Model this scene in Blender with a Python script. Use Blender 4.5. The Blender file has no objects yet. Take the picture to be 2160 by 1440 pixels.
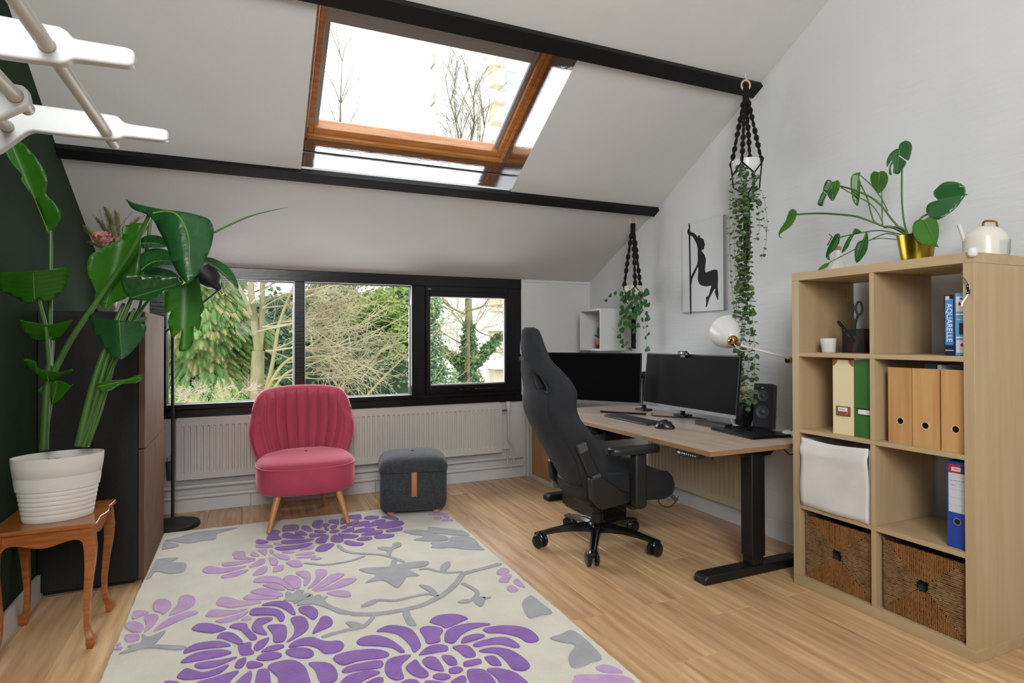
import bpy, math, random
from mathutils import Vector, Matrix, noise
random.seed(7)
V=Vector
S=bpy.context.scene; C=S.collection
# ---------------------------------------------------------------- camera
F_,YAW,PIT,ROL,CY,CH=1254.654,0.4188,0.0074,-0.0034,704.12,1.1807
def _basis():
    cy,sy=math.cos(YAW),math.sin(YAW); r=V((cy,-sy,0)); f=V((sy,cy,0)); u=V((0,0,1))
    f2=f*math.cos(PIT)+u*math.sin(PIT); u2=u*math.cos(PIT)-f*math.sin(PIT)
    return r*math.cos(ROL)+u2*math.sin(ROL), u2*math.cos(ROL)-r*math.sin(ROL), f2
BR,BU,BF=_basis(); CAM=V((0,0,CH))
cd=bpy.data.cameras.new('camera'); co=bpy.data.objects.new('camera',cd); C.objects.link(co)
cd.sensor_width=36; cd.lens=F_/2160*36; cd.shift_y=-(720-CY)/2160; cd.clip_start=.05; cd.clip_end=500
m=Matrix((BR,BU,-BF)).transposed().to_4x4(); m.translation=CAM; co.matrix_world=m; S.camera=co
# the photograph's sight lines, cut with a plane of the room, give real positions
def _ray(x,y): return BF+BR*((x-1080)/F_)-BU*((y-CY)/F_)
def _cut(x,y,a,val):
    d=_ray(x,y); return CAM+d*((val-CAM[a])/d[a])
def PX(x,y,X): return _cut(x,y,0,X)
def PY(x,y,Y): return _cut(x,y,1,Y)
def PZ(x,y,Z=0): return _cut(x,y,2,Z)
# ---------------------------------------------------------------- world, lights, exposure
S.view_settings.view_transform='Standard'; S.view_settings.look='None'
S.view_settings.exposure=0.08; S.view_settings.gamma=1; S.view_settings.use_curve_mapping=False
w=bpy.data.worlds.new('overcast sky'); S.world=w; w.use_nodes=True
nt=w.node_tree; bg=nt.nodes['Background']
tc=nt.nodes.new('ShaderNodeTexCoord'); sx=nt.nodes.new('ShaderNodeSeparateXYZ'); rp=nt.nodes.new('ShaderNodeValToRGB')
nt.links.new(tc.outputs['Generated'],sx.inputs[0]); nt.links.new(sx.outputs['Z'],rp.inputs[0]); nt.links.new(rp.outputs[0],bg.inputs[0])
rp.color_ramp.elements[0].position=0; rp.color_ramp.elements[0].color=(.86,.90,.95,1)
rp.color_ramp.elements[1].position=1; rp.color_ramp.elements[1].color=(.93,.96,1,1)
bg.inputs[1].default_value=3.2
def area(name,loc,target,sx,sy,power,col=(1,1,1)):
    l=bpy.data.lights.new(name,'AREA'); l.shape='RECTANGLE'; l.size=sx; l.size_y=sy; l.energy=power; l.color=col
    o=bpy.data.objects.new(name,l); C.objects.link(o); o.location=loc
    o.rotation_euler=(V(target)-V(loc)).to_track_quat('-Z','Y').to_euler(); return o
# added fill lamp, a large soft source behind and above the camera
area('fill_light',(-.45,-1.3,2.65),(1.6,3.4,1.2),1.6,1.8,165,(.985,.99,1))
# added lamp just outside the back window, strengthens the sky's light on the floor
area('window_fill',(.8,4.75,1.2),(.8,3,.7),2.4,.85,34,(.97,.985,1))
# the flash on top of the camera (its soft shadows of the rack fall on the slope)
l=bpy.data.lights.new('camera_flash','AREA'); l.shape='RECTANGLE'; l.size=.28; l.size_y=.20; l.energy=4.5; l.color=(1,.99,.98)
o=bpy.data.objects.new('camera_flash',l); C.objects.link(o); o.location=(-.02,-.06,1.34); o.rotation_euler=(V((.6,3,1.5))-o.location).to_track_quat('-Z','Y').to_euler()
# ---------------------------------------------------------------- helpers
def lin(c):
    if isinstance(c,str): c=[int(c[i:i+2],16)/255 for i in (0,2,4)]
    return tuple(x/12.92 if x<=.04045 else ((x+.055)/1.055)**2.4 for x in c)+(1,)
_m={}
def mat(name,col,rough=.5,metal=0,col2=None,nscale=8,stretch=(1,1,1),ramp=(.35,.65),bump=0,bscale=60,spec=.5,
        sheen=0,coat=0,vary=0,trans=0,sub=0,emit=0,detail=4,hue=0,bstretch=None,rvar=0):
    if name in _m: return _m[name]
    M=bpy.data.materials.new(name); M.use_nodes=True; t=M.node_tree; N=t.nodes; L=t.links
    b=N['Principled BSDF']; b.inputs['Base Color'].default_value=lin(col); b.inputs['Roughness'].default_value=rough
    b.inputs['Metallic'].default_value=metal; b.inputs['Specular IOR Level'].default_value=spec
    if sheen: b.inputs['Sheen Weight'].default_value=sheen; b.inputs['Sheen Roughness'].default_value=.45
    if coat: b.inputs['Coat Weight'].default_value=coat; b.inputs['Coat Roughness'].default_value=.08
    if trans: b.inputs['Transmission Weight'].default_value=trans
    if emit: b.inputs['Emission Color'].default_value=lin(col); b.inputs['Emission Strength'].default_value=emit
    M.diffuse_color=lin(col)
    tc=N.new('ShaderNodeTexCoord'); src=tc.outputs['Object']; oi=None
    if vary or (col2 is not None):
        oi=N.new('ShaderNodeObjectInfo')
        if vary:
            ad=N.new('ShaderNodeVectorMath'); ad.operation='ADD'; mu=N.new('ShaderNodeMath'); mu.operation='MULTIPLY'; mu.inputs[1].default_value=37
            L.new(oi.outputs['Random'],mu.inputs[0]); L.new(src,ad.inputs[0]); L.new(mu.outputs[0],ad.inputs[1]); src=ad.outputs[0]
    out=None
    if col2 is not None:
        mp=N.new('ShaderNodeMapping'); mp.inputs['Scale'].default_value=stretch; L.new(src,mp.inputs[0])
        n=N.new('ShaderNodeTexNoise'); n.inputs['Scale'].default_value=nscale; n.inputs['Detail'].default_value=detail; L.new(mp.outputs[0],n.inputs['Vector'])
        r=N.new('ShaderNodeValToRGB'); r.color_ramp.elements[0].position=ramp[0]; r.color_ramp.elements[1].position=ramp[1]
        r.color_ramp.elements[0].color=lin(col); r.color_ramp.elements[1].color=lin(col2); L.new(n.outputs['Fac'],r.inputs[0]); out=r.outputs[0]
        if rvar:
            mr=N.new('ShaderNodeMapRange'); mr.inputs['To Min'].default_value=rough-rvar; mr.inputs['To Max'].default_value=rough+rvar; L.new(n.outputs['Fac'],mr.inputs[0]); L.new(mr.outputs[0],b.inputs['Roughness'])
    if vary:
        hs=N.new('ShaderNodeHueSaturation'); mr=N.new('ShaderNodeMapRange'); mr.inputs['To Min'].default_value=1-vary; mr.inputs['To Max'].default_value=1+vary
        L.new(oi.outputs['Random'],mr.inputs[0]); L.new(mr.outputs[0],hs.inputs['Value'])
        if hue:
            m2=N.new('ShaderNodeMapRange'); m2.inputs['To Min'].default_value=.5-hue; m2.inputs['To Max'].default_value=.5+hue; L.new(oi.outputs['Random'],m2.inputs[0]); L.new(m2.outputs[0],hs.inputs['Hue'])
        if out: L.new(out,hs.inputs['Color'])
        else: hs.inputs['Color'].default_value=lin(col)
        out=hs.outputs[0]
    if out: L.new(out,b.inputs['Base Color'])
    if bump:
        n=N.new('ShaderNodeTexNoise'); n.inputs['Scale'].default_value=bscale; n.inputs['Detail'].default_value=3
        if bstretch:
            mp=N.new('ShaderNodeMapping'); mp.inputs['Scale'].default_value=bstretch; L.new(src,mp.inputs[0]); L.new(mp.outputs[0],n.inputs['Vector'])
        else: L.new(src,n.inputs['Vector'])
        bp=N.new('ShaderNodeBump'); bp.inputs['Strength'].default_value=bump; bp.inputs['Distance'].default_value=.01
        L.new(n.outputs['Fac'],bp.inputs['Height']); L.new(bp.outputs[0],b.inputs['Normal'])
    if sub:
        # thin leaves let light through
        tr=N.new('ShaderNodeBsdfTranslucent'); mx=N.new('ShaderNodeMixShader'); mx.inputs[0].default_value=sub
        if out: L.new(out,tr.inputs[0])
        else: tr.inputs[0].default_value=lin(col)
        o=N['Material Output']; L.new(b.outputs[0],mx.inputs[1]); L.new(tr.outputs[0],mx.inputs[2]); L.new(mx.outputs[0],o.inputs[0])
    _m[name]=M; return M
def glassmat(name,rough=0,col=(1,1,1)):
    # clear pane: passes light straight through, mirrors a little
    M=bpy.data.materials.new(name); M.use_nodes=True; t=M.node_tree; N=t.nodes; L=t.links; N.remove(N['Principled BSDF'])
    tr=N.new('ShaderNodeBsdfTransparent'); tr.inputs[0].default_value=col+(1,); gl=N.new('ShaderNodeBsdfGlossy'); gl.inputs['Roughness'].default_value=.02
    fr=N.new('ShaderNodeFresnel'); fr.inputs[0].default_value=1.12; mx=N.new('ShaderNodeMixShader')
    L.new(fr.outputs[0],mx.inputs[0]); L.new(tr.outputs[0],mx.inputs[1]); L.new(gl.outputs[0],mx.inputs[2]); L.new(mx.outputs[0],N['Material Output'].inputs[0]); return M
ORG={}
def link(o,parent=None):
    C.objects.link(o)
    if parent: o.parent=parent
    return o
def thing(name,loc,label,cat,group=None,rotz=0):
    o=bpy.data.objects.new(name,None); o.empty_display_size=.1; link(o); o.location=loc; o.rotation_euler=(0,0,rotz)
    ORG[o]=V(loc); return tag(o,label,cat,group)
def tag(o,label,cat,group=None,kind=None):
    if label: o['label']=label
    if cat: o['category']=cat
    if group: o['group']=group
    if kind: o['kind']=kind
    return o
class MB:
    def __init__(s): s.v=[]; s.f=[]
    def add(s,vs,fs):
        n=len(s.v); s.v+= [V(p) for p in vs]; s.f+=[tuple(i+n for i in f) for f in fs]; return s
    def hexa(s,p): return s.add(p,[(0,3,2,1),(4,5,6,7),(0,1,5,4),(1,2,6,5),(2,3,7,6),(3,0,4,7)])
    def box(s,x0,x1,y0,y1,z0,z1):
        if x0>x1:x0,x1=x1,x0
        if y0>y1:y0,y1=y1,y0
        if z0>z1:z0,z1=z1,z0
        return s.hexa([(x0,y0,z0),(x1,y0,z0),(x1,y1,z0),(x0,y1,z0),(x0,y0,z1),(x1,y0,z1),(x1,y1,z1),(x0,y1,z1)])
    def bar(s,a,b,w,h,up=(0,0,1)):
        a=V(a);b=V(b); d=(b-a).normalized(); u=V(up); r=d.cross(u).normalized()*w/2; u2=r.cross(d).normalized()*h/2
        return s.hexa([a-r-u2,a+r-u2,b+r-u2,b-r-u2,a-r+u2,a+r+u2,b+r+u2,b-r+u2])
    def tube(s,pts,r,n=10,caps=True,flat=None,closed=False):
        pts=[V(p) for p in pts]; k=len(pts); R=r if isinstance(r,(list,tuple)) else [r]*k
        ref=None; rings=[]
        for i,p in enumerate(pts):
            if closed: t=(pts[(i+1)%k]-pts[i-1]).normalized()
            else: t=(pts[min(i+1,k-1)]-pts[max(i-1,0)]).normalized()
            if ref is None: ref=V((0,0,1)) if abs(t.z)<.9 else V((1,0,0))
            a=(ref-t*ref.dot(t)).normalized(); ref=a; b=t.cross(a)
            fl=flat or (1,1)
            rings.append([p+(a*math.cos(j*2*math.pi/n)*fl[0]+b*math.sin(j*2*math.pi/n)*fl[1])*R[i] for j in range(n)])
        vs=[q for g in rings for q in g]; fs=[]
        for i in range(k if closed else k-1):
            i2=(i+1)%k
            for j in range(n): fs.append((i*n+j,i*n+(j+1)%n,i2*n+(j+1)%n,i2*n+j))
        if caps and not closed: fs+= [tuple(range(n-1,-1,-1)),tuple((k-1)*n+j for j in range(n))]
        return s.add(vs,fs)
    def cyl(s,a,b,r0,r1=None,n=16): return s.tube([a,b],[r0,r0 if r1 is None else r1],n)
    def lathe(s,prof,c=(0,0,0),n=32,sx=1,sy=1,axis=None,caps=(True,True)):
        vs=[];fs=[];c=V(c);k=len(prof)
        Q=V((0,0,1)).rotation_difference(V(axis)) if axis is not None else None
        for r,z in prof:
            for j in range(n):
                p=V((r*math.cos(j*2*math.pi/n)*sx,r*math.sin(j*2*math.pi/n)*sy,z))
                if Q: p=Q@p
                vs.append(c+p)
        for i in range(k-1):
            for j in range(n): fs.append((i*n+j,i*n+(j+1)%n,(i+1)*n+(j+1)%n,(i+1)*n+j))
        if caps[0]: fs.append(tuple(range(n-1,-1,-1)))
        if caps[1]: fs.append(tuple((k-1)*n+j for j in range(n)))
        return s.add(vs,fs)
    def prism(s,poly,vec):
        k=len(poly); vec=V(vec); vs=[V(p) for p in poly]+[V(p)+vec for p in poly]
        return s.add(vs,[tuple(range(k-1,-1,-1)),tuple(range(k,2*k))]+[(i,(i+1)%k,(i+1)%k+k,i+k) for i in range(k)])
    def grid(s,rows,closeu=False,closev=False):
        m=len(rows);n=len(rows[0]); fs=[]
        for i in range(m if closev else m-1):
            for j in range(n if closeu else n-1): fs.append((i*n+j,i*n+(j+1)%n,((i+1)%m)*n+(j+1)%n,((i+1)%m)*n+j))
        return s.add([p for r in rows for p in r],fs)
    def ball(s,c,r,n=12,sc=(1,1,1)):
        c=V(c); rows=[]
        for i in range(n//2+1):
            a=math.pi*i/(n//2); rr=max(math.sin(a),1e-4)
            rows.append([c+V((math.cos(j*2*math.pi/n)*rr*r*sc[0],math.sin(j*2*math.pi/n)*rr*r*sc[1],-math.cos(a)*r*sc[2])) for j in range(n)])
        return s.grid(rows,closeu=True)
    def leaf(s,base,mid,tip,up,w,n=7,fold=.18,shape='oval',wave=0,seed=0,droop=0):
        base,mid,tip,up=V(base),V(mid),V(tip),V(up)
        cols=[[] for _ in range(5)]
        for i in range(n+1):
            t=i/n; p=base*(1-t)**2+mid*2*t*(1-t)+tip*t*t
            d=((mid-base)*(1-t)+(tip-mid)*t).normalized(); side=d.cross(up)
            side=side.normalized() if side.length>1e-4 else V((1,0,0)); nn=side.cross(d).normalized()
            if shape=='oval': h=math.sin(math.pi*min(1,t**.8))**.75 if 0<t<1 else 0
            elif shape=='heart': h=(math.sin(math.pi*min(1,(t*.93+.07)**.55))**.8) if t<1 else 0
            elif shape=='long': h=math.sin(math.pi*t**.62)**.6 if 0<t<1 else 0
            elif shape=='spatula': h=math.sin(math.pi*min(1,t**1.3))**.7 if 0<t<1 else 0
            else: h=math.sin(math.pi*t)
            h=h*w/2+.0006; wv=wave*math.sin(t*9+seed)*w
            for k,u in enumerate((-1,-.5,0,.5,1)):
                q=p+side*h*u*(1-.25*fold*abs(u))+nn*(fold*abs(u)*h-droop*u*u*h)+nn*wv*u*u*(1 if u>0 else -.6)
                cols[k].append(q)
            if shape=='heart' and i==0:
                pass
        return s.grid(cols)
    def xf(s,M):
        s.v=[M@p for p in s.v]; return s
    def build(s,name,m,parent=None,label=None,bevel=0,smooth=35,local=False,sub=0,solid=0,seg=2):
        me=bpy.data.meshes.new(name); off=V((0,0,0))
        if parent is not None and not local:
            r=parent
            while r.parent: r=r.parent
            off=ORG.get(r,V((0,0,0)))
        me.from_pydata([tuple(p-off) for p in s.v],[],s.f); me.materials.append(m); me.validate()
        if smooth:
            me.polygons.foreach_set('use_smooth',[True]*len(me.polygons)); me.set_sharp_from_angle(angle=math.radians(smooth))
        o=bpy.data.objects.new(name,me); link(o,parent)
        if solid: q=o.modifiers.new('s','SOLIDIFY'); q.thickness=solid; q.offset=0
        if bevel: q=o.modifiers.new('b','BEVEL'); q.width=bevel; q.segments=seg; q.limit_method='ANGLE'; q.angle_limit=math.radians(40)
        if sub: q=o.modifiers.new('u','SUBSURF'); q.levels=sub; q.render_levels=sub
        if label: o['label']=label
        return o
def copyto(o,loc=None,parent=None,rot=None,label=None):
    c=o.copy(); link(c,parent)
    if loc is not None: c.location=loc
    if rot is not None: c.rotation_euler=rot
    if label: c['label']=label
    return c
def copytree(o,loc,label,rot=None):
    c=copyto(o,loc,None,rot,label); ORG[c]=V(loc)
    for ch in o.children:
        d=copyto(ch,None,c)
        for g in ch.children: copyto(g,None,d)
    return c
def bez(pts,n=12):
    # smooth curve through points
    pts=[V(p) for p in pts]; out=[]
    for i in range(len(pts)-1):
        p0=pts[max(i-1,0)];p1=pts[i];p2=pts[i+1];p3=pts[min(i+2,len(pts)-1)]
        for k in range(n):
            t=k/n; out.append(.5*((2*p1)+(p2-p0)*t+(2*p0-5*p1+4*p2-p3)*t*t+(3*p1-p0-3*p2+p3)*t**3))
    out.append(pts[-1]); return out
def text(s,size,M,m,parent,name='lettering',ext=.0004,label=None,align='CENTER'):
    cu=bpy.data.curves.new(name,'FONT'); cu.body=s; cu.size=size; cu.extrude=ext; cu.align_x=align; cu.align_y='CENTER'
    t=bpy.data.objects.new('t',cu); C.objects.link(t); dg=bpy.context.evaluated_depsgraph_get()
    me=bpy.data.meshes.new_from_object(t.evaluated_get(dg)); bpy.data.objects.remove(t)
    off=V((0,0,0)); r=parent
    if r:
        while r.parent: r=r.parent
        off=ORG.get(r,off)
    me.transform(Matrix.Translation(-off)@M); me.materials.clear(); me.materials.append(m)
    o=bpy.data.objects.new(name,me); link(o,parent)
    if label: o['label']=label
    return o
def frameM(o,x,y):
    x=V(x).normalized(); y=V(y).normalized(); z=x.cross(y); M=Matrix((x,y,z)).transposed().to_4x4(); M.translation=V(o); return M
# ---------------------------------------------------------------- room
L_,R_,D_=-.878,2.835,4.633; YB=-2.2
def cu(Y): return 4.2092-.5613*Y          # upper ceiling plane
ZK=cu(3.70); 
def cl(Y): return ZK+(Y-3.70)*(1.6835-ZK)/(D_-3.70)   # lower ceiling plane
UN=V((0,.5613,1)).normalized()            # outward normal of the upper slope
def CP(X,Y,h=0): return V((X,Y,cu(Y)))+UN*h
M_wall=mat('white_plaster','cdcdcc',.85,col2='c6c6c5',nscale=2,bump=.12,bscale=45)
M_wallr=mat('white_rough_plaster','d3d5d6',.8,col2='cdcfd0',nscale=2,bump=.25,bscale=14,bstretch=(1,.6,3.5))
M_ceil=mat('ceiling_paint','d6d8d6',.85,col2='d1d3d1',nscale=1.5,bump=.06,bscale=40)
M_green=mat('dark_green_paint','243524',.92,spec=.15,col2='202f20',nscale=3,bump=.05)
M_black=mat('black_lacquer','0b0b0c',.26,col2='101012',nscale=6,spec=.35,bump=.12,bscale=9,bstretch=(1,8,8))
M_trim=mat('white_trim','c9cac9',.45)
M_blackm=mat('black_satin_beam','111112',.5,spec=.25,bump=.1,bscale=12)
def struct(mb,name,m,**k):
    o=mb.build(name,m,**k); o['kind']='structure'; return o
fb=MB().box(L_-.1,R_+.1,YB,D_+.1,-.12,-.016)
floor=struct(fb,'floor',mat('joint_dark','3a2a1c',.9),smooth=0)
# oak planks, long side towards the window
M_oak=mat('oak_plank','dab78e',.34,col2='b28a62',nscale=3.2,stretch=(9,.75,1),ramp=(.3,.72),bump=.1,bscale=22,bstretch=(10,1,1),vary=.15,hue=.008,detail=8,rvar=.08)
def add_grain(M):
    t=M.node_tree; N=t.nodes; L=t.links; b=N['Principled BSDF']; src=b.inputs['Base Color'].links[0].from_socket
    vec=[n for n in N if n.type=='VECT_MATH'][0].outputs[0]
    mp=N.new('ShaderNodeMapping'); mp.inputs['Scale'].default_value=(7,.55,1); L.new(vec,mp.inputs[0])
    wv=N.new('ShaderNodeTexWave'); wv.bands_direction='X'; wv.inputs['Scale'].default_value=.8; wv.inputs['Distortion'].default_value=14; wv.inputs['Detail'].default_value=4; wv.inputs['Detail Scale'].default_value=1.2
    L.new(mp.outputs[0],wv.inputs['Vector']); r=N.new('ShaderNodeValToRGB'); r.color_ramp.elements[0].color=(.86,.80,.74,1); r.color_ramp.elements[1].color=(1.12,1.1,1.06,1)
    L.new(wv.outputs['Fac'],r.inputs[0]); mx=N.new('ShaderNodeMix'); mx.data_type='RGBA'; mx.blend_type='MULTIPLY'; mx.inputs[0].default_value=.6
    L.new(src,mx.inputs[6]); L.new(r.outputs[0],mx.inputs[7])
    # knots
    vo=N.new('ShaderNodeTexVoronoi'); vo.inputs['Scale'].default_value=1.5; m2=N.new('ShaderNodeMapping'); m2.inputs['Scale'].default_value=(1.6,.9,1); L.new(vec,m2.inputs[0]); L.new(m2.outputs[0],vo.inputs['Vector'])
    r2=N.new('ShaderNodeValToRGB'); r2.color_ramp.elements[0].position=.02; r2.color_ramp.elements[0].color=(.42,.33,.26,1); r2.color_ramp.elements[1].position=.09; r2.color_ramp.elements[1].color=(1,1,1,1)
    L.new(vo.outputs['Distance'],r2.inputs[0]); m3=N.new('ShaderNodeMix'); m3.data_type='RGBA'; m3.blend_type='MULTIPLY'; m3.inputs[0].default_value=.8
    L.new(mx.outputs[2],m3.inputs[6]); L.new(r2.outputs[0],m3.inputs[7]); L.new(m3.outputs[2],b.inputs['Base Color'])
add_grain(M_oak)
PW=.2053; rnd=random.Random(3)
i=0; x=-.648-PW*2
while x<R_+.05:
    y=-1.1-rnd.random()*1.2; a,b2=max(x,L_-.02),min(x+PW,R_+.02)
    while y<D_+.02:
        l=1.28; y1=min(y+l,D_+.02)
        if b2-a>.02 and y1>-.9:
            cx,cyy=(a+b2)/2,(y+y1)/2
            mb=MB().box(a-cx+.0006,b2-cx-.0006,y-cyy+.0006,y1-cyy-.0006,-.016,0)
            o=mb.build('floor_plank',M_oak,floor,bevel=.0012,seg=1,smooth=0); o.location=(cx,cyy,0)
        y+=l
    x+=PW
# walls
WB,WT,WX0,WX1=.646,1.686,-.598,2.147      # window opening
mb=MB().box(L_-.2,R_+.2,D_,D_+.22,-.1,WB)
mb.box(L_-.2,WX0,D_,D_+.22,WB,1.75).box(WX1,R_+.2,D_,D_+.22,WB,1.75).box(WX0,WX1,D_,D_+.22,WT,1.75)
struct(mb,'wall_back',M_wall,smooth=0)
def sidewall(x0,x1,name,m):
    pr=[(YB,-.1),(D_+.22,-.1),(D_+.22,cl(D_)-.02),(D_,cl(D_)),(3.70,ZK),(.2,cu(.2)),(YB,cu(.2))]
    pr=[(y,z+(.02 if z>1 else 0)) for y,z in pr]
    return struct(MB().prism([(x0,y,z) for y,z in pr],(x1-x0,0,0)),name,m,smooth=0)
sidewall(R_,R_+.15,'wall_right',M_wallr); sidewall(L_-.15,L_,'wall_left',M_green)
# ceiling, with the roof window cut out of the upper slope
SX0,SX1,SY0,SY1=.285,1.613,2.742,3.647
T=.03
def slab(mb,x0,x1,y0,y1,T=T,fn=None):
    fn=fn or (lambda X,Y,h:CP(X,Y,h)); mb.hexa([fn(x0,y0,0),fn(x1,y0,0),fn(x1,y1,0),fn(x0,y1,0),fn(x0,y0,T),fn(x1,y0,T),fn(x1,y1,T),fn(x0,y1,T)])
mb=MB(); slab(mb,L_-.1,R_+.1,.2,SY0); slab(mb,L_-.1,SX0,SY0,SY1); slab(mb,SX1,R_+.1,SY0,SY1); slab(mb,L_-.1,R_+.1,SY1,3.70)
struct(mb,'ceiling',M_ceil,smooth=0)
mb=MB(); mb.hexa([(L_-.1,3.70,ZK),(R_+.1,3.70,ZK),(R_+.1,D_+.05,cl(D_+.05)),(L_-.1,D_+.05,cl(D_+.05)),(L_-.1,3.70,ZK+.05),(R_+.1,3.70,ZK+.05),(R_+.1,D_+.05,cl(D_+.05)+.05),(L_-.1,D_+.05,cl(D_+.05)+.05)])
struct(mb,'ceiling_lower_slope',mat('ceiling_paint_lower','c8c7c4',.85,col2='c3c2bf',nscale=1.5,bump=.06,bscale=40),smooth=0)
MB_=MB().box(L_-.1,R_+.1,YB,.25,cu(.2),cu(.2)+.05); struct(MB_,'ceiling_rear',M_ceil,smooth=0); struct(MB().box(L_-.1,R_+.1,YB-.1,YB,-.1,cu(.2)+.1),'wall_front',M_wall,smooth=0)
# outer roof so that no light leaks past the slopes
mb=MB(); O=.20
for a in ((L_-.2,R_+.2,.2,SY0-.12),(L_-.2,SX0-.08,SY0-.12,SY1+.12),(SX1+.08,R_+.2,SY0-.12,SY1+.12),(L_-.2,R_+.2,SY1+.12,4.2)):
    slab(mb,a[0],a[1],a[2],a[3],.03,lambda X,Y,h:CP(X,Y,h+.375))
struct(mb,'roof',mat('roof_felt','4a4442',.9),smooth=0)
# roof beams
def beam(y,w,h,name):
    s=V((0,1,-.5613)).normalized()
    a=CP(0,y,0); mb=MB(); n=-UN*h
    q=[a+UN*.01,a+n,a+s*w+n,a+s*w+UN*.02]
    mb.prism([(L_,p.y,p.z) for p in q],(R_-L_,0,0))
    # rub the lower arris and flatten a few chips into it
    return struct(mb,name,M_blackm,bevel=.003)
beam(2.655,.092,.032,'trim_1'); beam(3.642,.075,.03,'trim_2')
# baseboards
def board(mb,name): return struct(mb,name,M_trim,bevel=.003)
bb=MB().box(L_,.02,D_-.018,D_,0,.105).box(.024,.9,D_-.015,D_,0,.105).box(.904,R_,D_-.018,D_,0,.105); board(bb,'baseboard_back')
board(MB().box(R_-.016,R_,-.5,D_,0,.115),'baseboard_right')
board(MB().box(L_,L_+.016,-.5,D_,0,.11),'baseboard_left')
# pipe boxing on the back wall right of the radiator
struct(MB().box(2.18,2.32,D_-.035,D_,0,WB+.1),'trim_3',M_wall,bevel=.004)
struct(MB().box(2.19,2.84,D_-.006,D_,1.665,1.69),'trim_4',M_trim,bevel=.002)
# window frame
FW=D_+.01
wf=MB()
wf.box(WX0,WX1,D_-.022,D_+.09,WB,.70).box(WX0,WX1,D_-.005,D_+.09,.70,.735).box(WX0,WX1,D_-.012,D_+.09,1.602,WT)   # sill rail, head
wf.box(WX0,-.500,D_-.005,D_+.09,.735,1.602).box(.316,.388,D_-.008,D_+.09,.735,1.602).box(1.19,1.30,D_-.008,D_+.09,.735,1.602).box(2.06,WX1,D_-.008,D_+.09,.735,1.602)
win=struct(wf,'window_1',M_black,bevel=.003)
mbs=MB()
for x0,x1,y in ((-.5,.316,0),(.388,1.19,0)):   # thin light glazing beads
    mbs.box(x0,x0+.008,D_+.045,D_+.06,.735,1.602).box(x1-.008,x1,D_+.045,D_+.06,.735,1.602).box(x0+.008,x1-.008,D_+.045,D_+.06,.735,.743).box(x0+.008,x1-.008,D_+.045,D_+.06,1.594,1.602)
mbs.build('glazing_bead',mat('grey_aluminium','9a9d9b',.35,metal=.7),win,label='thin grey metal glazing bead')
MB().box(-.5,.316,D_-.004,D_+.045,.735,.7365).box(.388,1.19,D_-.004,D_+.045,.735,.7365).build('sill_strip',mat('pale_sill','c0c4c4',.3),win,label='pale strip along the foot of the panes')
G=glassmat('window_glass')
for x0,x1 in ((-.492,.308),(.396,1.182)): MB().box(x0,x1,D_+.05,D_+.056,.743,1.594).build('pane',G,win,smooth=0)
# opening casement on the right
ca=MB(); y0=D_-.018
def ring(mb,x0,x1,z0,z1,w,y0,y1,wb=None,wt=None):
    wb=wb or w; wt=wt or w
    mb.box(x0,x0+w,y0,y1,z0,z1).box(x1-w,x1,y0,y1,z0,z1).box(x0+w,x1-w,y0,y1,z0,z0+wb).box(x0+w,x1-w,y0,y1,z1-wt,z1)
ring(ca,1.300,2.062,.735,1.604,.042,D_-.014,D_+.06,wb=.02,wt=.06)
sash=MB(); ring(sash,1.302,2.02,.742,1.56,.03,D_-.026,D_+.03,wb=.062,wt=.04)
s_=sash.build('casement',M_black,win,bevel=.004); ca.build('casement_rebate',M_black,win,bevel=.003)
MB().box(1.332,1.99,D_+.0,D_+.006,.804,1.52).build('pane',G,win,smooth=0)
mb=MB(); ring(mb,1.332,1.99,.803,1.521,.007,D_-.012,D_,wb=.010); mb.build('glazing_bead',_m['grey_aluminium'],win)
hb=MB().tube([(1.57,D_-.045,.765),(1.9,D_-.045,.765)],.006,8).box(1.60,1.64,D_-.05,D_-.026,.757,.775).box(1.86,1.89,D_-.05,D_-.026,.757,.775).box(1.66,1.7,D_-.052,D_-.03,.76,.778)
hb.build('casement_stay',mat('black_metal','1b1c1d',.3,metal=.6),win)
MB().box(1.325,1.347,D_-.018,D_-.012,1.575,1.583).build('vent_tab',mat('grey_plastic','8c8c8c',.4),win)
# ---------------------------------------------------------------- roof window
sk=MB(); JD=.28
def CPb(mb,x0,x1,y0,y1,h0,h1):
    mb.hexa([CP(x0,y0,h0),CP(x1,y0,h0),CP(x1,y1,h0),CP(x0,y1,h0),CP(x0,y0,h1),CP(x1,y0,h1),CP(x1,y1,h1),CP(x0,y1,h1)])
w0,w1=.300,1.606; ys=3.645
# linings: right jamb leans in, foot jamb leans out
sk.hexa([CP(SX1,SY0-.01,.003),CP(SX1+.02,SY0-.01,.003),CP(SX1+.02,SY1,0),CP(SX1,SY1,0),CP(w1,SY0-.14,JD),CP(w1+.05,SY0-.14,JD),CP(w1+.05,SY1+.03,JD),CP(w1,SY1+.03,JD)])
sk.hexa([CP(SX0-.02,SY0-.01,.003),CP(SX0,SY0-.01,.003),CP(SX0,SY1,0),CP(SX0-.02,SY1,0),CP(w0-.05,SY0-.14,JD),CP(w0,SY0-.14,JD),CP(w0,SY1+.03,JD),CP(w0-.05,SY1+.03,JD)])
sk.hexa([CP(SX0,SY1,0),CP(SX1,SY1,0),CP(SX1,SY1+.02,0),CP(SX0,SY1+.02,0),CP(w0-.02,SY1+.003,.15),CP(w1+.03,SY1+.003,.15),CP(w1+.03,ys+.02,.155),CP(w0-.02,ys+.02,.155)])
sk.hexa([CP(w0-.02,SY1-.005,.158),CP(w1+.025,SY1-.005,.158),CP(w1+.025,ys+.03,.165),CP(w0-.02,ys+.03,.165),CP(w0,SY1-.003,.29),CP(w1,SY1-.003,.29),CP(w1,ys+.04,JD),CP(w0,ys+.04,JD)])
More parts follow.
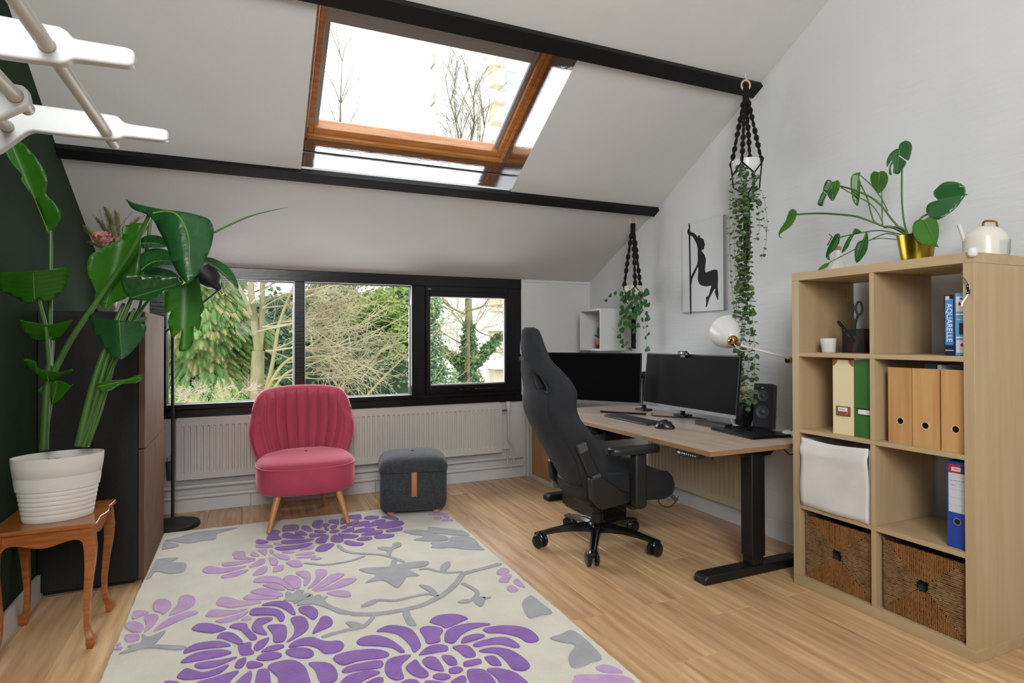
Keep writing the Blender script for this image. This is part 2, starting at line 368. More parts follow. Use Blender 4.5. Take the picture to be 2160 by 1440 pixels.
sk.hexa([CP(SX0-.02,SY0-.02,.004),CP(SX1+.02,SY0-.02,.004),CP(SX1+.02,SY0,0),CP(SX0-.02,SY0,0),CP(SX0-.02,SY0-.12,JD),CP(SX1+.02,SY0-.12,JD),CP(SX1+.02,SY0-.10,JD),CP(SX0-.02,SY0-.10,JD)])
sky=struct(sk,'window_2',mat('black_gloss_paint','0a0b0d',.08,spec=1.0,coat=1.0,bump=.10,bscale=7,bstretch=(2,14,14)),smooth=0)
_m['black_gloss_paint'].node_tree.nodes['Principled BSDF'].inputs['IOR'].default_value=2.4
M_pine=mat('varnished_pine','cf8c4c',.4,col2='b47237',nscale=5,stretch=(1,9,9),bump=.05,vary=.06,coat=.3)
def skring(x0,x1,y0,y1,h0,h1,w,name,m,wy=None,bev=.004):
    wy=wy or w; mb=MB(); CPb(mb,x0,x0+w,y0,y1,h0,h1); CPb(mb,x1-w,x1,y0,y1,h0,h1); CPb(mb,x0+w,x1-w,y0,y0+wy,h0,h1); CPb(mb,x0+w,x1-w,y1-wy,y1,h0,h1)
    return mb.build(name,m,sky,bevel=bev)
skring(w0,w1+.004,2.66,ys+.002,.262,.33,.026,'outer_frame',M_pine)
skring(w0+.03,w1-.014,2.70,ys-.026,.280,.36,.034,'sash_frame',M_pine,wy=.04)
MB2=MB(); CPb(MB2,w0+.07,w1-.07,2.72,ys-.05,.345,.35); MB2.build('pane',G,sky,smooth=0)
M_blind=mat('grey_blind','aaa8a7',.8,col2='a19f9e',nscale=4,stretch=(1,30,1))
mb=MB(); CPb(mb,w0+.065,w0+.092,2.72,ys-.061,.318,.34); CPb(mb,w1-.072,w1-.049,2.72,ys-.061,.318,.34); mb.build('blind_rail',M_blind,sky,label='grey side rail of the blind')
mb=MB(); CPb(mb,w0+.092,w1-.072,2.70,3.0,.325,.329); mb.build('blind_cloth',M_blind,sky,label='grey roller blind drawn a little way down')
mb=MB(); CPb(mb,w0+.05,w1-.05,2.66,2.865,.27,.30); mb.build('blind_casing',mat('pale_brown_casing','b7aa9d',.5),sky)
# ---------------------------------------------------------------- radiators and pipes
M_rad=mat('radiator_enamel','c4c1ba',.38); M_radb=mat('cream_enamel','b9ae93',.4)
M_pipe=mat('painted_pipe','c9c7c2',.4)
def radiator(name,label,p0,dx,n,z0,z1,m,ny,lid=True):
    # p0 lower start, dx unit vector along, ny unit normal into the room
    p0=V(p0);dx=V(dx);ny=V(ny); W=n*.0385+.05; t=thing(name,(p0.x,p0.y,0),label,'radiator')
    cols=[0]
    prof=[(0,0)]
    for i in range(n):
        a=.025+i*.0385
        prof+=[(a,0),(a+.006,-.009),(a+.0145,-.009),(a+.0205,0)]
    prof.append((W,0))
    rows=[]
    for z,k in ((z0,0),(z0+.040,0),(z0+.052,1),(z1-.052,1),(z1-.042,0),(z1,0)):
        rows.append([p0+dx*a+ny*(d*k)+V((0,0,z-p0.z)) for a,d in prof])
    mb=MB().grid(rows)
    mb.build('front_panel',m,t,smooth=20)
    mb=MB(); q=lambda a,b,z:p0+dx*a+ny*b+V((0,0,z-p0.z))
    def bx(a0,a1,b0,b1,zz0,zz1): mb.hexa([q(a0,b0,zz0),q(a1,b0,zz0),q(a1,b1,zz0),q(a0,b1,zz0),q(a0,b0,zz1),q(a1,b0,zz1),q(a1,b1,zz1),q(a0,b1,zz1)])
    bx(-.004,0,-.055,.003,z0+.005,z1+.006); mb.build('side_cover',m,t)
    mb=MB(); bx(W,W+.004,-.055,.003,z0+.005,z1+.006); mb.build('side_cover',m,t)
    mb=MB()
    def bx2(*a): bx(*a)
    bx(-.004,W+.004,-.004,.003,z1,z1+.008); bx(-.004,W+.004,-.062,-.056,z1,z1+.008)
    for i in range(int(W/.02)): bx(i*.02,i*.02+.012,-.056,-.004,z1+.001,z1+.006)
    mb.build('top_grille',m,t)
    mb=MB(); bx(0,W,-.05,-.04,z0,z1); mb.build('rear_panel',m,t)
    return t
r1=radiator('radiator','long pale radiator under the window behind the pink chair',(-.431,D_-.085,0),(1,0,0),60,.236,.640,M_rad,(0,-1,0))
# thermostatic valve and pipe drop
v=MB().cyl((1.985,D_-.09,.60),(1.985,D_-.09,.655),.019,.021,16).cyl((1.985,D_-.09,.57),(1.985,D_-.09,.60),.012,.014); v.build('thermostat_valve',mat('ivory_plastic','d9d5c8',.4),r1)
MB().cyl((1.93,D_-.09,.583),(1.985,D_-.09,.583),.008).ball((1.985,D_-.09,.583),.013).build('brass_fitting',mat('dull_nickel','85827a',.35,metal=.9),r1)
MB().tube(bez([(1.985,D_-.09,.575),(1.99,D_-.09,.42),(1.993,D_-.085,.34),(2.04,D_-.07,.27),(2.045,D_-.06,.13)],8),.0085,10).build('feed_pipe',M_pipe,r1)
MB().tube([(1.925,D_-.09,.27),(1.985,D_-.085,.27),(1.99,D_-.07,.25),(1.99,D_-.055,.1)],.0085,10).ball((1.985,D_-.085,.27),.014).build('return_pipe',M_pipe,r1)
for z,lab in ((.176,'upper white heating pipe running along the back wall'),(.105,'lower white heating pipe running just above the floor')):
    t=tag(MB().cyl((L_+.02,D_-.022,z),(2.15,D_-.022,z),.0155,n=14).build('heating_pipe',M_pipe),lab,'pipe')
MB()
r2=radiator('radiator','cream radiator low on the right wall behind the desk leg',(R_-.085,3.66,0),(0,-1,0),24,.13,.46,M_radb,(-1,0,0))
# ---------------------------------------------------------------- slatted cabinet in the left corner
cab=thing('cabinet',(L_+.2,3.72,0),'tall dark cabinet with ribbed brown doors against the green wall','cabinet')
M_cabk=mat('black_ash','171615',.6,spec=.3,col2='1b1a18',nscale=30,stretch=(1,1,.05),bump=.08,bscale=90)
M_slat=mat('brown_slat','7d6353',.75,spec=.15,col2='6c5546',nscale=12,stretch=(6,6,.6)); M_slatd=mat('brown_door_edge','4e3527',.45)
MB().box(L_+.004,-.482,3.362,4.075,.025,1.314).build('carcass',M_cabk,cab,bevel=.002)
MB().box(L_+.006,-.50,3.40,4.05,0,.03).build('plinth',M_cabk,cab)
for z0,z1,mm in ((.028,.650,M_slat),(.655,1.316,M_slat)):
    d=MB().box(-.480,-.457,3.362,4.075,z0,z1).build('door',M_slatd,cab,label='ribbed brown door with a dark edge',bevel=.001)
    mb=MB(); n=44; p=(4.073-3.366)/n
    for i in range(n): mb.box(-.457,-.4525,3.366+i*p,3.366+i*p+p*.62,z0,z1)
    o=mb.build('slat',mm,d,smooth=0); o['kind']='stuff'
# ---------------------------------------------------------------- plant table with cabriole legs
tb=thing('side_table',(-.69,2.91,0),'small reddish wooden table with curved legs under the big white plant pot','table')
M_teak=mat('reddish_teak','a4612c',.3,col2='8a4c1e',nscale=9,stretch=(1.2,9,9),bump=.05,coat=.25)
def serp(x0,x1,y0,y1,a=.012,n=18):
    pts=[]
    for i in range(n): t=i/n; pts.append((x0+(x1-x0)*t, y0+a*.3*math.sin(math.pi*t)))
    for i in range(n): t=i/n; pts.append((x1-a*(math.sin(2*math.pi*t)**2)*(1 if .25<t<.75 else .6)+a*.6*math.sin(math.pi*t), y0+(y1-y0)*t))
    for i in range(n): t=i/n; pts.append((x1+(x0-x1)*t, y1))
    for i in range(n): t=i/n; pts.append((x0, y1+(y0-y1)*t))
    return pts
MB().prism([(x,y,.464) for x,y in serp(-.866,-.528,2.728,3.112)],(0,0,.016)).build('table_top',M_teak,tb,bevel=.003)
def apron(a,b,th,name='apron'):
    a=V(a);b=V(b);d=(b-a);n=d.cross(V((0,0,1))).normalized()*th; k=20; top=[];bot=[]
    for i in range(k+1):
        t=i/k; s=abs(t-.5)*2; dz=.05+(.012 if s<.25 else .012*math.cos((s-.25)*math.pi/.4) if s<.65 else -.012+.05*(s-.65)/.35*1.0)
        dz=.052+ (.010*math.cos(s*math.pi/.7) if s<.7 else -.010+.045*((s-.7)/.3)**2)
        top.append(a+d*t+V((0,0,.464))); bot.append(a+d*t+V((0,0,.464-dz)))
    MB().prism(top+bot[::-1],n).build(name,M_teak,tb,smooth=20)
fx0,fx1,fy0,fy1=-.838,-.556,2.756,3.078
apron((fx0,fy0-.008,0),(fx1,fy0-.008,0),-.014); apron((fx1+.008,fy0,0),(fx1+.008,fy1,0),-.014); apron((fx0,fy1,0),(fx1,fy1,0),.014); apron((fx0-.008,fy0,0),(fx0-.008,fy1,0),.014)
for sx_,sy_,x,y in ((-1,-1,fx0,fy0),(1,-1,fx1,fy0),(-1,1,fx0,fy1),(1,1,fx1,fy1)):
    pr=[(.464,0,.019),(.43,.002,.020),(.38,.008,.0185),(.32,.007,.016),(.24,-.001,.0125),(.16,-.007,.0105),(.10,-.007,.0095),(.06,-.002,.0105),(.042,.006,.013),(.032,.012,.0165),(.026,.011,.0165),(.012,.008,.012),(0,.006,.009)]
    rows=[]
    for z,o,r in pr:
        c=V((x+sx_*o,y+sy_*o,z)); rows.append([c+V((a*r,b*r,0)) for a,b in ((-1,-1),(-.2,-1.05),(1,-1),(1.05,-.2),(1,1),(-.2,1.05),(-1,1),(-1.05,.2))])
    mb=MB().grid(rows,closeu=True); mb.add(rows[-1],[tuple(range(8))]); mb.build('leg',M_teak,tb,smooth=50)
# ---------------------------------------------------------------- plant pot with ribs
pc=V((-.682,2.885,.4805)); pot=thing('potted_plant',pc,'large leafy plant in an oval ribbed white pot on the small wooden table','plant')
M_pot=mat('white_ribbed_pot','d8d4cb',.45)
prof=[(0,0),(.745,0),(.760,.004)]
for i in range(9):
    z=.010+i*.0178; r=.765+.018*i
    prof+=[(r+.008,z+.002),(r+.014,z+.007+.002*(i%3)),(r+.010,z+.0135),(r+.002,z+.0165)]
prof+=[(.945,.172),(.985,.215),(1.0,.243),(1.0,.247),(.975,.247),(.96,.235),(.93,.15),(.90,.12)]
rot=Matrix.Rotation(math.radians(14),4,'Z')
mb=MB().lathe([(r,z) for r,z in prof],(0,0,0),64,caps=(True,False)); mb.xf(Matrix.Translation(pc)@rot@Matrix.Diagonal((.150,.100,1,1)))
mb.build('pot',M_pot,pot,smooth=50)
mb=MB(); rr=random.Random(5); rows=[]
for i in range(9): rows.append([V((math.cos(j*math.pi/14)*i/8*.92,math.sin(j*math.pi/14)*i/8*.92,.212+rr.uniform(-.006,.008))) for j in range(28)])
mb.grid(rows,closeu=True)
mb.xf(Matrix.Translation(pc)@rot@Matrix.Diagonal((.150,.100,1,1))); so=mb.build('soil',mat('dark_soil','2e2019',.95,bump=.6,bscale=120),pot)
mb=MB()
for i in range(60):
    a=rr.uniform(0,6.28); q=rr.random()**.5*.86; mb.ball(pc+rot@V((math.cos(a)*q*.150,math.sin(a)*q*.100,.216)),rr.uniform(.004,.010),6,(1,1,.8))
o=mb.build('bark_chips',mat('bark','3d2a20',.9),pot); o['kind']='stuff'
MB().cyl(PZ(186,940,.70),PZ(188,915,.74)+V((0,0,.0)),.006).build('water_gauge',mat('white_plastic','cfd0cc',.4),pot)
M_stemg=mat('plant_stem','456f25',.45,col2='2f5420',nscale=6,stretch=(1,1,.3),vary=.1)
M_leafd=mat('leaf_dark','25582a',.26,col2='1c4a22',nscale=5,bump=.35,bscale=20,bstretch=(1,1,1),vary=.12,sub=.22,spec=.6)
M_leafl=mat('leaf_light','42871c',.35,col2='336f17',nscale=4,vary=.12,sub=.5)
M_rib=mat('leaf_rib','6ba33a',.4,sub=.2)
def P(px,Y): return PY(px[0],px[1],Y)
def bigleaf(b,mi,t,up,w,m,fold=.3,shape='long',wave=.02,droop=0,rib=.004,n=12,rv=1,parent=None,rseed=0,ribs=True):
    b,mi,t=V(b),V(mi),V(t)
    mb=MB(); up=V(up)
    cols=[];K=15; nU=V(up)
    for k in range(K): cols.append([])
    cl_=[]
    for i in range(n*2+1):
        q=i/(n*2); p=b*(1-q)**2+mi*2*q*(1-q)+t*q*q; d=((mi-b)*(1-q)+(t-mi)*q).normalized(); side=d.cross(nU).normalized(); nn=side.cross(d).normalized()
        if shape=='long': h=math.sin(math.pi*min(q**.62,1))**.6 if 0<q<1 else 0
        elif shape=='oval': h=math.sin(math.pi*q**.8)**.7 if 0<q<1 else 0
        else: h=math.sin(math.pi*q**1.25)**.7 if 0<q<1 else 0
        h=h*w/2+.0008; cl_.append(p-nn*.001)
        for k in range(K):
            u=(k/(K-1)-.5)*2; au=abs(u)
            z=fold*au*h-droop*au*au*h+wave*w*math.sin(q*11+rseed+(2 if u>0 else 0))*au*au
            z+=.0016*math.cos(q*n*9+au*7)*(au>.05)*(au<.98)   # side veins
            cols[k].append(p+side*h*u*(1-.2*abs(fold)*au)+nn*z)
    mb.grid(cols); lf=mb.build('leaf',m,parent or pot,smooth=60)
    if ribs: MB().tube(cl_[:-1],[rib*(1-.85*i/len(cl_)) for i in range(len(cl_)-1)],6).build('midrib',M_rib,lf,smooth=80)
    return lf
def stem(pts,r0,r1,name='stem',m=None,n=8,parent=None):
    q=bez(pts,n); k=len(q); return MB().tube(q,[r0+(r1-r0)*i/(k-1) for i in range(k)],8).build(name,m or M_stemg,parent or pot,smooth=70)
Yb=2.88
# left shoot
stem([P((92,948),2.88),P((97,850),2.88),P((104,770),2.88)],.017,.012)
stem([P((104,790),2.88),P((98,700),2.86),P((84,640),2.84),P((75,597),2.80)],.009,.006)
stem([P((104,790),2.88),P((106,650),2.90),P((107,500),2.92),P((103,478),2.92)],.010,.004)
stem([P((106,790),2.89),P((111,720),2.90),P((112,690),2.91)],.008,.005)
stem([P((106,800),2.88),P((150,715),2.86),P((215,620),2.82),P((270,540),2.76),P((300,485),2.70),P((316,452),2.66)],.012,.0075)
stem([P((99,905),2.88),P((106,865),2.90),P((109,850),2.92)],.006,.004)
# right shoot
for a in (([ (165,940),(200,800),(240,690),(262,640)],.016,.008),([(172,940),(205,830),(232,740),(300,570),(318,458)],.014,.006),([(178,940),(215,830),(252,720),(285,650)],.012,.006),
          ([(182,938),(222,825),(243,745),(247,700)],.012,.005),([(176,942),(225,800),(262,700),(292,655),(300,620)],.010,.005),([(186,938),(215,860),(225,810)],.008,.004),([(184,938),(230,790),(295,660),(318,630)],.009,.005)):
    pts=a[0]; stem([P(p,2.90+.02*math.sin(i+pts[-1][0])) for i,p in enumerate(pts)],a[1],a[2])
def tleaf(par,z,flat,rib,X0,kx,kz,fold,m,ox=1620,oy=260,s=4.,curl=0,axis='x',name='leaf',ribm=True,ncut=10,ripple=0,curve=None):
    """leaf cut as an outline, bent along its midrib; depth varies over the blade"""
    pts=[(flat[i],flat[i+1]) for i in range(0,len(flat),2)]; (ax_,ay_),(bx_,by_)=rib
    n=len(pts); sm=[]
    for i in range(n):
        p0,p1,p2,p3=pts[i-1],pts[i],pts[(i+1)%n],pts[(i+2)%n]
        ang=0
        for t in (0,.5): sm.append(tuple(.5*((2*p1[k])+(p2[k]-p0[k])*t*.6+((2*p0[k]-5*p1[k]+4*p2[k]-p3[k])*t*t+(3*p1[k]-p0[k]-3*p2[k]+p3[k])*t**3)*(1 if t else 0)) if t==0 else (p1[k]+p2[k])/2+((p1[k]+p2[k])-(p0[k]+p3[k]))*.06 for k in (0,1)))
    import bmesh
    bm=bmesh.new(); vs=[bm.verts.new((x_,y_,0)) for x_,y_ in sm]; bm.faces.new(vs); 
    d=V((bx_-ax_,by_-ay_)); L=d.length; d=d/L; sz=max(L,1); D3=V((d.x,d.y,0)); N3=V((-d.y,d.x,0)); O3=V((ax_,ay_,0))
    lo=min((v.co-O3).dot(D3) for v in bm.verts); hi=max((v.co-O3).dot(D3) for v in bm.verts); nl=min((v.co-O3).dot(N3) for v in bm.verts); nh=max((v.co-O3).dot(N3) for v in bm.verts)
    cuts=[(O3+D3*(lo+(hi-lo)*k/ncut),D3) for k in range(1,ncut)]+[(O3+N3*q,N3) for q in (nl*.75,nl*.5,nl*.25,0,nh*.25,nh*.5,nh*.75) if abs(q)>1 or q==0]
    for p_,n_ in cuts: bmesh.ops.bisect_plane(bm,geom=bm.verts[:]+bm.edges[:]+bm.faces[:],dist=.01,plane_co=p_,plane_no=n_)
    bmesh.ops.triangulate(bm,faces=bm.faces[:])
    def W(x_,y_,extra=0):
        px_,py_=ox+x_/s,oy+y_/s; r=V((x_-ax_,y_-ay_)); t=r.dot(d)/sz; o=abs(r.x*d.y-r.y*d.x)/sz
        dep=X0+kx*(x_-ax_)/sz+kz*(y_-ay_)/sz-fold*o*L/s/450+curl*t*t+extra+ripple*math.cos((t-o*.6)*ncut*1.6)*min(1,o*6)
        return PX(px_,py_,dep) if axis=='x' else PY(px_,py_,dep)
    bm.verts.ensure_lookup_table(); co_=[W(v.co.x,v.co.y) for v in bm.verts]
    for v,c_ in zip(bm.verts,co_): v.co=c_
    mb=MB(); idx={v:i for i,v in enumerate(bm.verts)}; mb.add([v.co.copy() for v in bm.verts],[tuple(idx[v] for v in f.verts) for f in bm.faces]); bm.free()
    lf=mb.build(name,m,par,smooth=80,solid=.0008)
    if curve:
        k=bez([W(*c_,-.0035) for c_ in curve],5); MB().tube(k,[.0042-.0034*i/len(k) for i in range(len(k))],6).build('midrib',M_rib,lf)
    elif ribm: MB().tube([W(ax_+(bx_-ax_)*t*.94,ay_+(by_-ay_)*t*.94,-.002) for t in [i/8 for i in range(9)]],[.0016*(1-.08*i) for i in range(9)],5).build('midrib',M_rib,lf)
    return lf
# leaves, largest first
Z0=(0,280,3.43); Z1_=(160,420,4.234); Z2_=(0,640,4.5)
for zz,pl,rb_,Y0,kx,kz,fold,m,rp in (
 (Z1_,"445 0 520 35 620 60 740 85 860 100 1000 120 1120 150 1195 185 1232 270 1215 400 1170 520 1110 640 1060 700 1000 750 940 700 880 610 840 500 790 370 740 280 700 200 640 140 560 110 500 80 465 30",((900,110),(1000,745)),2.55,-.04,-.06,-.35,M_leafd,.0022),
 (Z1_,"420 240 600 212 585 330 575 560 560 700 480 840 440 890 330 930 260 985 215 940 190 850 130 720 100 640 110 540 150 480 290 410 400 360 415 300",((265,975),(430,250)),2.86,.02,.02,.30,M_leafl,.0012),
 (Z0,"130 55 200 110 270 190 320 270 345 350 332 440 390 500 435 570 438 620 400 680 375 700 350 725 330 715 325 640 290 540 230 450 170 370 150 330 160 305 100 240 60 180 35 110",((350,720),(90,85)),2.92,.02,.04,.30,M_leafl,.0012),
 (Z0,"-40 1015 100 1010 235 1000 370 990 460 972 500 1000 495 1080 440 1160 370 1215 300 1215 270 1190 250 1225 190 1235 110 1190 0 1140 -40 1110",((250,1200),(240,1000)),2.80,.0,.06,-.25,M_leafl,.001),
 (Z1_,"405 700 440 672 540 680 680 692 840 688 930 700 960 740 930 770 820 810 770 850 690 900 600 905 540 900 490 890 440 840 410 770",((500,880),(955,745)),2.76,-.03,.0,.30,M_leafd,.0004),
 (Z1_,"800 830 870 790 960 760 1060 700 1100 710 1115 800 1130 900 1145 980 1110 1040 1125 1060 1095 1175 1060 1130 1050 1180 1045 1290 990 1350 930 1360 920 1320 945 1165 870 1240 840 1180 820 1090 850 1000 800 1020 795 930",((985,740),(960,1330)),2.72,.02,-.04,-.22,M_leafl,.0012),
 (Z2_,"820 70 860 90 910 130 1000 145 1120 160 1270 165 1340 180 1390 215 1370 300 1300 400 1240 470 1160 530 1110 525 1050 490 980 400 910 290 860 180",((1130,165),(1155,520)),2.80,.0,-.09,-.30,M_leafd,.0015),
 (Z2_,"1270 165 1330 130 1395 128 1390 150 1340 180",((1270,165),(1390,140)),2.80,.0,0,0,M_leafd,0),
 (Z2_,"185 160 240 165 380 190 480 200 580 180 690 155 640 230 590 300 520 345 400 355 300 330 230 260",((455,345),(480,200)),2.90,.0,.05,.3,M_leafl,.001),
 (Z2_,"220 530 290 530 350 560 360 610 460 640 580 650 690 620 670 660 590 680 540 720 480 740 400 720 330 650 260 600",((460,735),(440,640)),2.84,.0,.05,.4,M_leafl,0),
 (Z2_,"355 830 420 770 490 740 560 730 610 745 670 775 700 760 620 850 570 910 500 960 480 950 500 900 420 870",((490,955),(550,740)),2.92,.0,.02,.3,M_leafl,0),
 (Z2_,"910 760 960 750 1060 730 1200 715 1300 680 1360 675 1350 720 1290 755 1150 765 1060 820 980 840 930 810",((925,790),(1350,690)),2.84,.0,.0,.5,M_leafl,0)):
    tleaf(pot,0,[float(a) for a in pl.split()],rb_,Y0,kx,kz,fold,m,ox=zz[0],oy=zz[1],s=zz[2],axis='y',ncut=26 if rp else 10,ripple=rp,curve=((690,125),(800,108),(890,130),(960,215),(1005,340),(1015,470),(1008,640),(1000,735)) if Y0==2.55 else None)
bigleaf(P((292,515),2.86),P((325,508),2.84),P((352,520),2.82),(0,-.8,.6),.085,M_leafd,fold=.2,shape='oval')
bigleaf(P((298,570),2.84),P((330,535),2.82),P((385,560),2.78),(0,-.8,.6),.12,M_leafd,fold=.3,wave=.02,rseed=3)
bigleaf(P((300,580),2.86),P((345,580),2.84),P((380,592),2.82),(0,-.7,.7),.09,M_leafd,fold=.2,wave=.02)
bigleaf(P((425,548),2.70),P((470,565),2.66),P((502,610),2.62),(.3,-.5,.8),.075,M_leafd,fold=.4,wave=.02,rseed=8)
MB().tube(bez([P((420,512),2.72),P((452,490),2.70),P((530,455),2.66),P((607,437),2.62)],8),[.004+.0018*math.sin(i/24*3.1)*(1)-.00015*i for i in range(25)],6,flat=(1,1)).build('rolled_leaf',M_stemg,pot,label='thin rolled new leaf sticking out to the right')
# ---------------------------------------------------------------- dried bouquet on the cabinet
bq=thing('dried_bouquet',(-.66,3.62,1.316),'dried bouquet of pink hydrangea and green foxtails on the dark cabinet','flowers')
bc=V((-.66,3.62,1.316))
MB().lathe([(.03,0),(.045,.02),(.05,.09),(.03,.14),(.022,.17),(.028,.19)],bc,20).build('vase',mat('grey_vase','6d6a66',.5),bq)
rb=random.Random(11); fx=MB(); st=MB()
def foxtail(a,b,r,m,mbr):
    a=V(a);b=V(b); n=70
    for i in range(n*6):
        t=i/(n*6); p=a.lerp(b,t); d=V((rb.uniform(-1,1),rb.uniform(-1,1),rb.uniform(-.2,1))).normalized(); q=p+d*r*(math.sin(math.pi*min(1,t*.9+.1))**.5)+(b-a).normalized()*.012
        s=d.cross(V((.3,.5,.8))).normalized()*.0016
        mbr.add([p-s,p+s,q],[(0,1,2)])
tips=[((178,478),(215,520)),((188,512),(235,530)),((222,440),(238,480)),((244,446),(250,500)),((292,460),(262,500)),((312,478),(275,520)),((205,462),(232,500)),((232,470),(245,520))]
for a,b in tips:
    foxtail(P(b,3.60+rb.uniform(-.03,.03)),P(a,3.58+rb.uniform(-.06,.06)),.024,None,fx); st.tube([bc+V((0,0,.15)),P(b,3.61),P(a,3.58)],.0015,5)
o=fx.build('foxtail',mat('foxtail_green','66773a',.8,col2='8a8a52',nscale=20),bq,smooth=0); o['kind']='stuff'
for q in range(9): st.tube(bez([bc+V((0,0,.15)),P((235+rb.uniform(-15,15),520),3.61),P((195+q*14,450+rb.uniform(-12,18)),3.57)],5),.0009,4)
st.build('dry_stem',mat('dry_stem','6b4a38',.9),bq)
hy=MB(); hc=P((217,500),3.56)
for i in range(170):
    d=V((rb.gauss(0,1),rb.gauss(0,1),rb.gauss(0,1))).normalized(); p=hc+V((d.x*.045,d.y*.04,d.z*.03)); 
    a=d.cross(V((rb.random(),rb.random(),rb.random()))).normalized()*.008; b_=d.cross(a).normalized()*.008
    hy.add([p-a,p-b_,p+a+d*.003,p+b_],[(0,1,2,3)])
o=hy.build('hydrangea',mat('dried_pink','c58a7a',.8,col2='b5606a',nscale=25),bq,smooth=0)
hy2=MB(); hc=P((240,512),3.57)
for i in range(60):
    d=V((rb.gauss(0,1),rb.gauss(0,1),rb.gauss(0,1))).normalized(); p=hc+V((d.x*.03,d.y*.03,d.z*.03)); hy2.ball(p,.003,5)
hy2.build('berry_spray',mat('pale_berry','b89b8c',.7),bq)
# ---------------------------------------------------------------- black floor lamp
bcn=PZ(366,1104,.02); bcn.z=0; lb=thing('floor_lamp',bcn,'black floor lamp with brass joint behind the big plant','lamp')
M_mb=mat('matt_black','17181a',.5); M_brass=mat('brass','b98c4a',.25,metal=1)
MB().lathe([(.0,0),(.150,0),(.152,.006),(.150,.020),(.146,.024),(0,.027)],bcn,48,caps=(False,False)).build('base',M_mb,lb)
pb=PZ(364,1095,.027); pt=V((pb.x,pb.y,1.28))
MB().cyl(pb+V((0,0,.018)),pt,.0095,n=14).build('pole',M_mb,lb)
MB().cyl(pb,pb+V((0,0,.02)),.007).build('brass_collar',M_brass,lb)
a0=PY(349,700,pb.y-.02); a1=PY(460,613,pb.y-.02)
MB().cyl(a0,a1,.0065).build('arm',M_mb,lb)
MB().ball(PY(368,687,pb.y-.02),.018,12).build('pivot',M_mb,lb)
hd=PY(463,610,pb.y-.02); ax=(PY(425,568,pb.y+.02)-hd).normalized()
MB().lathe([(.012,-.01),(.020,.0),(.024,.02),(.034,.035),(.052,.052),(.066,.09),(.086,.155),(.083,.155),(.06,.09),(.045,.055),(.012,.03)],hd,36,axis=ax,caps=(True,False)).build('shade',M_mb,lb,smooth=40)
MB().cyl(hd-ax*.012+V((0,-.01,0)),hd-ax*.035+V((.0,-.01,-.006)),.008).build('brass_joint',M_brass,lb)
MB().tube(bez([hd-ax*.03,PY(480,626,pb.y),PY(500,642,pb.y+.02),PY(492,660,pb.y+.02),PY(470,650,pb.y),PY(450,630,pb.y)],6),.0022,6).build('cord',M_mb,lb)
# small black plant pocket behind the lamp pole
wb=thing('wire_basket',PY(358,1010,4.58),'small dark glass-like holder half hidden behind the lamp pole','basket')
MB().tube([PY(352,966,4.56),PY(361,960,4.56),PY(361,1012,4.56),PY(357,1012,4.56)],.0025,6,closed=True).build('rim',M_mb,wb)
MB().lathe([(.018,0),(.026,.12),(.024,.12),(.016,.004)],PY(358,1012,4.58),16,caps=(True,False)).build('holder',mat('smoky_plastic','4a4e4e',.2),wb)
# ---------------------------------------------------------------- rug with carved motifs
rug=thing('rug',(.38,2.8,0),'large cream rug with purple and pink flowers and grey leaves on the oak floor','rug')
M_cream=mat('cream_pile','dcd7c6',.95,col2='d2ccba',nscale=6,bump=.5,bscale=260,sheen=.3)
def wool(n,a,b): return mat(n,a,.95,col2=b,nscale=14,bump=.5,bscale=260,sheen=.25)
RA=wool('purple_wool','8d5bb0','7d4ba2'); RB=wool('pink_wool','c39fc8','b890bf'); RC=wool('grey_wool','a5a6a9','999a9e')
rx0,rx1,ry0,ry1=-.462,1.225,1.25,4.13
rr=random.Random(2); pts=[]
def edge(a,b,n,j=.0025):
    for i in range(n): t=i/n; pts.append((a[0]+(b[0]-a[0])*t+rr.uniform(-j,j),a[1]+(b[1]-a[1])*t+rr.uniform(-j,j)))
edge((rx0,ry0),(rx1,ry0),60); edge((rx1,ry0),(rx1,ry1-.12),110); edge((rx1,ry1-.12),(rx1-.03,ry1-.03),6); edge((rx1-.03,ry1-.03),(rx0,ry1+.015),60); edge((rx0,ry1+.015),(rx0,ry0),120)
MB().prism([(x,y,.001) for x,y in pts],(0,0,.012)).build('pile',M_cream,rug,smooth=0,bevel=.004)
ZM={1:(200,1240,3.6),2:(700,1240,3.375),3:(400,1060,4.32),4:(740,1060,4.32),5:(220,1080,5.684)}
def inside(p): return V((min(max(p.x,rx0+.004),rx1-.004),min(max(p.y,ry0+.01),ry1-.008),0))
def motif(z,flat,m,name):
    ox,oy,s=ZM[z]; w=[inside(PZ(ox+flat[i]/s,oy+flat[i+1]/s,.015)) for i in range(0,len(flat),2)]
    k=len(w); out=[]
    for i in range(k):
        p0,p1,p2,p3=w[i-1],w[i],w[(i+1)%k],w[(i+2)%k]
        for t in (0,.25,.5,.75): out.append(.5*((2*p1)+(p2-p0)*t+(2*p0-5*p1+4*p2-p3)*t*t+(3*p1-p0-3*p2+p3)*t**3))
    c=sum(out,V((0,0,0)))/len(out); q=[V((p.x,p.y,.0125)) for p in out]; n=len(q)
    mb=MB(); r2=[c+(p-c)*.97+V((0,0,.0165)) for p in out]; r2=[V((p.x,p.y,.0172)) for p in r2]
    mb.add(q+r2,[(i,(i+1)%n,(i+1)%n+n,i+n) for i in range(n)]+[tuple(range(n,2*n))])
    mb.build(name,m,rug,smooth=0)
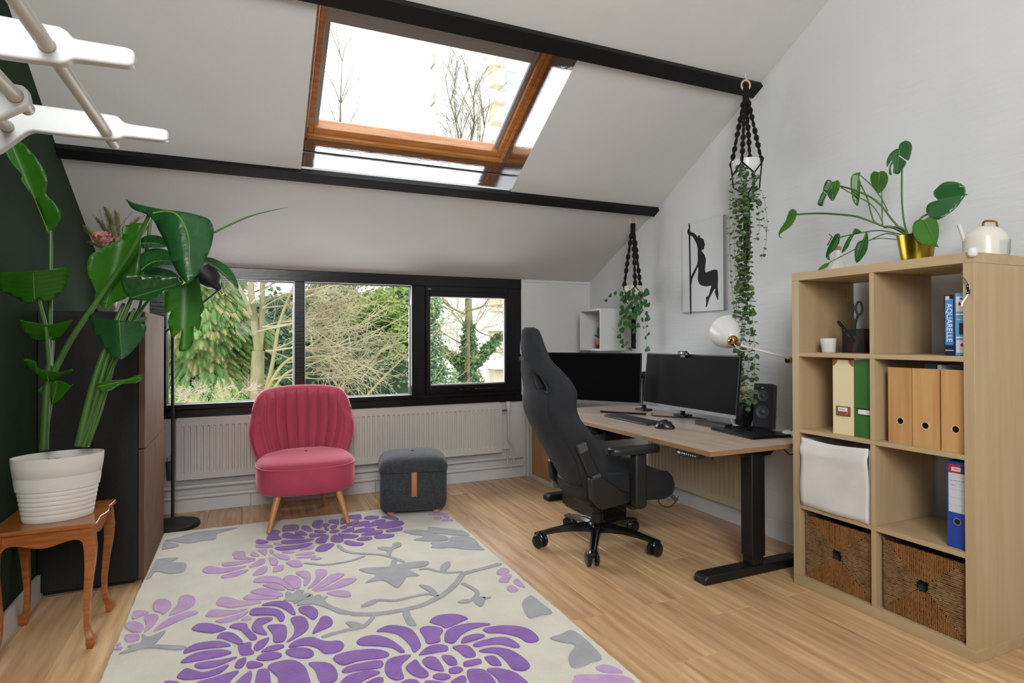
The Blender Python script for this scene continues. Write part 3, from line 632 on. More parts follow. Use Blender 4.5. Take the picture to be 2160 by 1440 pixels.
def vine(z,flat,w):
    ox,oy,s=ZM[z]; c=bez([inside(PZ(ox+flat[i]/s,oy+flat[i+1]/s,.015)) for i in range(0,len(flat),2)],5); l=[];r=[]
    for i,p in enumerate(c):
        d=(c[min(i+1,len(c)-1)]-c[max(i-1,0)]).normalized(); n=V((-d.y,d.x,0))*w/2*(1 if 0<i<len(c)-1 else .4); l.append(p+n); r.append(p-n)
    rows=[[V((p.x,p.y,.0125)) for p in l],[V((p.x,p.y,.0165)) for p in l],[V((p.x,p.y,.0165)) for p in r],[V((p.x,p.y,.0125)) for p in r]]
    MB().grid(rows).build('vine',RC,rug,smooth=0)
PUR3="""720 255 800 248 825 262 805 295 840 328 740 342 700 330 715 290|605 345 640 335 720 355 690 368 612 372|850 215 905 200 990 203 985 250 900 258 848 262|1020 220 1040 208 1090 218 1122 260 1060 255 1022 238|1120 180 1150 160 1215 160 1210 185 1195 232 1150 232 1115 210|1212 195 1245 188 1280 200 1240 220 1215 215|1262 165 1300 155 1358 157 1358 198 1300 185 1275 182|1280 222 1310 205 1345 207 1330 235 1290 240|1228 225 1250 222 1268 252 1235 248|1375 150 1400 140 1440 150 1440 175 1400 195 1378 198|1450 120 1510 108 1560 110 1565 148 1500 150 1450 140|1595 132 1640 118 1725 125 1700 148 1600 152|1748 130 1830 118 1900 140 1890 158 1800 145|1440 200 1490 165 1540 163 1535 190 1450 215|1480 215 1560 172 1640 168 1630 195 1560 215|1590 215 1640 190 1700 158 1780 153 1785 180 1740 200 1640 220|1700 225 1790 180 1870 165 1945 170 1945 200 1860 225 1760 238|1790 250 1860 238 1935 222 1935 250 1860 262 1800 266|1480 270 1570 235 1680 232 1670 255 1580 270|1560 292 1660 258 1760 252 1740 282 1640 297|1690 295 1780 285 1865 290 1840 315 1700 325|1385 265 1450 232 1500 228 1490 258 1430 268|1355 280 1440 285 1540 298 1500 322 1400 322 1365 300|1520 335 1580 310 1658 312 1655 335 1580 345|1405 355 1440 345 1530 362 1588 368 1570 388 1480 390 1420 375|1285 320 1325 290 1370 310 1405 340 1370 360 1300 355|1145 345 1200 310 1268 296 1255 335 1230 365 1170 370|1145 430 1200 385 1290 370 1320 382 1260 430 1190 446|1088 290 1120 282 1245 288 1200 302 1105 315|1135 255 1180 252 1250 268 1200 275 1145 270|1275 262 1310 250 1365 250 1340 272 1290 275|960 270 1000 257 1035 262 1075 290 1030 298 965 288|848 280 900 272 960 290 1050 318 960 326 850 318|835 350 900 342 1020 335 1135 326 1080 355 960 372 855 374|772 412 830 400 960 388 1115 365 1090 392 980 420 830 435|1370 225 1430 205 1435 228 1390 240"""
PNK3="""605 385 680 378 760 392 740 408 620 410|765 370 800 366 850 380 800 388|388 460 430 442 500 445 510 480 520 497 600 508 560 516 420 515 400 490|552 462 590 452 640 485 570 486|622 433 650 427 705 428 700 468 680 476|295 552 360 540 480 532 600 520 530 545 400 572 310 577|118 605 170 577 240 585 300 597 410 588 520 578 430 610 300 640 180 645 125 632|535 592 590 545 650 512 688 515 680 550 620 575|290 670 370 640 480 615 540 608 500 640 400 675 300 686|575 660 610 615 680 580 710 582 705 620 660 652|725 498 780 505 808 535 790 568 745 568 725 530|758 628 775 580 850 570 858 600 830 620|765 470 850 470 915 500 900 520 830 512|878 545 940 525 1010 530 1030 575 960 588 910 570|840 452 900 440 965 450 900 460|1000 430 1060 408 1135 393 1120 418 1060 428|965 475 1060 455 1145 455 1100 470 1000 478|970 500 1060 485 1145 480 1130 500 1000 505|1105 517 1160 500 1205 503 1180 518|725 438 755 430 768 455 745 462|590 725 600 690 700 668 800 675 850 700 900 745 960 795 900 790 830 745 740 725|665 748 740 732 820 755 875 790 800 795 700 765|555 808 640 778 760 790 850 830 830 855 720 850 580 825|850 690 900 662 970 665 1015 700 1015 740 1000 783 950 780 890 735|965 640 1020 620 1090 630 1105 690 1060 755 1035 740 1040 690|1145 620 1170 607 1240 608 1250 650 1200 700 1130 760 1075 782 1120 730 1150 680|1110 795 1200 720 1300 652 1405 645 1390 675 1300 725 1200 775|1130 805 1280 755 1400 695 1500 687 1520 700 1440 750 1300 790|1245 822 1340 803 1440 805 1472 835 1460 855 1360 855"""
PNK1="""1125 72 1180 45 1260 60 1400 72 1320 85 1160 90|922 100 960 68 1040 75 1110 98 1270 105 1180 128 1040 148 935 130|838 205 880 168 960 165 1060 170 1160 155 1080 190 950 215 860 217|915 250 980 230 1080 205 1170 175 1100 230 980 262|1110 245 1150 215 1190 225 1180 240|445 110 480 85 540 85 580 110 575 150 520 200 500 185 450 170|560 208 620 130 640 70 700 50 755 65 765 100 740 140 660 180|445 330 500 270 600 215 700 180 778 175 775 195 680 230 560 285|375 215 420 198 475 200 480 230 440 290 378 333 390 280|230 270 280 252 340 262 372 295 345 335 280 330 235 300|295 180 340 168 408 182 360 210 290 236|228 360 270 350 335 352 330 395 240 405|150 465 180 448 210 452 190 468|160 430 190 415 200 425 175 440"""
PUR1="""1265 130 1330 105 1430 98 1490 125 1528 190 1500 200 1440 160 1370 135|1172 185 1200 155 1300 148 1400 165 1445 210 1430 250 1400 248 1370 210 1290 205 1190 205|1545 155 1580 138 1640 135 1690 165 1695 205 1660 240 1600 205 1560 185|1485 235 1530 213 1590 218 1625 270 1610 320 1540 370 1455 412 1505 360 1515 300|1650 345 1690 270 1720 220 1770 213 1808 250 1790 290 1720 320|1310 290 1370 275 1445 282 1460 330 1440 400 1360 410 1350 350|1190 290 1230 235 1300 222 1350 225 1340 245 1270 285 1310 350 1260 350 1205 330|1020 295 1060 270 1150 268 1170 310 1235 375 1190 395 1140 350 1100 315|738 300 790 270 880 268 985 300 990 315 900 340 800 330 745 318|922 378 960 340 1040 338 1100 375 1128 415 1105 432 1030 405 960 380|678 470 760 425 870 405 970 405 1035 435 940 450 800 465 685 494|662 548 760 495 900 470 1000 470 1040 490 970 515 820 545 668 568|755 580 840 560 960 545 1080 522 1020 555 900 600 790 610|622 665 690 610 750 625 830 640 920 615 1020 580 960 640 840 680 720 694 645 688|780 715 900 680 1030 640 1095 630 1050 680 980 740 780 740|1090 435 1150 415 1190 415 1188 460 1210 495 1120 510 1095 480|1205 450 1240 405 1310 378 1325 385 1290 440 1230 475|1260 485 1330 440 1420 430 1438 445 1380 470|1225 540 1260 505 1350 485 1420 500 1400 530 1300 550|1062 585 1090 545 1150 528 1140 575 1110 605 1070 605|1152 570 1200 555 1280 578 1240 600 1165 607|1470 435 1540 390 1650 372 1720 395 1780 405 1860 400 1895 430 1860 480 1750 498 1690 455 1600 435 1490 450|1448 475 1520 455 1620 458 1665 490 1640 525 1560 532 1470 510|1310 595 1400 555 1500 545 1580 580 1620 640 1625 760 1400 760 1390 680|1620 570 1700 560 1790 575 1840 630 1840 690 1790 720 1710 710 1670 620|1060 740 1120 670 1180 630 1195 650 1180 720 1150 760|1230 640 1260 615 1320 620 1335 690 1330 760 1220 760|525 715 560 705 640 715 620 740 530 735"""
PUR2="""695 240 740 200 830 185 910 190 970 215 940 230 820 282 770 265|315 305 380 270 470 265 560 290 610 340 635 400 620 435 580 455 550 400 470 330 380 310|175 375 230 345 310 335 380 350 450 385 520 445 490 458 430 425 330 412 200 405|625 290 690 270 790 290 770 340 770 380 680 395 655 350|800 370 810 310 880 270 980 250 1080 248 1130 258 1000 290 920 335 870 390 825 388|1075 290 1180 268 1300 268 1400 290 1470 345 1460 380 1390 385 1320 345 1200 320 1110 318|918 382 950 345 1040 325 1092 340 1020 370 940 390|1003 400 1080 370 1180 350 1260 355 1340 405 1310 424 1200 400 1100 405 1030 418|1045 445 1130 422 1240 430 1330 470 1410 540 1380 585 1290 578 1240 520 1170 465 1090 458|620 470 680 420 760 402 825 415 820 445 760 455 640 475|858 420 920 405 980 415 1025 465 1010 488 950 490 900 450|780 482 860 485 895 540 830 545|935 530 980 515 1055 505 1060 535 950 558|1088 490 1160 485 1210 545 1140 548 1100 515|645 510 690 487 750 500 800 580 770 590 690 570 650 535|525 565 560 530 600 510 640 560 692 610 650 640 570 615|375 560 400 510 470 485 565 475 500 540 500 590 512 640 450 655 390 620|5 495 100 455 250 435 350 440 410 465 370 495 200 515 75 548|75 580 160 545 350 515 348 565 200 585 90 603|55 675 110 625 230 590 330 590 335 608 240 650 150 700 50 700|718 625 760 608 830 615 845 635 790 655 730 640|835 575 900 560 935 580 900 605 840 605|850 665 930 622 960 650 930 700 850 700|960 590 1050 575 1110 600 1170 690 1010 700|1100 578 1180 570 1290 595 1350 630 1410 700 1230 700 1160 630|480 680 540 652 600 655 640 700 480 700|215 690 300 645 350 635 370 655 320 700 215 700|660 665 720 660 810 680 800 700 680 700"""
PNK4="""700 105 780 92 870 95 880 115 760 122|750 140 800 130 830 140 790 155|845 125 895 120 905 135 860 138|830 158 880 145 925 152 930 165 850 168|1325 640 1350 605 1400 595 1445 615 1430 640 1360 660|1345 705 1400 660 1465 655 1440 700 1430 725 1370 725|1480 720 1520 695 1590 770 1520 755|1420 775 1460 752 1525 785 1500 812 1440 805"""
PNK2="""1880 560 1940 545 2020 565 2070 600 1950 602 1890 580|1725 640 1760 618 2080 625 2140 690 1740 690"""
GRY={1:"""178 500 240 470 270 450 245 440 350 410 358 350 410 370 520 325 535 335 470 410 460 430 680 440 690 455 640 468 540 462 450 455 350 462 250 490|1430 95 1450 80 1445 40 1470 25 1500 45 1540 15 1590 20 1575 45 1630 40 1640 62 1560 100 1520 120 1500 100|1530 130 1600 75 1640 45 1660 60 1700 50 1730 65 1770 60 1745 95 1800 135 1880 165 2000 188 2160 195 2160 205 1950 200 1850 190 1760 150 1650 120|1905 260 1960 255 2030 275 2040 300 1970 305 1930 285""",
2:"1550 355 1620 330 1730 305 1920 480 1850 530 1720 570 1685 490 1730 405 1640 385",
3:"""1710 410 1770 400 1840 405 1850 380 1890 358 1930 370 1925 395 1850 430 1830 480 1790 480 1800 440 1740 430|1540 605 1650 590 1830 580 1980 545 2170 530 2155 575 2000 605 2095 660 1985 675 1950 720 1885 775 1760 708 1600 730 1660 690 1700 655 1600 635""",
4:"""820 625 815 580 860 545 900 535 908 570 880 600 860 628|980 900 1060 880 1120 885 1060 912 990 912|1115 850 1140 850 1215 860 1225 880 1190 945 1150 930 1120 900|1200 862 1280 862 1230 878|90 945 120 920 200 885 260 885 200 925 120 948|620 745 700 755 760 790 800 845 740 825 660 780|470 995 530 985 560 1050 600 1115 530 1115 490 1060|470 258 580 245 700 250 710 220 860 235 960 245 1030 255 1090 300 960 295 850 285 740 280 880 310 870 345 700 350 570 340 640 320 660 300 560 290|735 360 880 355 920 310 1100 315 1190 400 1210 430 1040 425 930 410 840 415 735 410 745 385|1560 910 1600 865 1650 845 1740 915 1840 1000 1720 1030 1630 1052 1580 990""",
5:"""725 335 900 300 960 270 1100 238 1280 218 1600 182 1500 215 1355 258 1335 322 1170 345 1000 374 790 345|690 440 720 350 790 360 900 395 850 420 740 440|600 600 650 560 870 540 875 560 800 600 975 610 975 680 930 720 780 738 620 710 560 780 500 800 570 660"""}
for z,s,m,nm in ((3,PUR3,RA,'petal'),(1,PUR1,RA,'petal'),(2,PUR2,RA,'petal'),(3,PNK3,RB,'petal'),(1,PNK1,RB,'petal'),(4,PNK4,RB,'petal'),(2,PNK2,RB,'petal'))+tuple((z,s,RC,'grey_leaf') for z,s in GRY.items()):
    for poly in s.split('|'): motif(z,[float(a) for a in poly.split()],m,nm)
for z,f,w_ in ((4,(0,1010,150,1015,300,1005,500,970,650,930,800,860,900,790,970,720,1010,660,1060,635,1200,600,1370,552),.030),(4,(620,608,700,600,800,625,900,635,1020,628),.018),(4,(1010,730,1090,770,1150,810,1140,850,1100,890),.022),
    (4,(160,915,240,885,400,890,560,855,700,830,800,850),.018),(1,(2120,210,2040,290,1900,320,1720,372),.020),(3,(1350,385,1400,430,1480,455,1600,465,1720,470,1820,490,1960,540),.020),(3,(1040,548,1120,555,1220,565,1350,550,1480,525,1600,482),.018),(3,(1870,515,1845,590),.03)): vine(z,f,w_)
# ---------------------------------------------------------------- pink cocktail chair
pk=thing('cocktail_chair',(.34,4.1,0),'rose pink velvet chair with a fan-stitched back on four wooden legs','chair')
M_vel=mat('rose_velvet','b43f57',.75,col2='ab384f',nscale=5,sheen=.8,bump=.06,bscale=120)
_m['rose_velvet'].node_tree.nodes['Principled BSDF'].inputs['Sheen Tint'].default_value=lin('f0a8b4')
M_beech=mat('beech_leg','c79160',.4,col2='b98150',nscale=10,stretch=(8,8,.8))
cx,cyy=.350,4.10
def sup(a,n=2.6): 
    c,s=math.cos(a),math.sin(a); return (abs(c)**(2/n))*(1 if c>=0 else -1),(abs(s)**(2/n))*(1 if s>=0 else -1)
def seatring(rx,ry,z,tilt=0,n=48,e=2.7,cy_=cyy):
    out=[]
    for j in range(n):
        a,b=sup(2*math.pi*j/n,e); out.append(V((cx+a*rx,cy_+b*ry,z+tilt*b)))
    return out
rows=[seatring(.255,.215,.222,0),seatring(.288,.25,.224,0),seatring(.300,.262,.238,0),seatring(.302,.264,.30,0),seatring(.302,.264,.375,0),seatring(.298,.260,.384,0),seatring(.297,.259,.388,0),seatring(.292,.254,.402,0),seatring(.262,.225,.424,.004),seatring(.20,.17,.440,.006),seatring(.10,.085,.449,.004),seatring(.01,.01,.451)]
MB().grid(rows,closeu=True).add(rows[0],[tuple(range(47,-1,-1))]).build('seat',M_vel,pk,smooth=60)
MB().tube(seatring(.3025,.2645,.384,0),.0028,6,closed=True).build('piping',mat('rose_piping','b94c61',.6,sheen=.5),pk.children[0])
# back: a shell of fanned channels
def backpt(u,v,side):
    zb=.235; H=.60
    # outline
    wv=.185+.128*math.sin(min(1,v/.78)*math.pi/2)-.012*(max(0,v-.74)/.26)**2
    top=1-.055*abs(u)**2.4-.20*abs(u)**10
    z=zb+H*v*top
    a=u*1.02; X=cx+wv*math.sin(a)/math.sin(1.02); Yc=cyy+.315+.055*v-.235*(1-math.cos(a))/(1-math.cos(1.02))*(.62+.1*v)
    nx,ny=-math.sin(a)*.75,-math.cos(a)
    th=.040*(1-.35*max(0,v-.9)/.1)
    if side>0:
        ch=u*4.5*(1.0); g=abs(math.cos(math.pi*ch))**.35 if abs(u)<.93 else .75
        f=min(1,max(0,(v-.12)/.2)); th+=.026*g*f*(1-max(0,v-.94)/.06)
    else: th=-.040
    return V((X+nx*th,Yc+ny*th,z))
NU,NV=145,26
fr=[[backpt(-1+2*j/(NU-1),i/NV,1) for j in range(NU)] for i in range(NV+1)]
bk=[[backpt(-1+2*j/(NU-1),i/NV,-1) for j in range(NU)] for i in range(NV+1)]
# rounded rim: blend through a mid line pushed outward
def rim(a,b,out): return [ (p+q)/2+o for p,q,o in zip(a,b,out)]
loop=[]
for i in range(NV+1):
    l=fr[i][0];l2=bk[i][0]; r=fr[i][-1]; r2=bk[i][-1]
    fo=1-.8*max(0,(i/NV-.7)/.3)**2; ml=(l+l2)/2+V((-.026*fo,-.012,0)); mr=(r+r2)/2+V((.026*fo,-.012,0))
    ql=l.lerp(ml,.62)+V((-.008*fo,-.010,0)); qr=r.lerp(mr,.62)+V((.008*fo,-.010,0)); ql2=l2.lerp(ml,.6)+V((-.008,.004,0)); qr2=r2.lerp(mr,.6)+V((.008,.004,0))
    loop.append(fr[i]+[qr,mr,qr2]+bk[i][::-1]+[ql2,ml,ql])
up=V((0,0,.022)); n=len(loop[0]); last=loop[-1]; cn=[]
tops=[]
for k,(s1,s2) in enumerate(((.30,.55),(.65,.9),(1.0,1.0))):
    row=[]
    for j,p in enumerate(last):
        # move towards the mid line between front and back while rising
        if j<NU: o=bk[-1][j]
        elif j<NU+3: o=p
        elif j<2*NU+3: o=fr[-1][NU-1-(j-NU-3)]
        else: o=p
        mid=(p+o)/2; row.append(p.lerp(mid,s1)+up*s2)
    tops.append(row)
MB().grid(loop+tops,closeu=True).add(loop[0],[tuple(range(n-1,-1,-1))]).build('backrest',M_vel,pk,smooth=50)
for sx_,fy,ty,fx in ((-1,3.855,3.92,.233),(1,3.855,3.92,.232),(-1,4.405,4.30,.158),(1,4.405,4.30,.158)):
    MB().cyl((cx+sx_*fx,fy,0.0 if fy>4.14 else .0176),(cx+sx_*(fx-.055),ty,.226),.0135,.0215,18).build('leg',M_beech,pk)
# ---------------------------------------------------------------- dark ottoman
ot=thing('ottoman',(1.06,4.07,0),'charcoal felt storage ottoman with a tan leather strap beside the pink chair','ottoman')
M_felt=mat('charcoal_felt','3c3f43',.95,col2='303336',nscale=60,bump=.3,bscale=300,sheen=.15)
RM=Matrix.Translation((1.045,4.05,0))@Matrix.Rotation(math.radians(-11.5),4,'Z')
def rbox(rows_):
    out=[]
    for hx,hy,z,e in rows_:
        r=[]
        for j in range(56):
            a,b=sup(2*math.pi*(j+.5)/56,e); r.append(V((a*hx,b*hy,z)))
        out.append(r)
    return out
HX=.222; HY=.205
mb=MB().grid(rbox([(HX-.05,HY-.05,.036,6),(HX-.02,HY-.02,.042,7),(HX-.004,HY-.004,.065,8),(HX,HY,.10,9),(HX,HY,.292,9),(HX-.006,HY-.006,.298,9)]),closeu=True)
mb.add(mb.v[:56],[tuple(range(55,-1,-1))]).xf(RM); mb.build('body',M_felt,ot,smooth=60)
mb=MB().grid(rbox([(HX-.01,HY-.01,.296,8),(HX+.006,HY+.006,.302,8),(HX+.008,HY+.008,.322,8),(HX+.001,HY+.001,.352,7),(HX-.02,HY-.02,.378,6),(HX-.06,HY-.06,.395,5),(.08,.07,.404,4),(.01,.01,.406,3)]),closeu=True)
mb.xf(RM); mb.build('lid',M_felt,ot,smooth=60)
for a in (-1,1):
    for b in (-1,1): MB().cyl((a*.150,b*.145,0 if b>0 else .0175),(a*.150,b*.145,.04),.024,n=20).xf(RM).build('foot',M_beech,ot,bevel=.002)
mb=MB(); st_=[(0,-HY-.004,.305),(0,-HY-.006,.29),(0,-HY-.014,.25),(0,-HY-.015,.20),(0,-HY-.008,.155),(0,-HY-.003,.142)]
mb.grid([[V((-.019,y,z)) for _,y,z in bez(st_,4)],[V((.019,y,z)) for _,y,z in bez(st_,4)]]); mb.xf(RM); mb.build('strap',mat('tan_leather','b9794c',.5),ot,solid=.003,smooth=60)
# ---------------------------------------------------------------- sit-stand desk
ZD=.65
dk=thing('desk',(2.35,3.05,0),'height-adjustable desk with pale oak top and black steel legs along the right wall','desk')
M_dtop=mat('pale_oak_laminate','cbb8a6',.36,col2='ae9a87',nscale=3,stretch=(9,.8,1),ramp=(.3,.75),bump=.04,bscale=30,bstretch=(9,1,1),detail=8)
M_dedge=mat('oak_edge_band','94714f',.5)
M_blk=mat('black_powder_coat','131314',.45); M_blkp=mat('black_plastic','151617',.38); M_dgrey=mat('dark_grey_plastic','2c2e31',.45)
dt=MB().box(1.967,2.767,2.155,3.955,.6262,ZD).build('desk_top',M_dtop,dk,bevel=.001)
mb=MB().box(1.966,1.967,2.154,3.956,.6265,.6494).box(1.967,2.767,2.154,2.155,.6265,.6494); mb.build('edge_band',M_dedge,dk,smooth=0)
for yy in (2.256,3.87):
    MB().prism([(1.985,yy-.04,0),(1.985,yy-.04,.028),(2.005,yy-.04,.045),(2.63,yy-.04,.045),(2.645,yy-.04,.028),(2.645,yy-.04,0)],(0,.08,0)).build('foot',M_blk,dk,bevel=.006)
    MB().box(2.296,2.368,yy-.033,yy+.033,.045,.10).build('inner_column',M_blk,dk,bevel=.003)
    MB().box(2.288,2.376,yy-.038,yy+.038,.085,.60).build('outer_column',M_blk,dk,bevel=.005)
    MB().prism([(2.05,yy-.03,.6255),(2.05,yy-.03,.612),(2.24,yy-.03,.60),(2.27,yy-.03,.585),(2.42,yy-.03,.585),(2.45,yy-.03,.605),(2.66,yy-.03,.612),(2.66,yy-.03,.6255)],(0,.06,0)).build('bracket',M_blk,dk,bevel=.003)
MB().box(2.30,2.36,2.28,3.85,.585,.615).build('crossbar',M_blk,dk,bevel=.003)
MB().box(2.45,2.66,2.75,3.75,.53,.535).box(2.45,2.455,2.75,3.75,.53,.61).box(2.655,2.66,2.75,3.75,.53,.61).build('cable_tray',M_blk,dk)
MB().box(2.03,2.42,3.15,3.72,.54,.60).build('drawer',M_blkp,dk,bevel=.006,label='flat black drawer hung under the desk top')
hp=MB().prism([(1.972,2.235,.6255),(1.972,2.41,.6255),(1.972,2.385,.592),(1.972,2.26,.592)],(.05,0,0)).build('handset',M_dgrey,dk,bevel=.003)
for i in range(7): MB().cyl((1.9705,2.265+i*.0155,.609),(1.972,2.265+i*.0155,.609),.0035 if i<5 else .0045,n=10).build('button',mat('button_white','c9ccd0',.5),hp)
MB().box(1.9705,1.972,2.372,2.392,.604,.614).build('display',_m['button_white'],hp)
# ---------------------------------------------------------------- monitors
M_scr=mat('monitor_glass','050506',.5,spec=.06); M_bez=mat('monitor_bezel','16171a',.45); M_sil=mat('silver_chin','747578',.5,metal=.4)
def monitor(p,q,z0,z1,label,pole,tilt=.035):
    p=V(p);q=V(q); d=(q-p).normalized(); n=V((-d.y,d.x,0))      # n points away from the viewer
    t=thing('monitor',((p+q)/2).to_tuple()[:2]+(ZD,),label,'monitor','widescreen monitors on the desk'); W=(q-p).length
    def pt(a,b,z): return p+d*a+n*(b+tilt*(z-z0)/(z1-z0))+V((0,0,z))
    def bx(mb,a0,a1,b0,b1,c0,c1): mb.hexa([pt(a0,b0,c0),pt(a1,b0,c0),pt(a1,b1,c0),pt(a0,b1,c0),pt(a0,b0,c1),pt(a1,b0,c1),pt(a1,b1,c1),pt(a0,b1,c1)]); return mb
    bx(MB(),0,W,0,.018,z0,z1).build('housing',M_bez,t,bevel=.002)
    bx(MB(),.006,W-.006,-.0012,0,z0+.022,z1-.006).build('screen',M_scr,t,smooth=0)
    bx(MB(),.0,W,-.0016,.0,z0,z0+.020).build('chin',M_sil,t,smooth=0)
    mb=MB(); bx(mb,W/2-.15,W/2+.15,.018,.05,z0+.09,z1-.07); mb.build('rear_cover',M_bez,t,bevel=.012)
    rc=p+d*W/2+V((0,0,(z0+z1)/2)); po=V((pole[0],pole[1],0)); el=(rc+n*.05).lerp(V((po.x,po.y,rc.z)),.5)+V((.0,.0,0))
    MB().tube([rc+n*.045,el,V((po.x,po.y,rc.z))],.016,10).build('support_arm',M_bez,t)
    MB().cyl((po.x,po.y,ZD+.0005),(po.x,po.y,rc.z+.03),.017).build('support_pole',M_bez,t); MB().box(po.x-.04,po.x+.04,po.y-.05,po.y+.05,ZD+.0005,ZD+.014).build('pole_clamp',M_bez,t,bevel=.003)
    return t
m2=monitor((2.47,3.352,0),(2.475,2.512,0),.728,1.078,'black widescreen monitor with a webcam clipped on its top edge',(2.70,3.22))
m1=monitor((1.91,3.93,0),(2.385,3.27,0),.728,1.078,'black widescreen monitor set at an angle behind the gaming chair',(2.66,3.60))
wc=thing('webcam',(2.49,3.05,1.085),'small black webcam on top of the right monitor','webcam')
c=PX(1440,745,2.485)
MB().box(c.x-.012,c.x+.012,c.y-.035,c.y+.035,1.074,1.098).build('camera_body',M_blkp,wc,bevel=.004)
MB().prism([(c.x-.008,c.y-.034,1.074),(c.x-.008,c.y-.034,1.096),(c.x-.008,c.y-.06,1.076)],(.016,0,0)).build('shutter_wing',M_blkp,wc)
MB().cyl((c.x-.014,c.y-.005,1.087),(c.x-.011,c.y-.005,1.087),.007).build('lens',mat('lens','050608',.05,coat=1),wc)
MB().box(c.x+.0,c.x+.035,c.y-.02,c.y+.02,1.06,1.0735).build('clip',M_blkp,wc)
# keyboard
kb=thing('keyboard',(2.26,3.18,ZD),'slim black keyboard on the desk left of the mouse','keyboard')
MB().box(2.203,2.335,2.955,3.425,ZD+.0005,ZD+.013).build('keyboard_base',M_dgrey,kb,bevel=.004)
k0=MB(); mk=mat('keycap','1d1f22',.5)
kk=k0.box(-.0078,.0078,-.0078,.0078,0,.003).build('key',mk,kb,bevel=.001,smooth=0,local=True); kk.location=V((2.32,3.41,ZD+.013))-ORG[kb]
for r in range(6):
    for c_ in range(24):
        if r==0 and c_==0: continue
        if r==5 and 5<c_<10: continue
        copyto(kk,V((2.322-r*.0203,3.412-c_*.0192,ZD+.013))-ORG[kb],kb)
MB().box(2.2135,2.228,2.955+.26,2.955+.35,ZD+.013,ZD+.016).build('space_bar',mk,kb,smooth=0)
# mouse
ms=thing('mouse',(2.235,2.825,ZD),'black sculpted computer mouse beside the keyboard','mouse')
rows=[]; rl=Matrix.Translation((2.235,2.825,ZD+.0008))@Matrix.Rotation(math.radians(-62),4,'Z')
for w_,z,sh in ((.9,0,0),(1,.006,0),(1.0,.012,.002),(.93,.024,.004),(.78,.036,.006),(.52,.045,.008),(.22,.049,.009),(.01,.050,.009)):
    rows.append([rl@V((.063*w_*math.cos(a)+sh-.01*z/.05*math.cos(a),.042*w_*math.sin(a)*(1-.15*math.cos(a)),z*(1-.28*math.cos(a)*(1 if math.cos(a)>0 else .3)))) for a in [j*2*math.pi/36 for j in range(36)]])
MB().grid(rows,closeu=True).build('mouse_shell',mat('graphite','1c2024',.28,spec=.6),ms,smooth=70)
MB().cyl(rl@V((.035,-.004,.036)),rl@V((.035,.004,.036)),.009).build('scroll_wheel',mat('steel','8a8d90',.3,metal=1),ms)
# laptop
lp=thing('laptop',(2.53,2.48,ZD),'closed dark laptop lying near the front corner of the desk','laptop')
LM=Matrix.Translation((2.537,2.475,ZD))@Matrix.Rotation(math.radians(-7),4,'Z')
M_lap=mat('space_black','17181a',.32,metal=.6)
MB().box(-.124,.124,-.178,.178,.002,.010).xf(LM).build('base',M_lap,lp,bevel=.004,seg=3)
MB().box(-.124,.124,-.178,.178,.0108,.0165).xf(LM).build('lid',M_lap,lp,bevel=.0028,seg=3)
# apple-shaped mark on the lid, and the ports on the side
ap=[];
for j in range(24):
    a=j*2*math.pi/24; r=.017*(1-.10*abs(math.cos(a*1.0))**6*(math.sin(a)>-2)); ap.append(LM@V((-(math.sin(a)*r*1.05),math.cos(a)*r*.95,.0166)))
MB().prism(ap,(0,0,.0004)).build('lid_emblem',mat('gloss_black','050506',.08),lp,label='glossy round fruit emblem')
MB().prism([LM@V((.019+.009*math.sin(t),.002+.006*math.cos(t),.0166)) for t in [k*.6 for k in range(10)]],(0,0,.0004)).build('lid_emblem_stalk',_m['gloss_black'],lp)
for y in (.07,.09,.11,.125): MB().box(-.1243,-.1238,y,y+.011,.005,.008).xf(LM).build('port',mat('port_grey','5b5d60',.4,metal=.8),lp)
# speaker
sp=thing('speaker',(2.725,2.555,ZD),'black desktop speaker with two round drivers by the right wall','speaker')
SM=Matrix.Translation((2.722,2.548,ZD))@Matrix.Rotation(math.radians(28),4,'Z')@Matrix.Rotation(math.radians(9),4,'Y')
M_sp=mat('speaker_black','16181b',.4); M_grl=mat('speaker_grille','1f2226',.8,bump=.4,bscale=500)
MB().box(-.045,.055,-.052,.052,.006,.262).xf(SM).build('cabinet',M_sp,sp,bevel=.006)
MB().box(-.049,-.045,-.050,.050,.012,.255).xf(SM).build('grille',M_grl,sp,bevel=.002)
for z,r in ((.19,.030),(.098,.036)):
    d=MB().lathe([(r,0),(r,.002),(r*.88,.003),(r*.8,.0015),(r*.45,-.002+.003),(r*.4,.004),(0.001,.006)],(0,0,0),32,axis=(-1,0,0),caps=(False,False)).xf(SM@Matrix.Translation((-.049,0,z))).build('driver',mat('cone_grey','34383d',.55),sp,smooth=60)
bd=MB().box(-.0515,-.049,-.012,.012,.228,.246).xf(SM).build('badge',M_blkp,sp,bevel=.001)
text('JBL',.010,SM@frameM((-.0517,0,.237),(0,-1,0),(0,0,1)),mat('badge_white','d8d8d8',.4),sp,'badge_lettering')
MB().box(-.04,.085,-.04,.04,.0008,.02).xf(Matrix.Translation((2.725,2.55,ZD))@Matrix.Rotation(math.radians(28),4,'Z')).build('foot',M_sp,sp,bevel=.005)
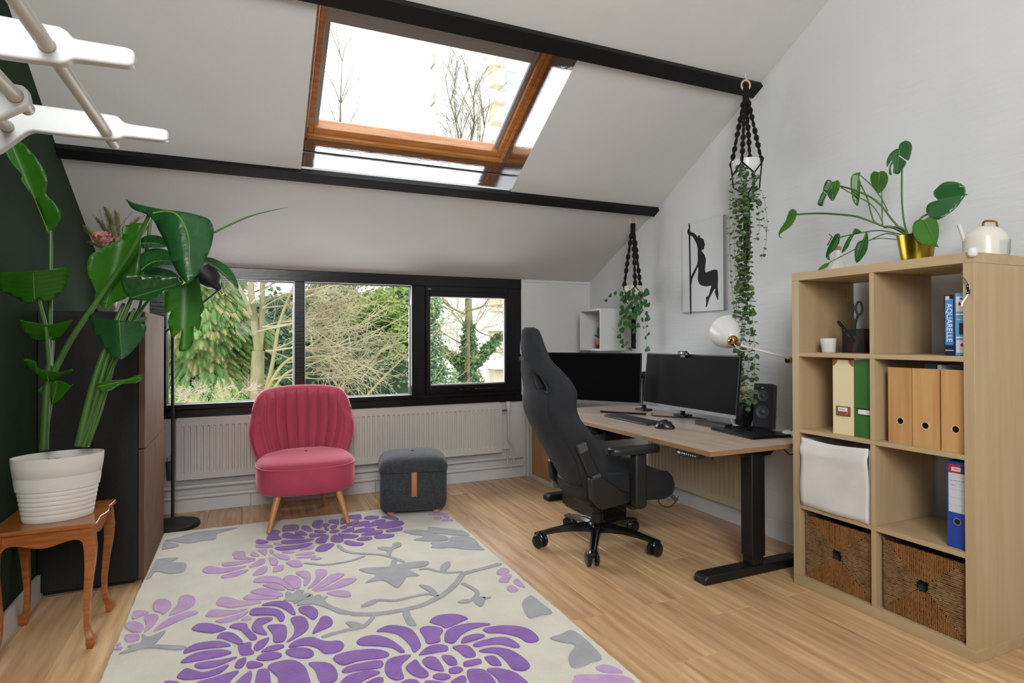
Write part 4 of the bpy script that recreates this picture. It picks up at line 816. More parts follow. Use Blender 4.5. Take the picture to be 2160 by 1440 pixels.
# docking bar, cable clip, planter, charger, cables
dkk=thing('docking_station',(2.60,2.86,ZD),'flat black docking bar with a red edge under the right monitor','dock')
MB().box(2.50,2.555,2.62,2.87,ZD+.006,ZD+.032).build('dock_body',M_blkp,dkk,bevel=.003); MB().box(2.502,2.553,2.622,2.868,ZD+.0006,ZD+.006).build('red_underside',mat('dull_red','7a2f28',.5),dkk)
for y in (2.82,2.845): MB().box(2.4993,2.50,y,y+.01,ZD+.014,ZD+.024).build('port',_m['gloss_black'],dkk)
cc=PZ(1547,899,ZD); tag(MB().tube(bez([cc+V((0,.05,.035)),cc+V((0,.02,.04)),cc+V((0,0,.015)),cc+V((.01,-.03,.006)),cc+V((.03,-.05,.005))],5),.0045,8).build('cable_plug',mat('white_cable','d2d3d3',.4)),'short white cable plug lying behind the laptop','cable')
tag(MB().tube(bez([(2.60,3.42,ZD+.004),(2.55,3.36,ZD+.004),(2.52,3.30,ZD+.004),(2.58,3.2,ZD+.004),(2.68,3.1,ZD+.004),(2.71,3.0,ZD+.004)],6),.0035,6).build('desk_cable',M_blkp),'thin black cable on the desk between the monitors','cable')
tag(MB().tube(bez([(2.30,3.62,ZD+.008),(2.36,3.5,ZD+.010),(2.42,3.46,ZD+.008),(2.5,3.36,ZD+.008)],6),.007,6).build('desk_cable',M_blkp),'thick black cable bundle at the foot of the left monitor','cable')
pl_=thing('planter',(2.765,2.70,ZD),'small tapered black planter with a sprouting plant behind the laptop','planter'); pc_=V((2.745,2.725,ZD))
rows=[]
for h,s_ in ((.0006,.030),(.003,.031),(.118,.052),(.118,.060),(.130,.061),(.130,.054),(.10,.046)):
    rows.append([pc_+V((a*s_,b*s_,h)) for a,b in ((-1,-1),(0,-1),(1,-1),(1,0),(1,1),(0,1),(-1,1),(-1,0))])
MB().grid(rows,closeu=True).add(rows[0],[tuple(range(7,-1,-1))]).add(rows[-1],[tuple(range(8))]).build('pot',mat('gloss_planter','0f1011',.25),pl_,smooth=20)
M_small=mat('small_leaf','5b8a2c',.45,col2='3f6f22',nscale=30,vary=.2,sub=.25); rs=random.Random(4)
for i in range(7):
    a=rs.uniform(0,6.28); b_=pc_+V((.02*math.cos(a),.02*math.sin(a),.11)); t_=b_+V((.05*math.cos(a),.05*math.sin(a),rs.uniform(.02,.07)))
    MB().tube([b_,t_],.0015,5).build('sprig',M_stemg,pl_); MB().leaf(t_,t_+V((.012*math.cos(a),.012*math.sin(a),.012)),t_+V((.03*math.cos(a),.03*math.sin(a),.0)),(0,0,1),.022,n=4).build('sprig_leaf',M_small,pl_)
ch=PZ(1668,919,ZD); ch=V((2.685,2.315,ZD)); t=thing('charging_pad',ch,'round white charger on the desk corner by the bookshelf','charger')
MB().lathe([(.050,.0008),(.055,.004),(.055,.018),(.050,.026),(.03,.030),(.001,.031)],ch,36,caps=(True,False)).build('charger_body',mat('white_gloss','dcdddd',.25),t,smooth=50); MB().cyl(ch+V((-.01,0,.0305)),ch+V((-.01,0,.0325)),.006).build('port',M_blkp,t)
tag(MB().tube(bez([(2.70,2.26,.60),(2.74,2.2,.50),(2.78,2.14,.44),(2.80,2.09,.46),(2.81,2.04,.52)],6),.003,6).build('hanging_cable',M_blkp),'thin black cable sagging between desk leg and bookshelf','cable')
tag(MB().tube(bez([(2.48,2.20,.62),(2.52,2.19,.585),(2.56,2.19,.60),(2.57,2.19,.622)],6),.003,6).build('hanging_cable',M_blkp),'short black cable loop just under the desk end','cable')
tag(MB().tube(bez([(2.44,2.62,.61),(2.46,2.68,.50),(2.5,2.72,.47),(2.54,2.76,.52)],6),.0035,6).build('hanging_cable',M_blkp),'black cable drooping under the middle of the desk','cable')
# things under the desk
pcx=thing('computer_tower',(2.2,3.72,0),'black box standing on the floor beneath the far end of the desk','computer')
q0=PZ(1192,1062); MB().box(2.04,2.26,3.25,3.72,.012,.20).build('case',M_blkp,pcx,bevel=.006)
for x,y in ((2.07,3.28),(2.23,3.28),(2.07,3.69),(2.23,3.69)): MB().cyl((x,y,0),(x,y,.013),.014).build('foot',M_blkp,pcx)
un=thing('drawer_unit',(2.4,4.40,0),'low white framed unit with oak coloured panel behind the gaming chair','cabinet'); M_wf=mat('white_melamine','cbc9c4',.45); M_oakp=mat('oak_panel','b58a55',.5,col2='a37946',nscale=5,stretch=(6,6,1))
a=PZ(1141.5,1008); b=PZ(1184,1030); ux,uy0,uy1=2.20,4.16,4.585
mb=MB(); mb.box(ux,ux+.38,uy0,uy0+.022,0,.50).box(ux,ux+.38,uy1-.022,uy1,0,.50).box(ux,ux+.38,uy0+.022,uy1-.022,0,.03).box(ux,ux+.38,uy0+.022,uy1-.022,.475,.50); mb.build('frame',M_wf,un)
MB().box(ux+.012,ux+.02,uy0+.022,uy1-.022,.03,.475).build('panel',M_oakp,un)
cb=thing('cable_tangle',(2.35,3.0,0),'grey cable duct and looped cables on the floor under the desk','cable')
p0=PZ(1412,1062,.03)
MB().tube(bez([PZ(1395,1030,.12),PZ(1410,1040,.09),PZ(1428,1056,.04)],5),.014,8).build('duct',mat('grey_duct','6b6e70',.4),cb)
mb=MB().tube(bez([PZ(1385,1035,.1),PZ(1410,1020,.12),PZ(1432,1040,.06),PZ(1415,1068,.01),PZ(1390,1060,.02),PZ(1400,1035,.08),PZ(1425,1030,.08)],6),.003,6); mb.build('cable_loop',M_blkp,cb)
# ---------------------------------------------------------------- gaming chair
GC=V((1.83,2.92,0)); gc=thing('gaming_chair',GC,'dark grey fabric gaming chair on a five-star wheeled base turned to the desk','chair')
GM=Matrix.Translation(GC)@Matrix.Rotation(math.radians(-3),4,'Z')
M_gf=mat('dark_grey_fabric','323538',.95,col2='2c2e31',nscale=9,bump=.15,bscale=350,sheen=.05,spec=.2); M_gf2=mat('seat_fabric','27292c',.95,col2='222426',nscale=9,bump=.15,bscale=350,sheen=.05,spec=.2)
M_gp=mat('chair_plastic','1a1b1b',.5); M_gb=mat('base_nylon','0e0f11',.22,spec=.6)
SEC=[(.32,-.165,.185,.10,.03,5),(.38,-.190,.205,.115,.06,4),(.44,-.224,.225,.115,.09,3.4),(.50,-.268,.240,.12,.135,2.6),(.55,-.300,.25,.12,.16,2.6),(.60,-.330,.25,.12,.165,2.6),(.65,-.358,.25,.12,.15,2.6),(.70,-.385,.245,.12,.135,2.6),(.75,-.410,.24,.11,.125,2.6),(.80,-.428,.235,.105,.125,2.6),(.85,-.428,.245,.10,.12,2.6),(.90,-.420,.25,.10,.11,2.6),(.95,-.428,.235,.095,.10,2.6),(1.0,-.440,.20,.09,.085,2.6),(1.06,-.446,.145,.088,.05,2.6),(1.12,-.447,.125,.085,.03,2.6),(1.20,-.448,.10,.07,.02,2.6),(1.225,-.446,.082,.055,.02,2.6),(1.240,-.436,.055,.03,.01,2.6)]
def interp(z):
    for i in range(len(SEC)-1):
        if SEC[i][0]<=z<=SEC[i+1][0]:
            t=(z-SEC[i][0])/(SEC[i+1][0]-SEC[i][0]); P0,P1,P2,P3=SEC[max(i-1,0)],SEC[i],SEC[i+1],SEC[min(i+2,len(SEC)-1)]
            return [.5*(2*b+(c-a)*t+(2*a-5*b+4*c-d)*t*t+(3*b-a-3*c+d)*t**3) for a,b,c,d in zip(P0[1:],P1[1:],P2[1:],P3[1:])]
    return SEC[-1][1:]
def bsurf(z,s,front):
    x,w_,t,wing,e=interp(z); xx=x+wing*abs(s)**e; th=t*(1-.45*abs(s)**3)
    if not front: xx+=-.006*math.cos(s*3.1)+.010*(1-min(1,abs(abs(s)-.66)/.07))*(.36<z<.97)
    else: xx+=th-.02*(1-abs(s))*0
    return V((xx,w_*s,z))
zs=[.32+(1.240-.32)*i/64 for i in range(65)]; loops=[]
for z in zs:
    f=[bsurf(z,-1+2*j/36,True) for j in range(37)]; r=[bsurf(z,1-2*j/36,False) for j in range(37)]
    def rnd_(a,b,sg): return [a.lerp(b,k)+V((0,sg*.012*math.sin(math.pi*k),0)) for k in (.2,.5,.8)]
    loops.append(f+rnd_(f[-1],r[0],1)+r+rnd_(r[-1],f[0],-1))
mb=MB().grid(loops,closeu=True); n=len(loops[0]); mb.add(loops[0],[tuple(range(n-1,-1,-1))]); mb.add(loops[-1],[tuple(range(n))]); mb.xf(GM)
back=mb.build('backrest',M_gf,gc,smooth=60)
# harness openings: cut through, with a plastic surround in each
def opening(sg):
    def O(y,z,x): return V((x,sg*y,z))
    zz=(.985,.93,.865,.87,.945); poly=[(.080,1.010),(.125,.985),(.160,.925),(.160,.895),(.092,.912),(.080,.945)]
    cut=MB().prism([O(y,z,-.70) for y,z in poly],(.7,0,0)).xf(GM).build('cut',M_gp,None); return cut,poly,O
for sg in (-1,1):
    cut,poly,O=opening(sg)
    md=back.modifiers.new('c','BOOLEAN'); md.operation='DIFFERENCE'; md.object=cut; md.solver='EXACT'
    cut.location=-ORG[gc]; cut.parent=gc; cut.location=-ORG[gc]
    bpy.context.view_layer.update()
    me=bpy.data.meshes.new_from_object(back.evaluated_get(bpy.context.evaluated_depsgraph_get())); back.modifiers.clear(); back.data=me; me.materials.clear(); me.materials.append(M_gf)
    bpy.data.objects.remove(cut)
    ring_=[V((interp(z)[0]+interp(z)[3]*(y/interp(z)[1])**2.4-.004,sg*y,z)) for y,z in poly]
    inn=[p+V((.085,0,0)) for p in ring_]; c_=sum(ring_,V((0,0,0)))/6
    o1=[c_+(p-c_)*1.10 for p in ring_]; i1=[c_+(p-c_)*.86+V((.004,0,0)) for p in ring_]; i2=[p+V((.09,0,0)) for p in i1]
    o1=[p+V((-.003,0,0)) for p in o1]
    MB().grid([[c_+(p-c_)*1.1+V((.01,0,0)) for p in ring_],o1,i1,i2],closeu=True).xf(GM).build('harness_opening',M_gp,gc,bevel=.002,label='black plastic lined opening in the backrest')
# seams, tag and embroidered emblem
for sg in (-1,1):
    MB().tube([GM@(bsurf(z,sg*.66,False)+V((-.001,0,0))) for z in [.37+i*.02 for i in range(25)]],.004,6).build('seam',M_gp,gc)
MB().tube([GM@(bsurf(.385,s/10,False)+V((-.003,0,0))) for s in range(-7,8)],.004,6).build('seam',M_gp,gc)
def onback(y,z): 
    w_=interp(z)[1]; return GM@(bsurf(z,y/w_,False)+V((-.0035,0,0)))
M_emb=mat('black_embroidery','0c0c0d',.6)
for tri in (((.075,1.095),(.050,1.098),(.045,1.170),(.058,1.135)),((.048,1.097),(.028,1.094),(.040,1.150)),((.026,1.093),(.010,1.090),(.028,1.125))):
    mb=MB(); 
    pts=[onback(y,z) for y,z in tri]; mb.add(pts+[p+V((-.001,-.0005,0)) for p in pts],[tuple(range(len(pts))),tuple(range(2*len(pts)-1,len(pts)-1,-1))]); mb.build('emblem',M_emb,gc,label='black embroidered sail emblem')
a_=onback(.02,1.068); text('CORSAIR',.026,frameM(a_+V((-.002,-.001,0)),(onback(-.04,1.068)-onback(.08,1.068)),(-.18,0,1)),M_emb,gc,'embroidered_lettering')
MB().box(-.330,-.275,.243,.247,.755,.790).xf(GM).build('side_tag',M_emb,gc)
# recline brackets
for sg in (-1,1):
    y=sg*.247; b1=MB()
    for (xa,za),(xb,zb) in (((-.235,.63),(-.135,.42)),): b1.bar((xa,y,za),(xb,y,zb),.055,.030,up=(0,1,0))
    b1.xf(GM).build('recline_bar',M_gp,gc,bevel=.006)
    for (x_,z_) in ((-.228,.612),(-.145,.445)): MB().bar((x_-.008,y+sg*.010,z_+.022),(x_+.008,y+sg*.010,z_-.022),.050,.026,up=(0,1,0)).xf(GM).build('pad',mat('grey_pad','45464a',.6),gc,bevel=.004)
    MB().prism([(-.19,y-.02*sg,.45),(-.12,y-.02*sg,.46),(.0,y-.02*sg,.37),(.05,y-.02*sg,.36),(.05,y-.02*sg,.30),(-.12,y-.02*sg,.28),(-.18,y-.02*sg,.34)],(0,sg*.045,0)).xf(GM).build('hinge_cover',M_gp,gc,bevel=.008)
# seat
rows=[]
def sr(x0,x1,w_,z,e,dz=0,n=56):
    out=[]; xm=(x0+x1)/2; h=(x1-x0)/2
    for j in range(n):
        a,b=sup(2*math.pi*j/n,e); out.append(V((xm+a*h,b*w_*(1+.06*a),z+dz*abs(b)**2-.012*(a>0)*a*a)))
    return out
rows=[sr(-.14,.30,.20,.292,4),sr(-.17,.36,.245,.30,4.5),sr(-.18,.385,.268,.33,4.5),sr(-.18,.392,.272,.37,4.5,.008),sr(-.175,.385,.266,.405,4.2,.02),sr(-.16,.365,.245,.425,4,.03),sr(-.14,.33,.20,.418,3.6,.02),sr(-.10,.26,.13,.413,3,.0),sr(.0,.12,.04,.412,2),sr(.05,.06,.005,.412,2)]
MB().grid(rows,closeu=True).add(rows[0],[tuple(range(55,-1,-1))]).xf(GM).build('seat_cushion',M_gf2,gc,smooth=60)
MB().box(-.10,.14,-.10,.10,.245,.292).xf(GM).build('tilt_mechanism',M_gp,gc,bevel=.01)
MB().cyl((.02,-.10,.27),(.02,-.26,.262),.006).xf(GM).build('height_lever',M_gp,gc)
for sg in (-1,1):
    y=sg*.318
    arm=MB().prism([(.035,y-.030,.30),(.035,y-.030,.575),(.105,y-.030,.575),(.105,y-.030,.30),(.09,y-.030,.285),(.05,y-.030,.285)],(0,.06,0)).xf(GM).build('arm_post',M_gp,gc,bevel=.012)
    MB().box(.04,.10,sg*.12,sg*.30,.272,.29).xf(GM).build('arm_bracket',M_gp,gc,bevel=.004)
    rows=[]
    for k,(s_,z) in enumerate(((.7,.574),(.95,.577),(1,.586),(1,.598),(.93,.608),(.6,.612),(.02,.613))):
        rows.append([V((.045+sup(2*math.pi*j/40,3.2)[0]*.150*(s_*.3+.7 if k<6 else .02),y+sup(2*math.pi*j/40,3.2)[1]*.050*s_,z)) for j in range(40)])
    MB().grid(rows,closeu=True).add(rows[0],[tuple(range(39,-1,-1))]).xf(GM).build('armrest_pad',mat('arm_pad','1d1f21',.32,bump=.2,bscale=200),gc,smooth=60)
MB().cyl((0,0,.14),(0,0,.25),.030,n=24).xf(GM).build('gas_column',M_gp,gc); MB().cyl((0,0,.10),(0,0,.185),.036,.034,n=24).xf(GM).build('column_sleeve',M_gp,gc)
MB().lathe([(.04,.075),(.052,.08),(.054,.12),(.045,.132),(.036,.133)],(0,0,0),30).xf(GM).build('hub',M_gb,gc)
for k in range(5):
    a=math.radians(162+72*k+3); A=Matrix.Rotation(a,4,'Z'); rows=[]
    for r,zt,hh,ww in ((.03,.128,.05,.030),(.08,.128,.042,.027),(.16,.122,.034,.023),(.24,.108,.026,.021),(.30,.094,.022,.020),(.335,.086,.020,.021),(.358,.082,.018,.017),(.364,.078,.012,.012)):
        rows.append([A@V((r,y_,z_)) for y_,z_ in ((-ww,zt-hh),(-ww*1.05,zt-hh*.4),(-ww*.55,zt),(-ww*.3,zt-.004),(ww*.3,zt-.004),(ww*.55,zt),(ww*1.05,zt-hh*.4),(ww,zt-hh))])
    mb=MB().grid(rows,closeu=True); mb.add(rows[-1],[tuple(range(8))]); mb.xf(GM); lg=mb.build('base_arm',M_gb,gc,smooth=35)
    sw=[-50,25,75,-20,40][k]; W=A@Matrix.Translation((.340,0,0))@Matrix.Rotation(math.radians(sw),4,'Z')
    ca=MB().cyl((0,0,.045),(0,0,.075),.007,n=10); ca.tube([(.0,0,.072),(-.018,0,.066),(-.030,0,.052)],[.018,.020,.013],12); ca.xf(GM@W); c_=ca.build('castor',M_gb,gc,smooth=50)
    for y in (-.021,.021):
        MB().lathe([(.001,-.012),(.022,-.012),(.033,-.010),(.0375,-.005),(.0375,.005),(.033,.010),(.022,.012),(.001,.012)],(-.012,y,.0378),28,axis=(0,1,0)).xf(GM@W).build('wheel',mat('wheel_nylon','151617',.3),c_,smooth=40)
# ---------------------------------------------------------------- bookshelf
SXF=2.408; SXB=2.798; bs=thing('bookshelf',(2.6,1.683,0),'tall birch cube bookshelf of eight compartments along the right wall','shelf')
M_bir=mat('birch_laminate','b9a27e',.5,col2='ad9570',nscale=3.5,stretch=(7,7,.35),ramp=(.3,.75),bump=.02,bscale=60,detail=7)
M_birh=mat('birch_laminate_flat','b9a27e',.5,col2='ad9570',nscale=3.5,stretch=(7,.5,7),ramp=(.3,.75),detail=7)
y0,y1=1.288,2.078; ym0,ym1=1.667,1.687
MB().box(SXF,SXB,y0,y1,1.452,1.49).build('top_panel',M_birh,bs,bevel=.0012); MB().box(SXF,SXB,y0,y1,0,.045).build('bottom_panel',M_birh,bs,bevel=.0012)
MB().box(SXF,SXB,y0,y0+.037,.0455,1.4515).build('side_panel',M_bir,bs,bevel=.0012); MB().box(SXF,SXB,y1-.037,y1,.0455,1.4515).build('side_panel',M_bir,bs,bevel=.0012)
cells=[(.045,.367),(.387,.727),(.745,1.089),(1.109,1.452)]
for a,b in cells: MB().box(SXF+.001,SXB,ym0,ym1,a+.0005,b-.0005).build('divider',M_bir,bs,bevel=.0008)
for a,b in ((.367,.387),(.727,.745),(1.089,1.109)): MB().box(SXF+.0006,SXB,y0+.037,y1-.037,a,b).build('shelf_board',M_birh,bs,bevel=.0008)
for z in (1.40,1.415,1.385): MB().cyl((2.74,y1-.0372,z),(2.74,y1-.038,z),.0025,n=8).build('peg_hole',_m['joint_dark'],bs)
MB().lathe([(.001,-.012),(.012,-.012),(.015,-.006),(.015,.010),(.012,.018),(.001,.020)],(SXF-.002,y0+.002,1.490),20,axis=(0,0,-1)).build('corner_guard',mat('white_rubber','d9dcdc',.4),bs,smooth=60,label='white rubber corner guard')
M_chr=mat('chrome','b9b6b2',.15,metal=1)
ck=MB().box(SXF-.006,SXF-.0002,y0+.010,y0+.024,1.335,1.372).build('cleat_hook',M_chr,bs,bevel=.002,label='chrome double cleat hook')
MB().tube(bez([(SXF-.006,y0+.017,1.372),(SXF-.014,y0+.022,1.39),(SXF-.022,y0+.026,1.405),(SXF-.024,y0+.026,1.418)],5),.0035,8).build('prong',M_chr,ck)
MB().tube(bez([(SXF-.006,y0+.017,1.335),(SXF-.014,y0+.022,1.32),(SXF-.022,y0+.027,1.305),(SXF-.024,y0+.028,1.292)],5),.0035,8).build('prong',M_chr,ck)
for z in (1.342,1.365): MB().ball((SXF-.0065,y0+.017,z),.003,8).build('screw',M_chr,ck)
# seagrass baskets
M_cord=mat('seagrass_cord','a5713b',.85,col2='8a5a2b',nscale=18,stretch=(1,1,1),ramp=(.3,.7),bump=.9,bscale=260)
M_cord2=mat('seagrass_cord_pale','a88558',.85,col2='7d5a33',nscale=18,ramp=(.3,.7),bump=.9,bscale=260)
M_dark=mat('basket_inside','120e0a',.95)
def basket(ya,yb,za,zb,label):
    x=SXF+.02; t=thing('seagrass_basket',(x+.17,(ya+yb)/2,za),label,'basket','seagrass baskets in the bottom compartments')
    MB().box(x+.010,x+.35,ya,ya+.012,za,zb-.02).build('side_wall',M_cord,t); MB().box(x+.010,x+.35,yb-.012,yb,za,zb-.02).build('side_wall',M_cord,t)
    MB().box(x+.34,x+.352,ya+.012,yb-.012,za,zb-.02).build('rear_wall',M_cord,t); MB().box(x+.012,x+.34,ya+.012,yb-.012,za,za+.012).build('floor_panel',M_cord,t)
    yc=(ya+yb)/2; zc=(za+zb)/2+.005; hw=(yb-ya)/2; hh=(zb-za)/2; hs=.021
    # backing sheet with the square grip hole
    mb=MB(); xx=x+.010
    for b in ((ya,yc-hs,za,zb),(yc+hs,yb,za,zb),(yc-hs,yc+hs,za,zc-hs),(yc-hs,yc+hs,zc+hs,zb)): mb.box(xx,xx+.004,*b)
    mb.build('backing',M_dark,t,smooth=0)
    mb=MB(); p=.0074; rb_=random.Random(int(ya*1000)); n=int(hw/p)
    def cord(a,b,r):
        r=.0031; jx=V((rb_.uniform(-.0013,.0013),0,0)); a=V(a)+jx; b=V(b)+jx; d=(V(b)-V(a)); k=max(2,int(d.length/.012)); mb.tube([V(a)+d*i/k+V((rb_.uniform(-.0012,.0008),rb_.uniform(-.0006,.0006),rb_.uniform(-.0006,.0006))) for i in range(k+1)],[r*(1+.14*((i%2)*2-1)) for i in range(k+1)],5,caps=False)
    for i in range(-n,n+1):
        y=yc+i*p; lim=hh*abs(i*p)/hw; lim=max(lim,hs) if abs(i*p)<hs else lim
        if 1:
            cord((x+.006,y,zc+lim+rb_.uniform(-.003,.003)),(x+.006,y,zb-rb_.uniform(0,.003)),.0034); cord((x+.006,y,zc-lim+rb_.uniform(-.003,.003)),(x+.006,y,za),.0034)
    o=mb.build('woven_front',M_cord,t,smooth=60); o['kind']='stuff'; mb=MB(); n=int(hh/p)
    for i in range(-n,n+1):
        z=zc+i*p; lim=hw*abs(i*p)/hh; lim=max(lim,hs) if abs(i*p)<hs else lim
        cord((x+.0065,yc+lim+rb_.uniform(-.003,.003),z),(x+.0065,yb,z),.0034); cord((x+.0065,yc-lim+rb_.uniform(-.003,.003),z),(x+.0065,ya,z),.0034)
    o=mb.build('woven_sides_of_front',M_cord2,t,smooth=60); o['kind']='stuff'
    MB().box(x+.05,x+.30,ya+.03,yb-.03,za+.014,zc+.002).build('contents',mat('grey_contents','5b6068',.4),t,bevel=.02,label='grey things showing through the grip hole')
    return t
basket(1.702,2.028,.0462,.338,'brown seagrass basket in the bottom far compartment, beside the desk end')
basket(1.338,1.650,.0462,.338,'brown seagrass basket in the bottom compartment nearest the camera')
# white fabric box, sagging front
fbx=thing('fabric_box',(2.58,1.86,.388),'white fabric storage box with a slack front in the third row','box')
M_fab=mat('white_canvas','dcdad6',.9,col2='d2d0cb',nscale=5,bump=.15,bscale=300,sheen=.2)
rows=[]
for i in range(15):
    t=i/14; z=.3885+t*.318; row=[]
    for j in range(21):
        u=j/20; y=1.694+u*.336; sag=-.012*math.sin(math.pi*u)*(t>.99)
        xx=SXF-.004+.010*math.sin(t*3.0)*math.sin(math.pi*u)-.012*math.exp(-((t-.82)/.05)**2)*(.3+.7*u)+.004*math.sin(u*9+t*6)+.006*(t>.9)
        row.append(V((xx,y+.002*math.sin(t*8),z-.010*math.sin(math.pi*u)*t)))
    rows.append(row)
MB().grid(rows).build('front',M_fab,fbx,smooth=80,solid=.006)
MB().box(SXF+.01,2.77,1.694,1.70,.3885,.70).build('side',M_fab,fbx); MB().box(SXF+.01,2.77,2.024,2.03,.3885,.70).build('side',M_fab,fbx); MB().box(SXF+.01,2.77,1.70,2.024,.3885,.395).build('bottom',M_fab,fbx); MB().box(2.764,2.77,1.70,2.024,.395,.70).build('back',M_fab,fbx)
# magazine files
M_ven=mat('oak_veneer','c79d66',.5,col2='b5844c',nscale=4,stretch=(9,9,.6),ramp=(.3,.72),bump=.04,bscale=60,bstretch=(9,9,.6),vary=.05,detail=8)
def prismfile(name,label,ya,yb,za,zb,m,grp=None,x=None,hole=None,zback=None,d=.25):
    x=x or SXF+.03; t=thing(name,(x+d/2,(ya+yb)/2,za),label,'magazine file',grp); zback=zback or zb-.12
    if hole:
        zc,yc,r=hole; n=24; outer=[];inner=[]
        mb=MB()
        for j in range(n):
            a=j*2*math.pi/n; c,s=math.cos(a),math.sin(a); k=1/max(abs(c)/((yb-ya)/2 if 1 else 1),1e-9); 
            hy=(yb-yc) if c>0 else (yc-ya); hz=(zb-zc) if s>0 else (zc-za)
            k=min(hy/max(abs(c),1e-6),hz/max(abs(s),1e-6)); outer.append(V((x,yc+c*k,zc+s*k))); inner.append(V((x,yc+c*r,zc+s*r)))
        # exact corners
        for (cy_,cz_) in ((ya,za),(ya,zb),(yb,za),(yb,zb)):
            j=min(range(n),key=lambda q:(outer[q]-V((x,cy_,cz_))).length); outer[j]=V((x,cy_,cz_))
        o2=[p+V((.003,0,0)) for p in outer]; i2=[p+V((.003,0,0)) for p in inner]
        mb.grid([o2,outer,inner,i2],closeu=True,closev=True).build('front',m,t,smooth=0)
        MB().tube([p+V((-.0003,0,0)) for p in inner],.0012,6,closed=True).build('hole_rim',mat('pale_rim','c9c2b5',.4),t)
    else: MB().box(x,x+.003,ya,yb,za,zb).build('front',m,t,bevel=.0008)
    for ys in (ya,yb-.003): MB().prism([(x+.003,ys,za),(x+d,ys,za),(x+d,ys,zback),(x+.003,ys,zb)],(0,.003,0)).build('side',m,t,smooth=0)
    MB().box(x+.003,x+d,ya+.003,yb-.003,za,za+.003).build('base',m,t,smooth=0)
    return t
mf=[prismfile('magazine_file','oak veneer magazine file beside the shelf divider, leftmost of three',1.532,1.628,.7452,1.056,M_ven,'oak veneer magazine files',hole=(.838,1.578,.0135)),
prismfile('magazine_file','oak veneer magazine file in the middle of three',1.428,1.529,.7452,1.056,M_ven,'oak veneer magazine files',hole=(.832,1.480,.0135)),
prismfile('magazine_file','oak veneer magazine file nearest the outer shelf side, rightmost of three',1.328,1.421,.7452,1.056,M_ven,'oak veneer magazine files',hole=(.832,1.370,.0135))]
tag(MB().box(2.47,2.62,1.455,1.50,.75,1.075).build('folder',mat('blue_folder','1d4a66',.3)),'blue plastic folder sticking out of the middle magazine file','folder')
tag(MB().box(2.46,2.60,1.432,1.446,.75,1.072).build('booklet',mat('white_paper','c8c8c8',.6)),'thin white booklet beside the blue folder','booklet')
tag(MB().box(2.46,2.62,1.338,1.352,.75,1.078).build('booklet',mat('cream_paper','cfcab8',.6)),'cream booklet in the rightmost magazine file','booklet')
M_crm=mat('cream_card','e0d3aa',.55); M_gcd=mat('green_card','2f6a22',.5,col2='28601d',nscale=8); M_brl=mat('brown_leatherette','8f5433',.5)
f=prismfile('magazine_file','cream magazine file with brown corners and label holder',1.783,1.884,.7452,1.080,M_crm,None,zback=.98)
x=SXF+.03
for sg,yy in ((1,1.884),(-1,1.783)): MB().prism([(x-.001,yy,1.081),(x-.001,yy-sg*.024,1.081),(x-.001,yy-sg*.020,1.066),(x-.001,yy-sg*.006,1.052),(x-.001,yy,1.050)],(.001,0,0)).build('corner',M_brl,f,smooth=0)
lh=MB().box(x-.002,x,1.797,1.868,.828,.872).build('label_holder',M_brl,f,bevel=.0008); MB().box(x-.003,x-.002,1.811,1.856,.849,.867).build('label',mat('label_white','dedede',.6),lh)
text('Kunst',.012,frameM((x-.0032,1.836,.858),(0,-1,0),(0,0,1)),mat('pencil','8890a0',.7),lh,'handwriting')
MB().tube([(x-.002,1.858,.846),(x-.010,1.850,.836),(x-.010,1.815,.836),(x-.002,1.807,.846)],.0035,8).build('pull',mat('copper_pull','b06b42',.3,metal=.6),lh)
for yy in (1.800,1.865):
    for zz in (.832,.868): MB().ball((x-.0022,yy,zz),.0018,6).build('rivet',M_chr,lh)
f=prismfile('magazine_file','dark green magazine file with a white label',1.689,1.7795,.7452,1.080,M_gcd,None,zback=.98)
lh=MB().box(x-.002,x,1.694,1.765,.842,.872).build('label_holder',mat('dark_metal','35383a',.4,metal=.5),f); MB().box(x-.003,x-.002,1.697,1.760,.846,.866).build('label',_m['label_white'],lh)
tag(MB().box(2.695,2.79,1.70,1.80,.7455,1.088).build('white_box',mat('white_card','c9c7c4',.6)),'white carton standing behind the green magazine file','box')
# blue lever arch binder
bn=thing('ring_binder',(2.55,1.365,.388),'blue lever arch binder with a white spine label','binder'); M_blu=mat('binder_blue','1c3f9c',.4)
MB().box(SXF+.03,SXF+.31,1.398,1.401,.3875,.712).build('cover',M_blu,bn); MB().box(SXF+.03,SXF+.31,1.3265,1.3295,.3875,.712).build('cover',M_blu,bn)
mb=MB(); xx=SXF+.027; MB().box(xx,xx+.003,1.3265,1.401,.3875,.712).build('spine',M_blu,bn,bevel=.001)
MB().box(xx+.02,xx+.26,1.335,1.392,.395,.69).build('papers',mat('paper_stack','c9c7c0',.8),bn)
sl=MB().box(xx-.0008,xx,1.332,1.395,.520,.700).build('spine_label',mat('label_blue_white','c4c8d2',.5),bn)
MB().box(xx-.0014,xx-.0008,1.332,1.395,.668,.700).build('label_header',mat('label_red','b5202c',.5),sl); MB().box(xx-.0018,xx-.0014,1.352,1.384,.676,.690).build('label_name_field',_m['label_white'],sl)
MB().box(xx-.0016,xx-.0014,1.3325,1.352,.668,.700).build('label_header_blue',mat('label_navy','25315e',.5),sl); 
text('OFFICE',.0085,frameM((xx-.002,1.368,.683),(0,-1,0),(0,0,1)),mat('ink_navy','2a2f55',.6),sl,'label_lettering')
text('De wereld van',.0085,frameM((xx-.001,1.365,.640),(0,-1,.05),(0,.05,1)),_m['pencil'],sl,'handwriting'); text('2016',.008,frameM((xx-.001,1.378,.622),(0,-1,.05),(0,.05,1)),_m['pencil'],sl,'handwriting')
for z in (.655,.63,.605,.575,.548): MB().box(xx-.001,xx-.0008,1.334,1.393,z,z+.0006).build('rule_line',_m['pencil'],sl)
